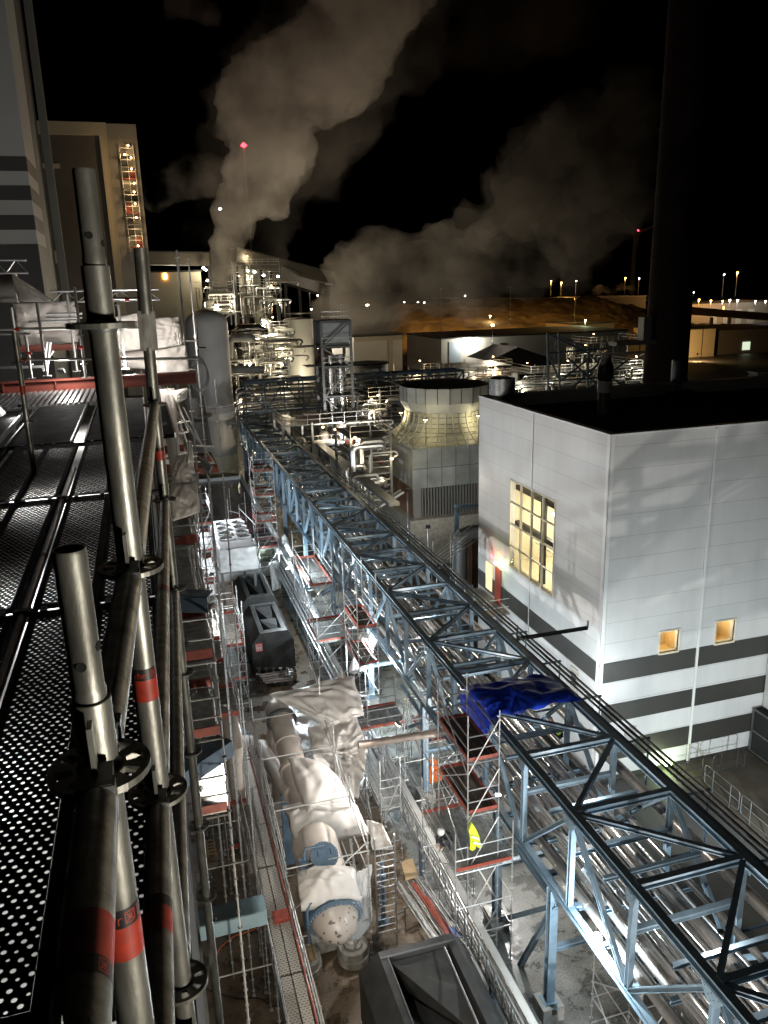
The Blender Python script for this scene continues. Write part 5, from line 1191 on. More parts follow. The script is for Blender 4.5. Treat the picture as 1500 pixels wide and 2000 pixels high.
# red lettered band on the platform toe board
# ------------------------------------------------------------------ workers
def person(label,loc,face,pose,top=navy,legs=navy,helmet=helmetw,vest=None,sc_=1.0):
    t=thing('person',label,'person',loc)
    loc=Vector(loc); cs,sn=math.cos(face),math.sin(face)
    def W(p): return loc+Vector((p[0]*cs-p[1]*sn,p[0]*sn+p[1]*cs,p[2]))*sc_
    J=pose; names=list(J); idx={n:i for i,n in enumerate(names)}
    E_=[('pelvis','spine'),('spine','chest'),('chest','neck'),('neck','head0'),('head0','head1'),('chest','shL'),('shL','elL'),('elL','haL'),('chest','shR'),('shR','elR'),('elR','haR'),('pelvis','hiL'),('hiL','knL'),('knL','anL'),('anL','toL'),('pelvis','hiR'),('hiR','knR'),('knR','anR'),('anR','toR')]
    rad={'pelvis':.15,'spine':.14,'chest':.165,'neck':.06,'head0':.085,'head1':.085,'shL':.08,'shR':.08,'elL':.055,'elR':.055,'haL':.04,'haR':.04,'hiL':.10,'hiR':.10,'knL':.075,'knR':.075,'anL':.055,'anR':.055,'toL':.05,'toR':.05}
    me=bpy.data.meshes.new('body'); me.from_pydata([W(J[n]) for n in names],[(idx[a],idx[b]) for a,b in E_],[]); me.materials.append(top)
    o=bpy.data.objects.new('body',me); C.objects.link(o); o.parent=t; o.location=-t.location
    sk=o.modifiers.new('skin','SKIN'); 
    for i,n in enumerate(names): me.skin_vertices[0].data[i].radius=(rad[n],rad[n]); 
    me.skin_vertices[0].data[0].use_root=True
    sk.use_smooth_shade=True; ss=o.modifiers.new('sub','SUBSURF'); ss.levels=1; ss.render_levels=2
    h=W(J['head1']); up=(W(J['head1'])-W(J['head0'])).normalized()
    mb=MB(); mb.lathe(h,[(0.15,-0.0),(0.13,0.02),(0.125,0.06),(0.09,0.12),(0,0.15)],16,axis=up); mb.build('helmet',helmet,t)
    mb=MB(); mb.lathe(W(J['head0']),[(0.0,-0.09),(0.07,-0.07),(0.094,0.0),(0.094,0.09)],14,axis=up); mb.build('face',skin,t)
    for n in ('haL','haR'):
        mb=MB(); p=W(J[n]); d=(p-W(J['el'+n[2]])).normalized(); mb.beam(p,p+d*0.09,0.08,0.035)
        sd_=d.cross(Vector((0,0,1))); sd_=sd_.normalized() if sd_.length>0.1 else Vector((1,0,0))
        for k in range(4): q_=p+d*0.085+sd_*(0.03-0.02*k); mb.tube(q_,q_+d*(0.07-0.008*abs(k-1))-Vector((0,0,0.02)),0.009,5)
        mb.tube(p+d*0.03+sd_*0.035,p+d*0.07+sd_*0.075,0.01,5); mb.build('hand',skin,t)
    if vest:
        mb=MB(); s0=W(J['spine']); c0=W(J['chest']); n0=W(J['neck']); mb.path([s0-(c0-s0)*0.4,s0,c0,c0.lerp(n0,0.55)],[0.185,0.18,0.205,0.12],14); v=mb.build('hi_vis_vest',vest,t)
        mb=MB(); mb.path([s0,s0+(c0-s0).normalized()*0.05],[0.187,0.19],14); sub(mb.build('reflective_tape',reflect,t),v)
    return t
stand={'pelvis':(0,0,.95),'spine':(0,.02,1.15),'chest':(0,.06,1.38),'neck':(0,.08,1.52),'head0':(0,.11,1.62),'head1':(0,.12,1.70),'shL':(-.19,.05,1.42),'elL':(-.26,.10,1.15),'haL':(-.22,.33,1.05),'shR':(.19,.05,1.42),'elR':(.27,.12,1.16),'haR':(.2,.36,1.12),'hiL':(-.1,0,.88),'knL':(-.12,.05,.5),'anL':(-.12,0,.09),'toL':(-.13,.16,.05),'hiR':(.1,0,.88),'knR':(.13,.1,.5),'anR':(.13,.04,.09),'toR':(.14,.2,.05)}
crouch={'pelvis':(0,0,.42),'spine':(0,.12,.6),'chest':(0,.3,.78),'neck':(0,.42,.88),'head0':(0,.5,.94),'head1':(0,.56,1.0),'shL':(-.19,.3,.8),'elL':(-.25,.45,.58),'haL':(-.14,.62,.45),'shR':(.19,.3,.8),'elR':(.26,.45,.6),'haR':(.12,.65,.48),'hiL':(-.11,.02,.4),'knL':(-.18,.4,.5),'anL':(-.15,.15,.09),'toL':(-.17,.3,.05),'hiR':(.11,.02,.4),'knR':(.18,.42,.46),'anR':(.15,.18,.09),'toR':(.16,.34,.05)}
w1=gz(440,1280,4.35); person('worker in dark clothes and yellow vest standing on the lower scaffold run',(1.85,36.3,4.3),2.6,stand,vest=yellow)
w2=gz(1097,1440,6.3); person('crouching worker with yellow vest and white helmet under the blue tarpaulin',(w2.x,w2.y,5.95),0.6,crouch,vest=yellow)
w3=gz(878,1628,4.3); person('stooping worker in dark clothes with pale helmet on the red-edged stage',(9.25,24.0,4.52),2.2,crouch,vest=None,helmet=helmetw)
# orange trolley under the rack
tr_=thing('orange_trolley','small orange wheeled machine standing under the pipe rack beside a blue leg','trolley',gz(845,1530,0))
c=gz(845,1528,0); mb=MB(); mb.box(c.x-0.35,c.x+0.35,c.y-0.5,c.y+0.5,0.35,1.0); mb.box(c.x-0.25,c.x+0.25,c.y-0.35,c.y+0.2,1.002,1.25); mb.build('body',orange,tr_)
for dx in (-0.38,0.38):
    for dy in (-0.35,0.35): mb=MB(); mb.tube((c.x+dx-0.06,c.y+dy,0.2),(c.x+dx+0.06,c.y+dy,0.2),0.2,16); mb.build('wheel',blackm,tr_)
mb=MB(); mb.path([(c.x-0.25,c.y+0.5,0.8),(c.x-0.25,c.y+0.95,1.2),(c.x+0.25,c.y+0.95,1.2),(c.x+0.25,c.y+0.5,0.8)],0.02,6); mb.build('handle',blackm,tr_)
# ------------------------------------------------------------------ upper left: stage, sheets, red beam
def ppoly(y,pts): return [gy(px,py,y) for px,py in pts]
rbx0,rbx1=gy(-30,757,16).x,gy(383,735,16).x; rz=23.40
t=thing('red_beam','long red primed steel beam crossing the picture behind the dark deck','steel beam',(rbx0,16,rz))
mb=MB(); mb.ibeam((rbx0-2,16,rz),(rbx1,16,rz),0.2,0.22,0.03); mb.build('beam',redbeam,t)
mb=MB()
for k in range(4): mb.box(rbx0+0.3+k*0.9,rbx0+0.32+k*0.9,15.91,16.09,rz-0.08,rz+0.08)
mb.build('stiffener',redbeam,t)
t=thing('red_beam','shorter dark red beam further back between the sheets','steel beam',(rbx0,18.5,rz))
A=gy(30,682,18.5); B=gy(150,682,18.5); mb=MB(); mb.ibeam((A.x,18.5,A.z),(B.x,18.5,A.z),0.15,0.12,0.02); mb.build('beam',redbeam,t)
t=thing('steel_grating','bright lit strip of ribbed steel grating in front of the red beam','grating',(rbx0,14,23.4))
mb=MB(); x=rbx0-0.5
while x<gy(205,780,14.3).x: mb.box(x,x+0.05,13.75,15.75,23.30,23.33); x+=0.09
mb.build('bars',alu,t)
mb=MB()
for y in (13.8,14.4,15.0,15.6): mb.beam((rbx0-0.5,y,23.28),(gy(205,780,14.3).x,y,23.28),0.05,0.05)
mb.build('bearer',galv,t)
def lamp_here(label,p,e,col,em,head=0.2,tgt=None,soft=0.1): return floodlight(label,p,tgt or (Vector(p)+Vector((0,-1,-0.6))),e,col,em,head=head,soft=soft)
lamp_here('dazzling work lamp behind the tallest pole, above the red beam',gy(252,731,16.9),170,(1,0.93,0.85),e_white,0.3,(0,18,24.5))
lamp_here('small work lamp low on the red beam stage at the left',gy(120,722,15.4),60,(1,0.95,0.9),e_white,0.12,(-1.2,16,24.2))
lamp_here('work lamp lighting the wrapped scaffold from inside at the upper left',gy(330,700,22.5)+Vector((0,0,0.3)),260,(1,0.9,0.8),e_white,0.2,(0.5,24,24),0.2)
s=Scaf('scaffold stage of bright tubes standing above the red beam at the upper left',(-1.5,15.5,23.5),'scaffold_stage')
for px,pyb,pyt in ((62,740,648),(92,735,590),(168,738,560),(218,735,560)):
    b=gy(px,pyb,15.4); s.standard(b.x,15.4,b.z,gy(px,pyt,15.4).z,n=8)
for px,pyb,pyt in ((40,720,600),(150,725,575),(245,720,570),(300,725,590)):
    b=gy(px,pyb,17.2); s.standard(b.x,17.2,b.z,gy(px,pyt,17.2).z,n=8)
for (a,b,y) in (((-20,643),(285,640),15.4),((30,702),(385,700),15.4),((-20,652),(60,652),15.2),((90,614),(160,612),17.2),((90,622),(160,620),17.2),((55,629),(150,626),17.2),((210,583),(290,583),15.4),((0,718),(90,716),15.6)): s.tube(gy(*a,y),gy(*b,y),n=8)
for (a,b,y) in (((85,725),(92,668),16.2),((98,668),(92,725),16.2),((82,720),(104,685),16.2)): s.tube(gy(*a,y),gy(*b,y),'diagonal_brace',n=8)
mb=MB(); a=gy(40,703,15.37); b=gy(52,703,15.37); mb.tube(a,b,0.026,10); s.part('red_sticker',mb,redlab)
for (px,py) in ((33,643),(248,585),(232,700),(57,690),(158,678)):
    mb=MB(); a=gy(px-4,py,15.36); b=gy(px+5,py,15.36); mb.tube(a,b,0.027,10); s.part('red_sticker',mb,emis('bright_red',(0.75,0.03,0.02),0.0))
s.done()
def alutruss(label,A,B,h):
    t=thing('lattice_girder',label,'lattice girder',A,'lattice girders'); A=Vector(A);B=Vector(B)
    up=Vector((0,0,h)); mb=MB(); mb.tube(A,B,0.025,8); mb.tube(A+up,B+up,0.025,8); mb.build('chord',alu,t)
    n=max(4,int((B-A).length/0.28)); mb=MB()
    for k in range(n): p=A.lerp(B,k/n); q=A.lerp(B,(k+1)/n); mb.tube(p+(up if k%2 else Vector()),q+(Vector() if k%2 else up),0.013,5)
    mb.build('web',alu,t)
alutruss('aluminium lattice girder behind the tallest pole top',gy(100,590,19),gy(312,585,19),0.22)
alutruss('aluminium lattice girder over the dark duct at the left edge',gy(-30,533,19),gy(55,533,19),0.26)
SC='plastic sheets of the wrapped scaffold'
def vsheet(label,pts,y,m=sheet,seed=1,fold=0.040,arch=0.08,dy=0.0,nu=26,nv=26):
    P=[gy(px,py,y+(dy if i in (1,2) else 0)) for i,(px,py) in enumerate(pts)]
    return cloth('plastic_sheet',label,P,m,nu,nv,arch=arch,fold=fold,seed=seed,group=SC,dirn=(0,-1,0.05),fs=1.8)
vsheet('dim white sheet with wavy left edge hanging at the far upper left',[(24,592),(150,588),(152,668),(42,678)],19,seed=31,fold=0.08)
vsheet('brightly lit cream sheet to the right of the tallest pole',[(212,622),(278,608),(284,680),(218,690)],18.5,seed=32,fold=0.05)
vsheet('square white sheet with crossing folds right of the third pole',[(292,622),(348,618),(356,672),(300,684)],18.5,seed=33,fold=0.09)
vsheet('dim rounded sheet above the lamp behind the tallest pole',[(218,690),(290,682),(296,720),(216,716)],18.9,seed=34,fold=0.032,arch=0.25)
vsheet('brownish white sheet below the crossing folds sheet',[(292,685),(362,674),(372,738),(300,745)],18.4,seed=35,fold=0.08)
vsheet('tall pale sheet hanging below the red beam end',[(312,760),(340,758),(352,905),(335,930)],17.6,seed=36,fold=0.04)
vsheet('small crumpled white sheet bulging right of the red beam end',[(334,765),(366,758),(364,778),(345,786)],17.5,seed=37,fold=0.064,arch=0.2)
vsheet('wide pinkish sheet wrapped on the scaffold side, second from the bottom',[(345,892),(375,885),(383,940),(332,945)],17.3,seed=38,fold=0.05)
vsheet('lowest pinkish sheet wrapped on the scaffold side with sagging hem',[(332,945),(384,940),(390,1000),(338,1018)],17.25,seed=39,fold=0.05)
vsheet('twisted strip of white sheet dangling right of the facade scaffold posts',[(366,858),(374,862),(378,900),(366,905)],17.2,seed=40,fold=0.048,nu=8)
# tall outer posts and braces of the wrapped scaffold
s=Scaf('slender outer scaffold frame with long diagonals in front of the pale silo',(1.1,20,12),'pole_scaffold')
for (x,y,z0,pyt) in ((1.02,19.5,0,600),(1.55,24,0,600),(2.0,24,0,735),(1.85,28,0,740),(1.15,30,0,680)):
    # top picked on the photograph
    b=Vector((x,y,z0)); 
    zt_=25.9 if pyt<=600 else (22.5 if pyt>700 else 23.5)
    s.standard(x,y,z0,zt_,n=6)
for (a,b,y) in (((308,665),(385,665),19.5),((312,722),(380,720),19.5),((305,745),(385,860),19.5),((320,760),(372,985),19.5),((305,668),(360,712),19.5),((315,830),(370,822),19.5),((318,895),(385,890),19.5),((328,955),(392,950),19.5),((310,1000),(392,995),19.5),((360,820),(420,905),24),((365,870),(418,872),24),((365,900),(420,905),24),((300,650),(352,652),19.5),((385,962),(398,1000),19.5),((358,795),(395,870),24)):
    s.tube(gy(*a,y),gy(*b,y),'ledger' if abs(a[1]-b[1])<12 else 'diagonal_brace')
mb=MB(); 
for k in range(5):
    a=gy(372+k*3,880+k*2,24.3); b=gy(415-k*2,912+k*4,23.7); mb.beam(a,b,0.1,0.03)
s.part('stair_rail',mb,galv_dark)
mb=MB(); a=gy(372,862,24.6); b=gy(416,900,24.6); mb.box(a.x,b.x+0.1,24,26.5,a.z-0.9,a.z-0.75); s.part('deck',mb,redbeam)
s.done()
t=thing('cable_coil','coil of grey cable hung on the scaffold in front of the silo','cable coil',gy(390,730,21))
mb=MB()
for k in range(7):
    c=gy(389,728,21); pts=[]
    for j in range(25): a=2*PI*j/24; pts.append(c+Vector((0.19*math.sin(a)*(1+0.05*k),0.02*k,0.42*math.cos(a)*(1-0.02*k)-0.02*k)))
    mb.path(pts,0.012,5)
mb.build('loops',mat('cable_grey',(0.25,0.25,0.24),0.5),t)
mb=MB(); mb.tube(gy(384,640,21),gy(388,700,21),0.02,6); mb.tube(gy(386,680,21),gy(402,680,21),0.035,6); mb.build('hanger',galv_dark,t)
t=thing('ventilation_duct','grey ventilation duct with flange behind the facade scaffold near the silo foot','duct',(2,27,19)); mb=MB(); mb.path([gy(378,775,26),gy(384,815,26),gy(390,870,26)],[0.33,0.36,0.42],18); mb.lathe(gy(384,812,26),[(0.3,-0.03),(0.5,-0.03),(0.5,0.03),(0.3,0.03)],18); mb.build('duct',galv_dark,t)
# domed clad duct end on the left edge
t=thing('clad_duct','big round sheet-metal clad duct bulging in from the left edge','duct',(-3.2,12,22))
c=gy(-55,862,12.0); mb=MB(); ax=Vector((0.72,-0.35,0.35)).normalized()
mb.lathe(c-ax*0.6,[(1.0,-1.5),(1.0,0.0),(0.99,0.25),(0.93,0.5),(0.80,0.72),(0.6,0.9),(0.35,1.0),(0,1.04)],28,axis=ax,smooth=False); mb.build('cladding',mat('duct_cladding',(0.42,0.42,0.41),0.4,0.5,nz=0.15,nscale=2),t)
light_duct=lamp_here('small work lamp beside the clad duct at the left edge',gy(48,800,12.4)+Vector((0.0,-0.5,0.1)),10,(1,0.98,0.95),e_white,0.06,gy(20,820,12))
t=thing('scaffold_standard','dark leaning scaffold pole at the left with rosette, before the red beam','scaffold pole',gy(60,905,8.0))
a=gy(28,648,8.0); b=gy(68,930,8.0); mb=MB(); mb.tube(b,a,RT,18); mb.build('tube',galv_near,t)
for py in (706,820): mb=MB(); p=a.lerp(b,(py-648)/282); rosette(mb,p); mb.build('rosette',galv_near,t)
band(t,a,b,RT,(a-b).length*0.36,(a-b).length*0.42,redlab,'red_sticker')
t=thing('round_duct','dim horizontal silver duct wrapped with a torn rag at the far left','duct',(-4,22,25.5)); mb=MB(); a=gy(-60,560,22); b=gy(34,562,22); mb.tube(a,b,0.36,20); mb.build('pipe_jacket',clad_dull,t)
cloth('plastic_sheet','torn grey rag tied round the dim duct at the far left',[gy(22,530,21.6),gy(38,545,21.6),gy(110,590,21.8),gy(35,588,21.6)],sheet,16,16,arch=0.1,fold=0.096,seed=44,dirn=(0,-1,0.1))
# ------------------------------------------------------------------ tall buildings upper left
Y1=80.0
bx=gy(52,320,Y1).x
b1=thing('boiler_building','tall grey tower block with dark horizontal bands at the upper left edge','tower block',(bx,Y1,0))
ztop=75
mb=MB(); mb.box(bx-40,bx,Y1,Y1+8,-1.3,ztop); mb.build('wall',bldgrey,b1)
mb=MB(); mb.box(bx-40,bx-0.6,Y1+8.0,Y1+23,-1.3,ztop-6); mb.build('recessed_wall',bldark,b1)
zs=[gy(20,py,Y1).z for py in (305,334,362,391,420,449,477)]
for (z1,z0) in ((zs[0],zs[1]),(zs[2],zs[3]),(zs[4],zs[5]),(zs[6],-1.3)):
    mb=MB(); mb.box(bx-40,bx,Y1-0.03,Y1-0.003,z0,z1); mb.box(bx+0.003,bx+0.03,Y1-0.03,Y1+8,z0,z1); mb.build('dark_band',bldark,b1)
mb=MB(); mb.box(bx-0.35,bx+0.5,Y1+22.9,Y1+23.3,-1.3,ztop-6); mb.build('corner_trim',tan,b1)
Y2=130.0
L2=gy(88,238,Y2); Rr=gy(265,245,Y2)
b2=thing('turbine_building','tan tower block with a pale raised frame behind the tallest pole','tower block',(-3,Y2,0))
zt=L2.z; x0=L2.x-6; x1=Rr.x
xf=gy(207,243,Y2).x
mb=MB(); mb.box(x0,x1,Y2,Y2+25,-1.3,zt); mb.build('wall',brown,b2)
mb=MB(); mb.box(xf+0.0,x1,Y2-0.06,Y2-0.003,-1.3,zt); mb.build('side_panel',tan,b2)
mb=MB(); zf=gy(150,264,Y2).z; mb.box(x0,xf-1.1,Y2-0.5,Y2-0.003,zf,zt+0.05); mb.box(xf-1.1,xf,Y2-0.5,Y2-0.003,-1.3,zt+0.05); mb.build('pale_frame',mat('pale_frame',(0.5,0.42,0.28),0.6),b2)
mb=MB(); za=gy(100,320,Y2).z; mb.box(x0,gy(118,330,Y2).x,Y2-0.3,Y2-0.004,za-0.6,za); mb.box(x0,gy(118,500,Y2).x,Y2-0.3,Y2-0.004,gy(110,500,Y2).z-1,gy(110,490,Y2).z); mb.build('ledge',MT['pale_frame'],b2)
# lit stair scaffold on its right edge
s=Scaf('narrow lit scaffold stair climbing the right edge of the tan tower block',(2,128,28),'stair_scaffold')
a=gy(247,282,128); b=gy(268,482,128); sxw=1.9; rs=random.Random(8)
X0_=gy(256,380,128).x-0.95
for dx in (0,0.95,1.9):
    for dy in (0,1.2): mb=MB(); mb.tube((X0_+dx,128+dy,b.z-2),(X0_+dx,128+dy,a.z),0.05,6); s.part('standard',mb,scafm)
z=b.z; k=0
while z<a.z-0.3:
    mb=MB(); mb.box(X0_,X0_+1.9,127.95,129.2,z-0.06,z); s.part('deck',mb,plank if k%3 else redm)
    mb=MB(); mb.tube((X0_,128,z+0.9),(X0_+1.9,128,z+0.9),0.045,5); s.part('guard_rail',mb,scafm)
    mb=MB(); mb.box(X0_+(0.05 if k%2 else 1.0),X0_+(0.9 if k%2 else 1.85),129.15,129.2,z+0.1,z+1.4); s.part('backing_board',mb,[redm,bldark,tan][k%3])
    z+=1.55; k+=1
for (px,py) in ((250,284),(243,302),(256,308),(257,330),(262,358),(264,398),(266,425),(270,480),(262,375)):
    p=gy(px,py,127.6); mb=MB(); mb.lathe(p,[(0,-0.14),(0.14,0),(0,0.14)],8); s.part('stair_lamp',mb,e_warm)
for f in (0.1,0.35,0.62,0.9): p=a.lerp(b,f); light('lamp_light','POINT',(X0_+1.0,127.0,p.z),150,(1,0.68,0.32),s.t,soft=0.2)
s.done()
# flood on the tan block, from its own fixture
floodlight('far floodlight washing the tan tower block from below',(-8,118,22),(-2,130,36),260,(1,0.84,0.62),e_warm,mast=0,head=0.6,spot=110)
floodlight('far floodlight washing the grey banded tower block',(-14,40,27),(-12,80,40),3600,(1,0.92,0.8),e_warm,mast=0,head=0.6,spot=90)
# ------------------------------------------------------------------ silo
SY=105.0; st_=gy(405,640,SY); sb_=gy(432,930,SY)
silo=thing('silo','tall pale grey silo with domed top beside the far end of the rack','silo',(st_.x,SY,0))
sx=(gy(405,700,SY).x+gy(428,880,SY).x)/2; r=2.62
zt=gy(405,632,SY).z; zb=gy(430,795,SY).z; zk=gy(430,885,SY).z
mb=MB(); mb.lathe((sx,SY,0),[(r,zb),(r,zt),(r*0.95,zt+0.6),(r*0.75,zt+1.2),(r*0.4,zt+1.6),(0,zt+1.75)],48); mb.build('shell',tankm,silo)
mb=MB(); mb.lathe((sx,SY,0),[(r+0.02,zk),(r+0.02,zb-0.5)],48); mb.build('lower_shell',tankm,silo)
mb=MB(); mb.lathe((sx,SY,0),[(r+0.1,zb-0.5),(r+0.12,zb-0.45),(r+0.12,zb+0.2),(r+0.02,zb+0.25)],48); mb.build('ring_band',mat('silo_band',(0.30,0.30,0.29),0.5),silo)
mb=MB(); mb.lathe((sx,SY,0),[(r,-0.0),(r,zk)],48); mb.build('skirt',mat('silo_skirt',(0.55,0.52,0.38),0.5),silo)
mb=MB(); mb.lathe(gy(455,835,SY-2.9),[(0.25,0),(0.25,0.3),(0,0.31)],12,axis=Vector((0,-1,0))); mb.build('manhole',bldark,silo)
mb=MB(); mb.tube((sx-r-0.3,SY-0.5,0),(sx-r-0.3,SY-0.5,zt+1),0.12,8); mb.build('downpipe',tankm,silo)
# ------------------------------------------------------------------ far process area
def process_unit(label,x0,x1,y0,y1,z0,z1,seed,floors=3,em=e_warm,energy=900,col=YW,steel=galv,cat='process unit',vess=2,npipe=8,lamps=3):
    rr=random.Random(seed); t=thing('process_unit',label,cat,((x0+x1)/2,y0,z0),'process units')
    nx=max(2,int((x1-x0)/3.0)); h=(z1-z0)/floors; k=0
    for i in range(nx+1):
        for y in (y0,y1):
            x=x0+(x1-x0)*i/nx; mb=MB(); mb.ibeam((x,y,z0),(x,y,z1+rr.uniform(-0.5,0.9)),0.22,0.22,0.04); mb.build('column',steel,t)
    for f in range(1,floors+1):
        z=z0+h*f; xa=x0+(0 if rr.random()<0.6 else (x1-x0)*0.25); xb=x1
        mb=MB(); mb.box(xa,xb,y0,y1,z-0.12,z); mb.build('platform',steel,t)
        mb=MB()
        for hh in (0.55,1.1):
            mb.tube((xa,y0,z+hh),(xb,y0,z+hh),0.035,5); mb.tube((xa,y0,z+hh),(xa,y1,z+hh),0.035,5); mb.tube((xb,y0,z+hh),(xb,y1,z+hh),0.035,5)
        n=max(2,int((xb-xa)/1.3))
        for i in range(n+1): mb.tube((xa+(xb-xa)*i/n,y0,z),(xa+(xb-xa)*i/n,y0,z+1.1),0.03,5)
        mb.build('railing',scafm,t)
    for v in range(vess):
        x=rr.uniform(x0+1,x1-1); r=rr.uniform(0.5,1.1); hh=rr.uniform(0.5,1.05)*(z1-z0); mb=MB()
        mb.lathe((x,(y0+y1)/2,z0),[(r,0),(r,hh-r*0.4),(r*0.75,hh-r*0.12),(0,hh)],20); mb.build('vessel',rr.choice((tankm,clad,vessel)),t)
    for k in range(npipe):
        r=rr.choice((0.08,0.12,0.18,0.28)); m=rr.choice((clad,clad_dull,alu,tankm)); y=y0-rr.uniform(0.1,1.2); z=z0+rr.uniform(0.15,1.0)*(z1-z0); xa=rr.uniform(x0-1,x1-2); xb=xa+rr.uniform(1.5,(x1-x0)*0.8)
        zz=z+rr.uniform(-2,2); mb=MB()
        mb.path([(xa,y,z-rr.uniform(1,3)),(xa,y,z-0.35),(xa+0.1,y,z-0.1),(xa+0.35,y,z),(xb-0.35,y,z),(xb-0.1,y,z-0.1),(xb,y,z-0.35),(xb,y+1.5,z-0.9)],r,9); mb.build('pipe',m,t)
    for k in range(lamps):
        p=Vector((rr.uniform(x0,x1),y0-rr.uniform(0.3,1.0),z0+h*rr.randint(1,floors)-0.35+2.2*(k%2))); mb=MB(); mb.lathe(p,[(0,-0.1),(0.16,0),(0,0.1)],8); mb.build('lamp',em,t)
        light('lamp_light','POINT',p+Vector((0,-0.4,-0.35)),energy/lamps,col,t,soft=0.15)
    x=x0+(x1-x0)*0.3
    mb=MB()
    for s_ in (-0.5,0.5): mb.beam((x,y0-0.8+s_*0.8,z0),(x+(z1-z0)*0.5,y0-0.8+s_*0.8,z0+h),0.06,0.2)
    mb.build('stair_stringer',scafm,t)
    return t
def unit_px(label,pxa,pya,pxb,pyb,y,dep,seed,**kw):
    a=gy(pxa,pyb,y); b=gy(pxb,pya,y); return process_unit(label,a.x,b.x,y,y+dep,max(a.z,-1.3) if not kw.pop('ground',False) else -1.3,b.z,seed,**kw)
unit_px('brightly lit platform of white pipes right of the silo',452,655,560,760,128,7,1,floors=4,energy=1700,vess=3,npipe=22,lamps=4)
unit_px('lit steel frame with a pale hopper beyond the silo top',520,640,565,720,140,6,2,floors=3,energy=1500,vess=2,npipe=10,lamps=3)
unit_px('dim process unit with green-lit columns behind the silo dome',395,560,455,640,175,8,3,floors=3,energy=2000,vess=3,npipe=10,lamps=4)
unit_px('tall dark frame with small lamps under the conveyor bridge',465,515,545,615,200,8,4,floors=5,energy=1600,vess=3,npipe=8,lamps=5,steel=galv_dark)
unit_px('lit pipe deck between the silo and the crossing pipe bridge',452,765,620,815,118,6,5,floors=1,energy=1300,vess=3,npipe=14,lamps=2)
unit_px('yellow-lit ground-level plant under the crossing pipe bridge',560,820,720,960,88,6,6,floors=3,energy=550,vess=3,npipe=18,lamps=4)
unit_px('steel platforms and bracing left of the cooling tower',690,850,762,1000,70,6,7,floors=4,energy=200,vess=2,npipe=16,lamps=2,steel=galv_dark)
unit_px('reddish railed platform far behind the cooling tower',770,712,1000,770,150,10,8,floors=2,energy=3400,col=(1,0.7,0.4),vess=2,npipe=18,lamps=5)
unit_px('white-lit platforms between the cooling tower and the roof vents',960,715,1255,790,128,10,9,floors=2,energy=4500,col=(1,0.96,0.75),vess=4,npipe=30,lamps=6)
unit_px('dark low platform with a lamp behind the tall roof vent',1120,665,1250,705,150,8,10,floors=1,energy=300,vess=1,npipe=6,lamps=2,steel=galv_dark)
unit_px('dark plant with piping left of the cooling tower rim',700,770,785,850,100,8,11,floors=3,energy=600,vess=2,npipe=14,lamps=3,steel=galv_dark)
# bright bent stack with lamp
t=thing('bent_vent_pipe','bent vent pipe with a glaring lamp at its top right of the silo','vent pipe',gy(525,700,138))
mb=MB(); mb.path([gy(528,712,138),gy(527,650,138),gy(524,632,138),gy(518,625,138),gy(510,625,138)],0.55,12); mb.build('pipe_jacket',clad,t)
mb=MB(); p=gy(516,630,136); mb.lathe(p,[(0,-0.35),(0.35,0),(0,0.35)],10); mb.build('lamp',e_white,t); light('lamp_light','POINT',p+Vector((0,-0.8,0)),2600,(1,0.9,0.6),t,soft=0.3)
t=thing('pipe_loop','thick lagged pipe loop beside the bent vent pipe','pipe',gy(460,650,134)); mb=MB(); mb.path([gy(458,668,134),gy(459,650,134),gy(466,642,134),gy(505,640,134),gy(516,645,134),gy(520,668,134)],0.7,12); mb.build('pipe_jacket',clad,t)
t=thing('pipe_loop','pale yellow-lit pipe bend just right of the silo dome','pipe',gy(450,680,120)); mb=MB(); mb.path([gy(447,700,120),gy(448,668,120),gy(456,660,120),gy(490,660,120),gy(496,664,120)],0.62,12); mb.build('pipe_jacket',tankm,t)
t=thing('pipe_run','level white pipe running right from the silo','pipe',gy(450,722,112)); mb=MB(); mb.tube(gy(440,723,112),gy(515,722,112),0.55,12); mb.build('pipe_jacket',tankm,t)
# storage tank, low buildings
t=thing('storage_tank','plain white storage tank beyond the lit platforms','storage tank',gy(590,760,150)); a=gy(560,625,150); b=gy(616,625,150); r=(b.x-a.x)/2
mb=MB(); mb.lathe(((a.x+b.x)/2,150+r,-1.3),[(r,0),(r,a.z+1.3),(r*0.97,a.z+1.35),(0,a.z+1.7)],40); mb.build('shell',tankm,t)
mb=MB(); mb.lathe(((a.x+b.x)/2,150+r,a.z+0.1),[(r+0.02,0.9),(r+0.06,0.95),(r+0.02,1.0)],40); mb.build('rim_railing',scafm,t)
floodlight('floodlight at the foot of the white storage tank',gy(600,760,143),gy(590,690,150),5200,YW,e_warm,head=0.5,spot=100)
floodlight('yard floodlight on a mast in front of the cooling tower casing',(20.5,57.5,6.5),(25,70,9),2300,(1,0.97,0.85),e_white,mast=-1.3,head=0.4,spot=80,soft=0.2)
def bldg(name,label,cat,pts,y,dep,m,roofm_=None,trim=None,z0=-1.3):
    (pxa,pya),(pxb,pyb)=pts; a=gy(pxa,pya,y); b=gy(pxb,pyb,y); z=(a.z+b.z)/2
    t=thing(name,label,cat,((a.x+b.x)/2,y,z0)); mb=MB(); mb.box(a.x,b.x,y,y+dep,z0,z); mb.build('wall',m,t)
    mb=MB(); mb.box(a.x-0.3,b.x+0.3,y-0.3,y+dep+0.3,z+0.003,z+0.35); mb.build('roof',roofm_ or roofm,t)
    return t,a,b,z
t,a,b,z=bldg('plant_building','low grey plant building veiled by steam right of the stack tower','plant building',((690,658),(785,655)),165,20,bldgrey,trim=True)
mb=MB(); mb.box(a.x,b.x,164.6,164.99,z-0.9,z); mb.box(b.x-3.2,b.x-2.2,164.6,164.99,-1.3,z-0.9); mb.build('fascia',tan,t)
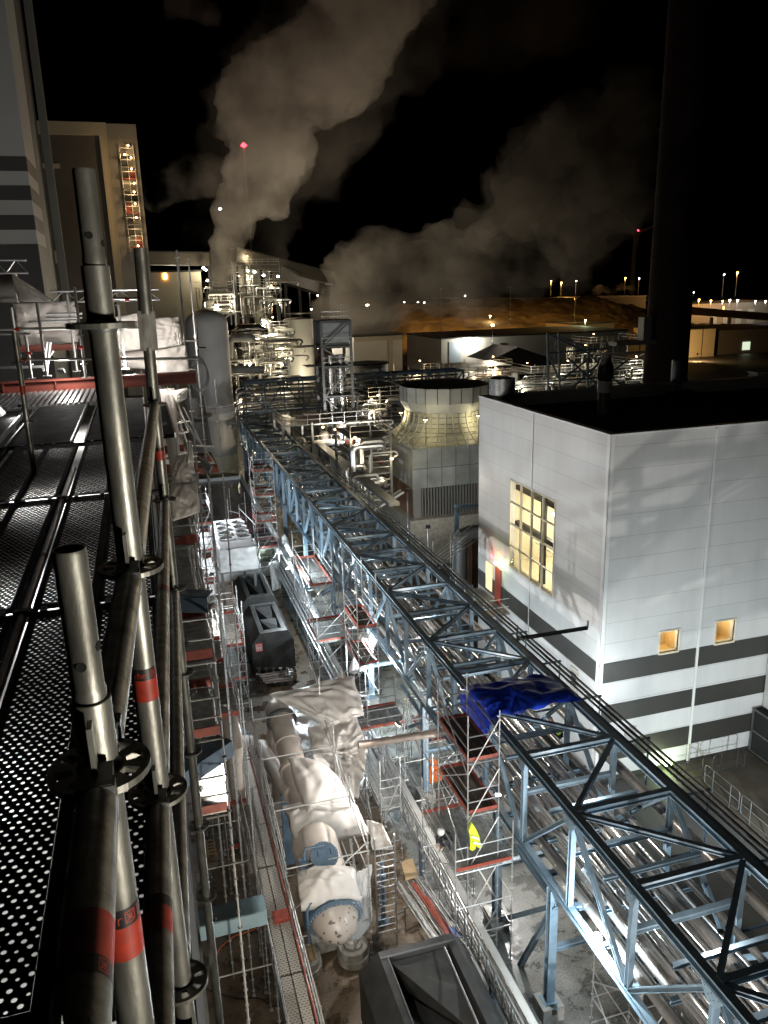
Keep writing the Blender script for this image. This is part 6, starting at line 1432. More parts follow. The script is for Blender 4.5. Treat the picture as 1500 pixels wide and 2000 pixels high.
t=thing('round_tank','wide low round tank with a dark roof behind the stack tower','storage tank',gy(735,740,112)); a=gy(690,716,112); b=gy(768,716,112); r=(b.x-a.x)/2
mb=MB(); mb.lathe(((a.x+b.x)/2,112+r,-1.3),[(r,0),(r,a.z+1.3)],40); mb.build('shell',tankm,t); mb=MB(); mb.lathe(((a.x+b.x)/2,112+r,a.z),[(r+0.15,0),(r+0.15,0.2),(0,0.5)],40); mb.build('roof',roofm,t)
# twin stack tower
TY=92.0; a=gy(627,640,TY); b=gy(684,640,TY); zt=gy(655,627,TY).z
t=thing('stack_tower','steel-framed tower wrapped at the top around two silver stacks','stack tower',(a.x,TY,0))
for x in (a.x,b.x):
    for y in (TY,TY+3.4): mb=MB(); mb.ibeam((x,y,-1.3),(x,y,zt),0.3,0.3,0.04); mb.build('column',galv_dark,t)
lvz=[gy(655,py,TY).z for py in (880,830,775,717,678,628)]
for k,z in enumerate(lvz):
    mb=MB(); mb.ibeam((a.x,TY,z),(b.x,TY,z),0.22,0.25,0.03); mb.ibeam((a.x,TY+3.4,z),(b.x,TY+3.4,z),0.22,0.25,0.03); mb.ibeam((a.x,TY,z),(a.x,TY+3.4,z),0.22,0.25,0.03); mb.ibeam((b.x,TY,z),(b.x,TY+3.4,z),0.22,0.25,0.03); mb.build('girder',galv_dark,t)
    mb=MB(); mb.box(a.x-(1.8 if k==3 else 0.2),b.x+0.2,TY+0.2,TY+3.2,z+0.13,z+0.17); mb.build('platform',galv_dark,t)
    if k: 
        mb=MB(); p,q=((a.x,TY-0.1,lvz[k-1]),(b.x,TY-0.1,z)) if k%2 else ((b.x,TY-0.1,lvz[k-1]),(a.x,TY-0.1,z)); mb.beam(p,q,0.16,0.16); mb.build('diagonal',galv_dark,t)
        mb=MB(); 
        for hh in (0.6,1.1): mb.tube((a.x,TY-0.15,z+hh),(b.x,TY-0.15,z+hh),0.04,5)
        mb.build('railing',scafm,t)
for f in (0.36,0.72):
    x=a.x+(b.x-a.x)*f; mb=MB(); mb.lathe((x,TY+1.5,0),[(0.62,0),(0.62,lvz[4]-1)],20); mb.build('stack',clad,t)
    mb=MB()
    for z in range(1,18): mb.lathe((x,TY+1.5,z),[(0.63,0),(0.66,0.02),(0.66,0.08),(0.63,0.1)],20)
    mb.build('seam_bands',clad_dull,t)
mb=MB(); mb.box(a.x+0.15,b.x-0.15,TY+0.25,TY+0.3,lvz[4],zt-0.2); mb.box(a.x+0.15,a.x+0.2,TY+0.3,TY+3.2,lvz[4],zt-0.2); mb.build('wrapping',mat('mesh_wrap',(0.26,0.28,0.28),0.7,nz=0.3,nscale=1),t)
s=Scaf('spindly scaffold rising from the top of the stack tower',(b.x-1,TY,zt),'pole_scaffold')
for dx in (-1.1,-0.1): 
    for dy in (0,1.2): s.standard(b.x+dx,TY+dy,zt,zt+1.9,ros=False,n=5)
for hh in (0.6,1.2,1.8): s.tube((b.x-1.1,TY,zt+hh),(b.x-0.1,TY,zt+hh))
s.tube((a.x,TY,zt+1.1),(b.x-1,TY,zt+1.1)); s.done()
floodlight('work light in front of the stack tower',(a.x+2,TY-9,9),(a.x+2,TY,12),3200,NW,e_white,mast=0,head=0.4,spot=110)
# crossing pipe bridge
CY_=106.0; a=gy(478,752,CY_); b=gy(905,738,CY_); z1=(gy(480,745,CY_).z+gy(900,727,CY_).z)/2; z0=z1-3.9
t=thing('pipe_bridge','dark blue truss pipe bridge crossing behind the far end of the rack','pipe bridge',(a.x,CY_,z0))
xs=a.x; xe=b.x
for z in (z0,z1):
    for y in (CY_,CY_+3): mb=MB(); mb.ibeam((xs,y,z),(xe,y,z),0.28,0.3,0.04); mb.build('chord',bluedk,t)
n=12
for k in range(n+1):
    x=xs+(xe-xs)*k/n
    for y in (CY_,CY_+3): mb=MB(); mb.ibeam((x,y,z0),(x,y,z1),0.18,0.18,0.03); mb.build('vertical_post',bluedk,t)
    if k<n:
        x2=xs+(xe-xs)*(k+1)/n; mb=MB(); mb.ibeam((x,CY_,z0 if k%2 else z1),(x2,CY_,z1 if k%2 else z0),0.16,0.16,0.03); mb.build('diagonal',bluedk,t)
    mb=MB(); mb.ibeam((x,CY_,z1),(x,CY_+3,z1),0.2,0.2,0.03); mb.build('crossbeam',bluedk,t)
    if k%4==0:
        for y in (CY_,CY_+3): mb=MB(); mb.ibeam((x,y,-1.3),(x,y,z0),0.35,0.35,0.04); mb.build('leg',bluedk,t)
for k,(z,r) in enumerate(((z0+0.5,0.22),(z0+1.15,0.3),(z0+1.9,0.18),(z0+2.5,0.26),(z0+3.1,0.15))):
    tt=thing('process_pipe',f'{["lowest","second lowest","middle","second highest","highest"][k]} pipe lying in the dark pipe bridge','pipe',(xs,CY_+0.6+0.4*k,z),'pipes in the pipe bridge'); mb=MB(); mb.path([(xs-1.0,CY_+0.6+0.4*k,z-1.2),(xs-0.9,CY_+0.6+0.4*k,z-0.3),(xs-0.4,CY_+0.6+0.4*k,z),(xe,CY_+0.6+0.4*k,z)],r,12); mb.build('pipe_jacket',clad_dull if k%2 else clad,tt)
# covered trays right of the rack
t=thing('covered_tray','long dark covered tray running beside the far half of the rack','cable tray',(18,60,7)); mb=MB(); A=gz(555,812,8.0); B=gz(770,985,8.0); mb.beam(A,B,0.9,0.3); mb.build('cover',galv_dark,t)
mb=MB(); 
for f in (0.1,0.35,0.6,0.85): p=A.lerp(B,f); mb.beam((p.x,p.y,-1.3),(p.x,p.y,7.8),0.2,0.2)
mb.build('support_post',bluedk,t)
t=thing('covered_tray','second dark tray with brown flanks further right of the rack','cable tray',(20,70,7)); mb=MB(); A=gz(585,812,8.0)+Vector((0.9,0,0)); B=gz(712,905,8.0)+Vector((1.6,0,0)); mb.beam(A,B,0.7,0.5); mb.build('cover',redbeam,t)
# ------------------------------------------------------------------ cooling tower
YT=71.0; a=gy(785,790,YT); bb=gy(955,790,YT)
cxm=gy(873,790,YT+1).x; 
ct=thing('cooling_tower','large cooling tower cell with faceted fan ring and flared ribbed base','cooling tower',(cxm,YT+5,0))
fy_=YT+4.6; rr_=5.35*(a.y/ YT)
zt=gy(873,800,YT).z; 
# radii from the photo
r_top=abs(gy(785,780,fy_).x-gy(870,780,fy_).x)
cxm=gy(785,780,fy_).x+r_top
r_top=4.55; cxm=gy(785,780,fy_).x+r_top
z_rim=gy(785,755,fy_).z; z_low=gy(785,784,fy_).z-0.5; z_neck=gy(800,818,fy_).z; z_box=gy(800,878,YT).z
z_box=gy(855,874,YT-1.2).z
mb=MB(); mb.lathe((cxm,fy_,0),[(r_top,z_low+0.5),(r_top,z_rim),(r_top-0.12,z_rim),(r_top-0.12,z_low+0.5)],12,smooth=False,a0=PI/12); mb.lathe((cxm,fy_,0),[(r_top,z_low+0.5),(r_top-0.5,gy(796,802,fy_).z-0.02)],12,smooth=False,a0=PI/12); mb.build('fan_ring',mat('ring_panel',(0.40,0.40,0.38),0.5,nz=0.15,nscale=0.7),ct)
mb=MB()
for k in range(24):
    an=2*PI*k/24+PI/12; p=Vector((cxm+math.cos(an)*(r_top+0.015)*(1 if k%2==0 else math.cos(PI/12)),fy_+math.sin(an)*(r_top+0.015)*(1 if k%2==0 else math.cos(PI/12)),0)); mb.beam(p+Vector((0,0,z_low+0.5)),p+Vector((0,0,z_rim)),0.07,0.05)
mb.build('panel_joints',galv_dark,ct)
prof=[]; nn=14; zb_=z_box+0.02; zc=gy(796,802,fy_).z
for k in range(nn+1):
    f=k/nn; prof.append((r_top-0.55+2.1*(1-f)**2.6, zb_+(zc-zb_)*f))
mb=MB(); mb.lathe((cxm,fy_,0),prof,72); mb.build('flared_base',mat('flare_cream',(0.42,0.41,0.33),0.5,nz=0.2,nscale=0.6),ct)
for k in range(36):
    an=2*PI*k/36; mb=MB(); pts=[(cxm+math.cos(an)*(r+0.03),fy_+math.sin(an)*(r+0.03),z) for r,z in prof]; mb.path(pts,0.085,6)
    mb.build('rib',MT['flare_cream'],ct)
mb=MB()
for f in (5,7,9,12): r,z=prof[f]; mb.lathe((cxm,fy_,z),[(r+0.0,-0.03),(r+0.05,0),(r,0.03)],72)
mb.build('hoop_bands',galv_dark,ct)
bx0=gy(812,1000,YT-1.2).x; bx0=gy(806,900,YT-1.2).x; bx1=bx0+13; by0=YT-1.2; by1=YT+10.5
z_l=gy(815,955,by0).z; z_b=gy(815,1012,by0).z
mb=MB(); mb.box(bx0,bx1,by0,by1,z_l,z_box); mb.build('casing',mat('casing_bluegrey',(0.34,0.36,0.36),0.5,0.2,nz=0.45,nscale=0.45),ct)
mb=MB(); 
for k in range(1,9): mb.box(bx0+k*1.45-0.02,bx0+k*1.45+0.02,by0-0.03,by0-0.002,z_l,z_box-0.05)
mb.box(bx0+0.05,bx1,by0-0.02,by0-0.001,(z_l+z_box)/2-0.03,(z_l+z_box)/2+0.03)
mb.build('casing_joints',galv_dark,ct)
mb=MB(); mb.box(bx0+0.3,bx1,by0+0.4,by1-0.4,z_b,z_l-0.002); mb.build('intake',blackm,ct)
mb=MB(); x=bx0+0.9
while x<bx1: mb.box(x,x+0.13,by0+0.1,by0+0.38,z_b,z_l-0.05); x+=0.30
mb.box(bx0,bx0+0.8,by0,by0+0.39,z_b,z_l-0.02)
mb.build('louvres',mat('louvre_grey',(0.20,0.20,0.2),0.5,0.3),ct)
mb=MB(); mb.box(bx0+0.02,bx0+0.28,by0+0.4,by1,z_b,z_l-0.01); mb.build('side_wall',mat('rust_brown',(0.16,0.085,0.055),0.7,nz=0.4,nscale=0.7),ct)
mb=MB(); mb.box(bx0-0.6,bx1,by0-0.8,by1,z_b-0.35,z_b-0.01); mb.box(bx0-0.4,bx1,by0-0.6,by1,-1.3,z_b-1.8); mb.box(bx0-0.6,bx1,by0-0.8,by1,z_b-1.8,z_b-0.36); mb.build('basin',concrete,ct)
mb=MB()
for hh in (0.5,1.05): mb.tube((bx0,by0,z_box+hh),(bx1,by0,z_box+hh),0.03,5); mb.tube((bx0,by0,z_box+hh),(bx0,by1,z_box+hh),0.03,5)
for k in range(10): mb.tube((bx0+k*1.4,by0,z_box),(bx0+k*1.4,by0,z_box+1.05),0.03,5); mb.tube((bx0,by0+k*1.25,z_box),(bx0,by0+k*1.25,z_box+1.05),0.03,5)
mb.build('railing',scafm,ct)
for (x,y) in ((bx0+1.6,by0+0.7),(bx0+7,by0+0.7),(bx0+0.9,by0+6)):
    mb=MB(); mb.tube((x,y,z_box),(x,y,z_box+2.6),0.05,6); mb.box(x-0.15,x+0.15,y-0.1,y+0.3,z_box+2.6,z_box+2.68); l_=mb.build('lamp_post',galv_dark,ct)
    mb=MB(); mb.box(x-0.13,x+0.13,y-0.05,y+0.28,z_box+2.56,z_box+2.595); sub(mb.build('lamp_glass',e_warm,ct),l_)
    light('lamp_light','POINT',(x,y+0.15,z_box+2.35),110,(1,0.90,0.55),ct,soft=0.1)
# fan (motor hub) hidden below the rim
mb=MB(); mb.lathe((cxm,fy_,z_rim-1.2),[(r_top-0.15,0),(0,0.02)],24); mb.build('fan_well',blackm,ct)
# silver bent pipe and props between tower and rack
t=thing('process_pipe','fat dull silver elbow pipe standing between the cooling tower and the rack','pipe',gz(900,1110,0)); 
a=gy(897,1125,52); mb=MB(); mb.path([Vector((a.x,52,-1)),gy(897,1090,52),gy(897,1060,52),gy(903,1045,52),gy(918,1040,52),gy(945,1038,52)],0.55,18); mb.build('pipe_jacket',galv_dark,t)
s=Scaf('bundle of inclined bright props beside the fat silver elbow',(19,50,4),'inclined_props')
for k in range(5): s.tube(gy(838+k*9,1092,50),gy(932,1018+k*9,52),'prop',r=0.035)
for (px,py) in ((822,1058),(846,1056),(880,1042),(853,1090)): b=gy(px,py+60,47); s.standard(b.x,47,b.z,gy(px,py,47).z,ros=False)
s.done()
t=thing('portal_frame','blue-grey steel portal in front of the louvres','steel frame',gy(892,1050,60)); mb=MB(); mb.ibeam(gy(892,1075,60),gy(892,998,60),0.3,0.3,0.03); mb.ibeam(gy(888,990,60),gy(950,984,60),0.3,0.3,0.03); mb.build('frame',bluedk,t)
t=thing('container_wall','rust brown corrugated wall beside the hall behind the silver elbow','wall',gy(920,1120,56)); a=gy(908,1050,56); b=gy(940,1150,56); mb=MB(); x=a.x
while x<b.x+1.5: mb.box(x,x+0.12,55.9,56,b.z-2,a.z); x+=0.24
mb.box(a.x,b.x+1.5,56.0,56.1,b.z-2,a.z); mb.build('corrugation',MT['rust_brown'],t)
# scaffold-like steel gantry behind the hall
s=Scaf('dark steel gantry of crossing members behind the hall roof',(33,75,10),'steel_gantry')
for px in (1072,1094,1150,1190): s.tube(gy(px,790,75),gy(px-3,650 if px<1100 else 700,75),'column',r=0.13,m=bluedk)
for (a,b) in (((1070,690),(1195,680)),((1072,653),(1150,690)),((1094,658),(1150,680)),((1070,690),(1094,745)),((1094,745),(1150,700)),((1070,745),(1190,735)),((1150,690),(1230,770)),((1110,700),(1175,760)),((1150,760),(1230,700)),((1094,780),(1180,700))): s.tube(gy(*a,75),gy(*b,75),'brace',r=0.1,m=bluedk)
s.done()
# ------------------------------------------------------------------ sheds, hill, far lights
t,a,b,z=bldg('warehouse','long low warehouse with a lit white wall and roller door beyond the cooling tower','warehouse',((862,658),(1225,650)),210,30,mat('shed_wall',(0.42,0.41,0.37),0.6,nz=0.1,nscale=0.2))
mb=MB(); p=gy(877,668,209.9); q=gy(900,690,209.9); mb.box(p.x,q.x,209.85,209.97,-1.3,p.z); mb.build('roller_door',mat('roller_door',(0.3,0.36,0.42),0.4),t)
for i,(px,py) in enumerate(((910,661),(926,662))):
    p=gy(px,py,209.0); mb=MB(); mb.lathe(p,[(0,-0.2),(0.3,0),(0,0.2)],8); mb.build('wall_lamp',e_white,t); light('lamp_light','POINT',p+Vector((0,-0.8,-0.6)),2600,(1,0.95,0.8),t,soft=0.3)
mb=MB(); p=gy(977,670,209.9); q=gy(986,700,209.9); mb.box(p.x,q.x,209.85,209.97,-1.3,p.z); mb.build('dark_door',bldark,t)
t=thing('gabled_roof','black gable roof in front of the long warehouse','shed roof',gy(1010,700,180)); A,B,D_=gy(955,705,180),gy(1012,678,180),gy(1078,700,180)
mb=MB(); V=[A,B,D_]+[p+Vector((0,14,0)) for p in (A,B,D_)]; mb.add(V,[(0,2,1),(3,4,5),(0,1,4,3),(1,2,5,4)]); mb.add([(A.x,180,A.z),(D_.x,180,D_.z),(D_.x,180,-1.3),(A.x,180,-1.3)],[(0,1,2,3)]); mb.build('roof',roofm,t)
# hill
hm=mat('hill_rough_ground',(0.16,0.12,0.06),0.95,nz=0.75,nscale=0.09,detail=10,bump=1.0,bscale=0.8)
mb=MB(); V=[];nxh,nyh=90,40
for j in range(nyh+1):
    for i in range(nxh+1):
        x=66+i*2.2; y=240+j*3.0; v=j/nyh
        def ss(q): q=max(0,min(1,q)); return q*q*(3-2*q)
        h=(ss((y-238)/24)*8.5+ss((y-262)/70)*9.5)*ss((x-72-(y-250)*0.22)/16)*(1-0.75*ss((x-165-(y-250)*0.4)/60))
        h+=noise.noise(Vector((x*0.06,y*0.06,0)))*2.2*v+noise.noise(Vector((x*0.25,y*0.25,3)))*0.9+abs(noise.noise(Vector((x*0.6,y*0.6,7))))*0.7
        V.append((x,y,-1.4+max(0,h)))
Fh=[(j*(nxh+1)+i,j*(nxh+1)+i+1,(j+1)*(nxh+1)+i+1,(j+1)*(nxh+1)+i) for j in range(nyh) for i in range(nxh)]
mb.add(V,Fh); struct(mb.build('hill',hm))
def street_lamp(label,px,pyh,pyb,y,em,e,col,r=None,group='distant lamps',name='street_lamp',lightit=True,arm=0):
    h=gy(px,pyh,y); b=gy(px,pyb,y); zb=max(-1.3,b.z) if b.z>-1.3 else -1.3
    t=thing(name,label,'street lamp',(h.x,y,zb),group); k=y*0.0009
    mb=MB(); mb.tube((h.x,y,zb),(h.x,y,h.z),k*0.45,6); mb.build('mast',galv,t)
    mb=MB(); rr=r or y*0.0012; mb.lathe((h.x,y-k*0.6,h.z),[(0,-rr*0.7),(rr*0.8,-rr*0.3),(rr,0),(0,rr*0.6)],10); mb.build('lamp_head',em,t)
    if lightit and e: light('lamp_light','POINT',(h.x,y-k*2,h.z-rr*1.2),e,col,t,soft=rr)
    return t
# lamps lighting the hill; the pair behind the warehouse is added
floodlight('sodium mast added behind the long warehouse, nearer the steam',(93,246,24),(106,290,6),60000,SO,e_sod,mast=-1.3,head=0.9,spot=125,soft=0.5)
floodlight('sodium mast added behind the middle of the long warehouse',(118,248,24),(130,292,6),60000,SO,e_sod,mast=-1.3,head=0.9,spot=125,soft=0.5)
floodlight('sodium mast on the crest of the rough hill',(150,262,19),(150,285,12),9000,SO,e_sod,mast=-1.3,head=0.9,soft=0.5)
CWh=(0.95,0.98,1.0)
lamps=[('white lamp with starry glare at the left end of the distant row',768,596,604,520,e_white,0,CWh),('second white lamp of the distant row left of the hill',789,590,600,520,e_white,0,CWh),('third white lamp of the distant row left of the hill',816,590,600,520,e_white,0,CWh),('fourth white lamp of the distant row left of the hill',828,591,600,520,e_white,0,CWh),
('faint warm lamp below the distant white row',772,604,612,480,e_warm,0,CWh),('small lamp far left of the distant row',757,600,606,500,e_white,0,CWh),('tiny lamp on the dark slope above the hill',908,578,584,600,e_white,0,CWh),('white lamp on the bridge line right of the hill',1012,588,594,450,e_white,0,CWh),('lone white lamp at the top of the rough hill',957,617,622,290,e_warm,900,(1,0.8,0.5)),
('tall lamp mast with a sharp white head right of the hill',1076,549,578,420,e_warm,0,SO),('orange glowing lamp next to the tall white mast',1096,552,578,420,e_sod,7000,SO),('thin tall mast with a small white lamp',1125,549,575,420,e_white,0,CWh),('bright star-like lamp on the bridge end',1134,581,592,400,e_white,5000,CWh),('white lamp under the long pale roof',1196,590,602,400,e_white,3000,CWh),('lamp on a tall pole with a green glow in front of the dark sheds',1143,625,668,240,e_green,2600,(0.8,1,0.55)),
('orange topped mast beside the wind turbine',1221,543,575,480,e_sod,2500,SO),('thin mast with a white lamp left of the chimney',1248,544,575,480,e_white,0,CWh),('tall thin mast right of the chimney',1414,536,580,420,e_white,0,CWh),('tall orange floodlight mast at the right',1440,532,578,420,e_sod,16000,SO),
('first lamp of the sodium row right of the chimney',1345,587,600,380,e_sod,4500,SO),('second lamp of the sodium row',1365,585,600,380,e_sod,4500,SO),('third lamp of the sodium row',1388,587,600,380,e_sod,4500,SO),('fourth lamp of the sodium row',1411,588,600,380,e_sod,4500,SO),('fifth lamp of the row, small and white',1425,586,600,380,e_white,1500,CWh),('sixth lamp of the row, small and white',1440,586,600,380,e_white,1500,CWh),('large white lamp near the right end of the row',1475,588,600,380,e_white,1500,CWh),('last large white lamp at the right edge',1495,588,600,380,e_white,1500,CWh),('white lamp far behind the chimney edge',1354,571,580,500,e_white,0,CWh),('lower orange lamp below the sodium row',1413,600,610,360,e_sod,3000,SO),('white lamp over the door of the dark shed at the right',1462,664,674,250,e_white,700,CWh),('lamp low at the right edge beside the sheds',1497,614,622,360,e_green,800,(0.8,1,0.5)),('small lamp in the dark left of the hall gantry',1113,649,656,250,e_white,0,CWh),('small lamp beside the dark sheds',1063,649,656,260,e_white,0,CWh),('tiny lamp beyond the steam left',620,577,585,420,e_white,0,CWh),('small pair lamp beyond the stack tower',608,604,611,400,e_white,0,CWh),('tall pole lamp in the dark above the storage tank',604,566,600,300,e_white,600,(1,0.9,0.7))]
for L in lamps:
    big=1.0 if L[6] else 0.75
    street_lamp(L[0],L[1],L[2],L[3],L[4],L[5],L[6],L[7],r=L[4]*0.0013*big)
# long bridge / pale flat roof, sheds
t,a,b,z=bldg('flat_roof_hall','long pale flat roof glowing beyond the dark sheds','warehouse',((1140,583),(1262,578)),395,40,mat('pale_roof_wall',(0.2,0.18,0.14),0.7),roofm_=bldgrey); 
t,a,b,z=bldg('warehouse','dark brown shed with a lighter end wall left of the chimney','warehouse',((1118,634),(1200,630)),260,20,mat('shed_brown',(0.2,0.17,0.12),0.7)); 
t,a,b,z=bldg('warehouse','long warehouse behind the sodium lamps at the right','warehouse',((1340,592),(1530,590)),390,40,mat('shed_tan',(0.3,0.26,0.2),0.7))
for px in range(1390,1480,24): mb=MB(); p=gy(px,604,389.8); mb.box(p.x,p.x+4,389.7,389.95,-1.3,p.z); mb.build('dock_door',mat('dock_door',(0.5,0.48,0.4),0.5),t)
t,a,b,z=bldg('orange_lit_shed','flat-fronted shed with two panels glowing orange beside the chimney','warehouse',((1322,643),(1398,644)),235,25,mat('shed_cream',(0.5,0.42,0.28),0.6,nz=0.08,nscale=0.3))
mb=MB(); p=gy(1373,650,234.9); mb.box(p.x-0.12,p.x+0.12,234.85,234.97,-1.3,z); mb.build('joint',bldark,t)
floodlight('sodium floodlight in front of the orange-lit shed',gy(1362,700,222)+Vector((0,0,1.5)),gy(1362,665,235),9000,(1,0.62,0.25),e_sod,mast=-1.3,head=0.6)
t,a,b,z=bldg('warehouse','dark grey shed with a small lit door at the far right','warehouse',((1400,645),(1540,640)),238,25,mat('shed_dark',(0.12,0.11,0.1),0.7))
mb=MB(); p=gy(1451,668,237.8); q=gy(1464,683,237.8); mb.box(p.x,q.x,237.7,237.9,q.z,p.z); mb.build('lit_door',emis('lit_door',(0.85,1.0,0.75),0.8),t)
t=thing('elevated_road','long dark elevated road deck crossing the far distance','bridge',gy(1000,590,440))
A=gy(840,582,440); B=gy(1300,586,440); mb=MB(); mb.beam(A,B,10,1.0); mb.build('deck',bldark,t)
mb=MB(); 
for k in range(14): p=A.lerp(B,k/13); mb.box(p.x-0.6,p.x+0.6,439,441,-1.3,p.z-0.8)
mb.build('pier',bldark,t)
t=thing('elevated_road','dark elevated walkway between the sodium row and the orange-lit shed','bridge',gy(1400,612,300)); A=gy(1335,606,300); B=gy(1540,622,300); mb=MB(); mb.beam(A,B,4,3.2); mb.build('deck',mat('deck_brown',(0.12,0.09,0.06),0.8),t)
mb=MB(); 
for px in (1390,1425): p=gy(px,620,300); mb.box(p.x-0.6,p.x+0.6,299.5,300.5,-1.3,p.z)
mb.build('pier',concrete,t)
# wind turbine
tb=gy(1233,578,900); th_=gy(1242,456,900)
t=thing('wind_turbine','distant wind turbine with a red light left of the chimney','wind turbine',(tb.x,900,-1.3))
mb=MB(); mb.lathe((th_.x-1,900,-1.3),[(3.6,0),(2.2,th_.z+1.3)],20); mb.build('tower',whitep,t)
mb=MB(); mb.box(th_.x-3,th_.x+3,895,905,th_.z-1.5,th_.z+2); mb.build('nacelle',whitep,t)
for a_ in (0.35,0.35+2*PI/3,0.35+4*PI/3):
    mb=MB(); d=Vector((math.cos(a_),0,math.sin(a_))); n_=Vector((-d.z,0,d.x)); c=Vector((th_.x,894,th_.z)); L0=46
    mb.add([c+n_*1.2,c+d*8+n_*2.2,c+d*L0+n_*0.2,c+d*L0-n_*0.2,c+d*8-n_*0.8,c-n_*1.2]+[x+Vector((0,0.8,0)) for x in (c+n_*1.2,c+d*8+n_*2.2,c+d*L0+n_*0.2,c+d*L0-n_*0.2,c+d*8-n_*0.8,c-n_*1.2)],[(0,1,2,3,4,5),(11,10,9,8,7,6)]+[(i,(i+1)%6,(i+1)%6+6,i+6) for i in range(6)]); mb.build('blade',whitep,t)
mb=MB(); mb.lathe((th_.x,896,th_.z+3.0),[(0,-1),(1.3,0),(0,1.3)],10); mb.build('warning_light',e_red,t)
# conveyor bridges
def conveyor(label,A,B,w,h):
    t=thing('conveyor_bridge',label,'conveyor bridge',A,'conveyor bridges'); mb=MB(); mb.beam(A,B,w,h); mb.build('gallery',brown,t)
    mb=MB(); mb.beam(A+Vector((0,0,h/2+0.15)),B+Vector((0,0,h/2+0.15)),w+0.5,0.2); mb.build('roof',bldark,t)
    mb=MB(); n=max(2,int((B-A).length/14))
    for k in range(n+1): p=A.lerp(B,k/n); mb.beam((p.x,p.y,-1.3),(p.x,p.y,p.z-h/2),0.7,0.7)
    mb.build('support_post',bldark,t)
conveyor('level tan conveyor gallery right of the tan tower block',gy(284,505,190),gy(408,507,190),3,2.6)
conveyor('sloping conveyor gallery descending behind the steam',gy(455,498,200),gy(645,545,215),3,3.0)
conveyor('lower sloping gallery under the conveyor, right of the dark frame',gy(540,535,205),gy(625,562,215),3,3.4)
t,a,b,z=bldg('plant_building','flat tan building with a small amber window beside the tan tower','plant building',((288,530),(392,533)),185,10,tan)
mb=MB(); p=gy(318,534,184.9); q=gy(326,545,184.9); mb.box(p.x,q.x,184.7,184.95,q.z,p.z); mb.build('lit_window',e_sod,t)
for k,(px,py,em) in enumerate(((402,527,e_white),(397,523,e_white),(484,529,e_green),(497,531,e_white),(430,408,e_white),(543,540,e_white),(405,548,e_warm),(515,538,e_white))):
    p=gy(px,py,183); t=thing('bulkhead_lamp',f'{ORD[k]} bulkhead lamp from the top left cluster under the conveyors','lamp',p,'bulkhead lamps on the far plant'); mb=MB(); mb.lathe(p,[(0,-0.25),(0.32,0),(0,0.25)],8); mb.build('glass',em,t); mb=MB(); mb.tube(p+Vector((0,0.35,0)),p+Vector((0,1.5,0.0)),0.12,6); mb.build('bracket',galv_dark,t)
    if k in (1,3,5): light('lamp_light','POINT',p+Vector((0,-1,-0.5)),1800,YW,t,soft=0.3)
for k,(p,lab) in enumerate(((gy(476,284,260),'red warning lamp on a mast inside the tall steam plume'),)):
    t=thing('warning_lamp_mast',lab,'lamp mast',(p.x,p.y,-1.3)); mb=MB(); mb.lathe(p,[(0,-0.8),(1.0,0),(0,0.9)],10); mb.build('lamp_head',e_red,t); mb=MB(); mb.tube((p.x,p.y,-1.3),(p.x,p.y,p.z-0.6),0.5,8,r2=0.25); mb.build('mast',galv_dark,t)
    light('lamp_light','POINT',p+Vector((0,-2.2,0)),2500,(1,0.05,0.04),t,soft=1)
# dark tall column cluster behind the plume with greenish light
for k,(px,pyt,w_) in enumerate(((497,500,16),(520,515,12),(475,545,14),(560,590,12))):
    y=215; a=gy(px-w_/2,pyt,y); b=gy(px+w_/2,pyt,y); r=(b.x-a.x)/2; t=thing('distillation_column',f'{ORD[k]} tall dark process column standing behind the steam, counted from the tallest','process column',((a.x+b.x)/2,y,-1.3),'process columns behind the steam')
    mb=MB(); mb.lathe(((a.x+b.x)/2,y,-1.3),[(r,0),(r,a.z+0.6),(r*0.6,a.z+1.1),(0,a.z+1.3)],20); mb.build('shell',tankm,t)
    mb=MB()
    for z in range(6,int(a.z),6): mb.lathe(((a.x+b.x)/2,y,z),[(r+0.05,0),(r+0.7,0),(r+0.7,0.12),(r+0.05,0.12)],20)
    mb.build('platform',galv_dark,t)
# ------------------------------------------------------------------ steam
def steam_mat(name,col,dens,scale,lo,hi,aniso=0.3,fade=None):
    m=bpy.data.materials.new(name); m.use_nodes=True; t=m.node_tree; N=t.nodes; L=t.links; N.remove(N['Principled BSDF'])
    out=N['Material Output']; v=N.new('ShaderNodeVolumePrincipled'); v.inputs['Color'].default_value=(*col,1); v.inputs['Anisotropy'].default_value=aniso
    tc=N.new('ShaderNodeTexCoord'); n=N.new('ShaderNodeTexNoise'); n.inputs['Scale'].default_value=scale; n.inputs['Detail'].default_value=5; n.inputs['Roughness'].default_value=0.62
    L.new(tc.outputs['Object'],n.inputs[0]); mr=N.new('ShaderNodeMapRange'); mr.inputs[1].default_value=lo; mr.inputs[2].default_value=hi; mr.inputs[3].default_value=0.0; mr.inputs[4].default_value=dens
    L.new(n.outputs[0],mr.inputs[0]); last=mr.outputs[0]
    if fade:   # thins out with height or to the side: (axis, from, to, end factor)
        sp=N.new('ShaderNodeSeparateXYZ'); L.new(tc.outputs['Object'],sp.inputs[0]); f=N.new('ShaderNodeMapRange'); f.inputs[1].default_value=fade[1]; f.inputs[2].default_value=fade[2]; f.inputs[3].default_value=1; f.inputs[4].default_value=fade[3]
        L.new(sp.outputs[fade[0]],f.inputs[0]); mu=N.new('ShaderNodeMath'); mu.operation='MULTIPLY'; L.new(last,mu.inputs[0]); L.new(f.outputs[0],mu.inputs[1]); last=mu.outputs[0]
    L.new(last,v.inputs['Density']); L.new(v.outputs[0],out.inputs['Volume']); return m
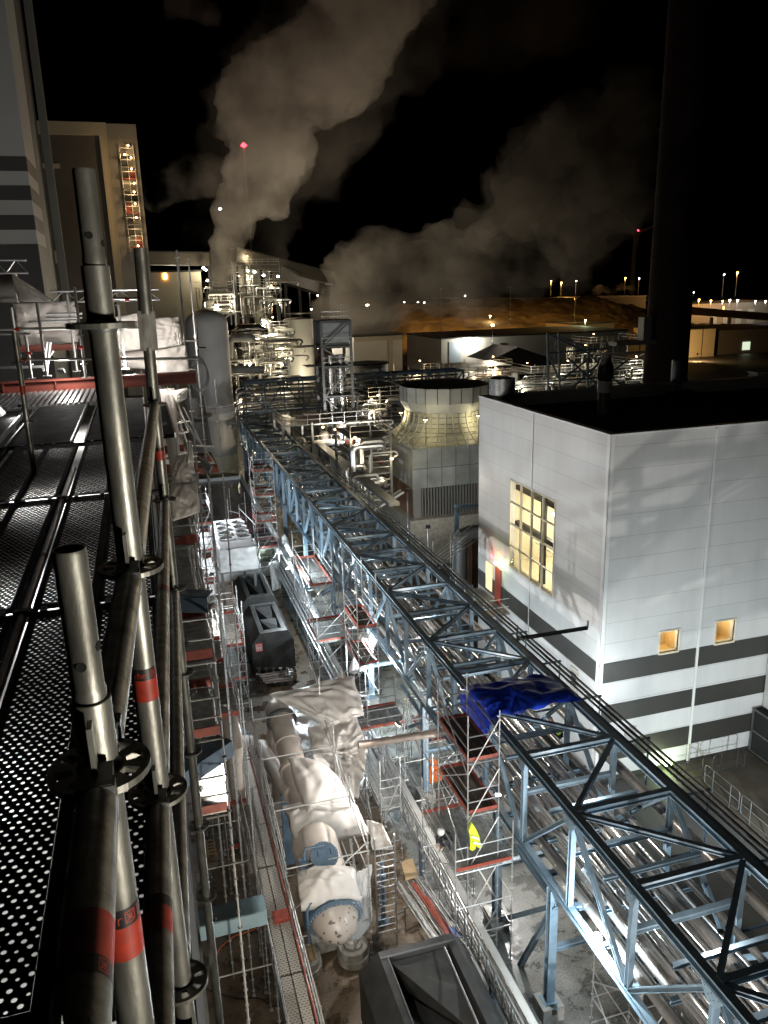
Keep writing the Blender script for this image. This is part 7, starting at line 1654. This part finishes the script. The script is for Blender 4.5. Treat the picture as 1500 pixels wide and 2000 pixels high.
def plume(label,blobs,y,m,vox=1.6,disp=4.0,dsc=9.0,seed=0,flat=0.8,name='steam_plume',extra=2):
    rr=random.Random(seed); bm=bmesh.new(); sph=[]
    for i,(px,py,rp) in enumerate(blobs):
        c=gy(px,py,y); r=rp*c.y/ F_*1.06
        sph.append((c,r))
        if i:
            c0,r0=sph[i-1] if len(sph)<2 or True else sph[0]
            c0,r0=prev; sph.append(((c+c0)/2,(r+r0)/2))
        prev=(c,r)
        for k in range(extra):
            a=rr.uniform(0,2*PI); b=rr.uniform(-0.6,0.6); sph.append((c+Vector((math.cos(a),b,math.sin(a)))*r*0.75,r*rr.uniform(0.3,0.55)))
    for c,r in sph:
        M=Matrix.Translation(c)@Matrix.Diagonal((r,r*flat,r,1)); bmesh.ops.create_icosphere(bm,subdivisions=3,radius=1,matrix=M)
    me=bpy.data.meshes.new(name); bm.to_mesh(me); bm.free(); me.materials.append(m)
    o=bpy.data.objects.new(name,me); C.objects.link(o)
    rm=o.modifiers.new('r','REMESH'); rm.mode='VOXEL'; rm.voxel_size=vox
    tx=bpy.data.textures.new('puffs'+str(seed),'CLOUDS'); tx.noise_scale=dsc; tx.noise_depth=3
    dm=o.modifiers.new('d','DISPLACE'); dm.texture=tx; dm.texture_coords='LOCAL'; dm.strength=disp*1.25; dm.mid_level=0.5
    tx2=bpy.data.textures.new('small'+str(seed),'CLOUDS'); tx2.noise_scale=dsc*0.32; tx2.noise_depth=4
    dm2=o.modifiers.new('d2','DISPLACE'); dm2.texture=tx2; dm2.texture_coords='LOCAL'; dm2.strength=disp*0.75; dm2.mid_level=0.5
    tag(o,label,'steam'); return o
SCOL=(0.88,0.80,0.68)
mA=steam_mat('steam_a',SCOL,0.125,0.06,0.36,0.68,fade=('Z',45,115,0.35))
mB=steam_mat('steam_b',SCOL,0.06,0.04,0.38,0.72,fade=('X',40,92,0.2))
mG=steam_mat('steam_g',SCOL,0.014,0.016,0.36,0.75)
mC=steam_mat('steam_c',SCOL,0.04,0.06,0.4,0.75)
mD=steam_mat('steam_d',SCOL,0.010,0.03,0.42,0.75)
plume('tall billowing column of steam rising left of centre into the night sky',[(448,610,14),(436,575,18),(430,535,26),(436,490,28),(455,440,40),(475,390,48),(515,345,62),(530,280,75),(520,210,78),(560,160,80),(630,140,90),(675,80,95),(705,10,95),(750,-60,110)],195,mA,seed=1,disp=6,dsc=10)
plume('thin halo of drifting steam around the tall billowing column',[(440,560,50),(455,460,75),(490,370,95),(560,290,110),(560,200,120),(640,150,130),(700,60,140),(760,-40,140)],197,steam_mat('steam_h',SCOL,0.010,0.02,0.38,0.74),seed=12,disp=14,dsc=18,vox=2.6,extra=3)
plume('broad bank of steam drifting right from the low plant',[(720,660,46),(660,610,46),(740,585,62),(690,540,46),(775,525,72),(840,545,66),(860,490,58),(920,560,60),(940,490,62),(1000,530,62),(1020,460,60),(1070,500,60)],170,mB,seed=2,disp=7,dsc=12,vox=1.6,extra=3)
plume('thin upper veil of steam rising to the right towards the chimney',[(960,430,70),(1040,400,85),(1120,440,80),(1110,320,90),(1180,360,85),(1160,240,85),(1210,280,80)],172,mG,seed=9,disp=15,dsc=16,vox=2.2,extra=3)
plume('low thin veil of steam hanging over the plant right of the stack tower',[(700,680,50),(780,640,60),(760,690,40),(860,610,46)],160,mG,seed=10,disp=6,dsc=10,vox=1.6)
plume('thin wisp of steam drifting left from the tall column',[(300,392,24),(335,360,30),(380,340,36),(425,345,30)],200,mC,seed=3,disp=5,dsc=9)
plume('faint brownish steam cloud high in the upper right sky',[(860,70,70),(960,60,80),(1060,30,80),(1150,10,60)],230,mD,seed=4,disp=8,dsc=16,vox=3)
plume('faint steam wisp at the top left of the sky',[(350,0,28),(385,15,20),(415,35,22)],220,mC,seed=5,disp=5,dsc=8)
mE=steam_mat('steam_e',(0.9,0.85,0.7),0.35,0.25,0.35,0.7)
plume('small lit puff of steam around the glaring bent vent pipe',[(505,640,8),(512,628,12),(500,618,10),(508,605,9)],140,mE,seed=6,disp=2,dsc=3,vox=0.5)
plume('small puff of steam over the pale roof at the foot of the wind turbine',[(1160,572,7),(1172,564,10),(1200,570,8),(1215,560,8),(1235,565,8)],390,steam_mat('steam_f',SCOL,0.12,0.1,0.35,0.7),seed=7,disp=3,dsc=5,vox=1.5)
def steamlight(label,loc,tgt,e,spot,col=(1,0.86,0.68)): return floodlight(label,loc,tgt,e,col,e_warm,mast=-1.3,head=0.9,spot=spot,soft=1.0)  # spots on masts added to light the steam plumes
steamlight('floodlight added behind the tall steam column, at its foot',(10,228,22),(26,195,45),42000,120)
steamlight('floodlight added to shine up into the steam column from the right',(62,222,20),(42,195,60),50000,110)
steamlight('floodlight added behind the foot of the broad steam bank',(36,206,12),(52,170,28),26000,120)
steamlight('floodlight added behind the far end of the broad steam bank',(92,204,14),(80,170,40),20000,120)
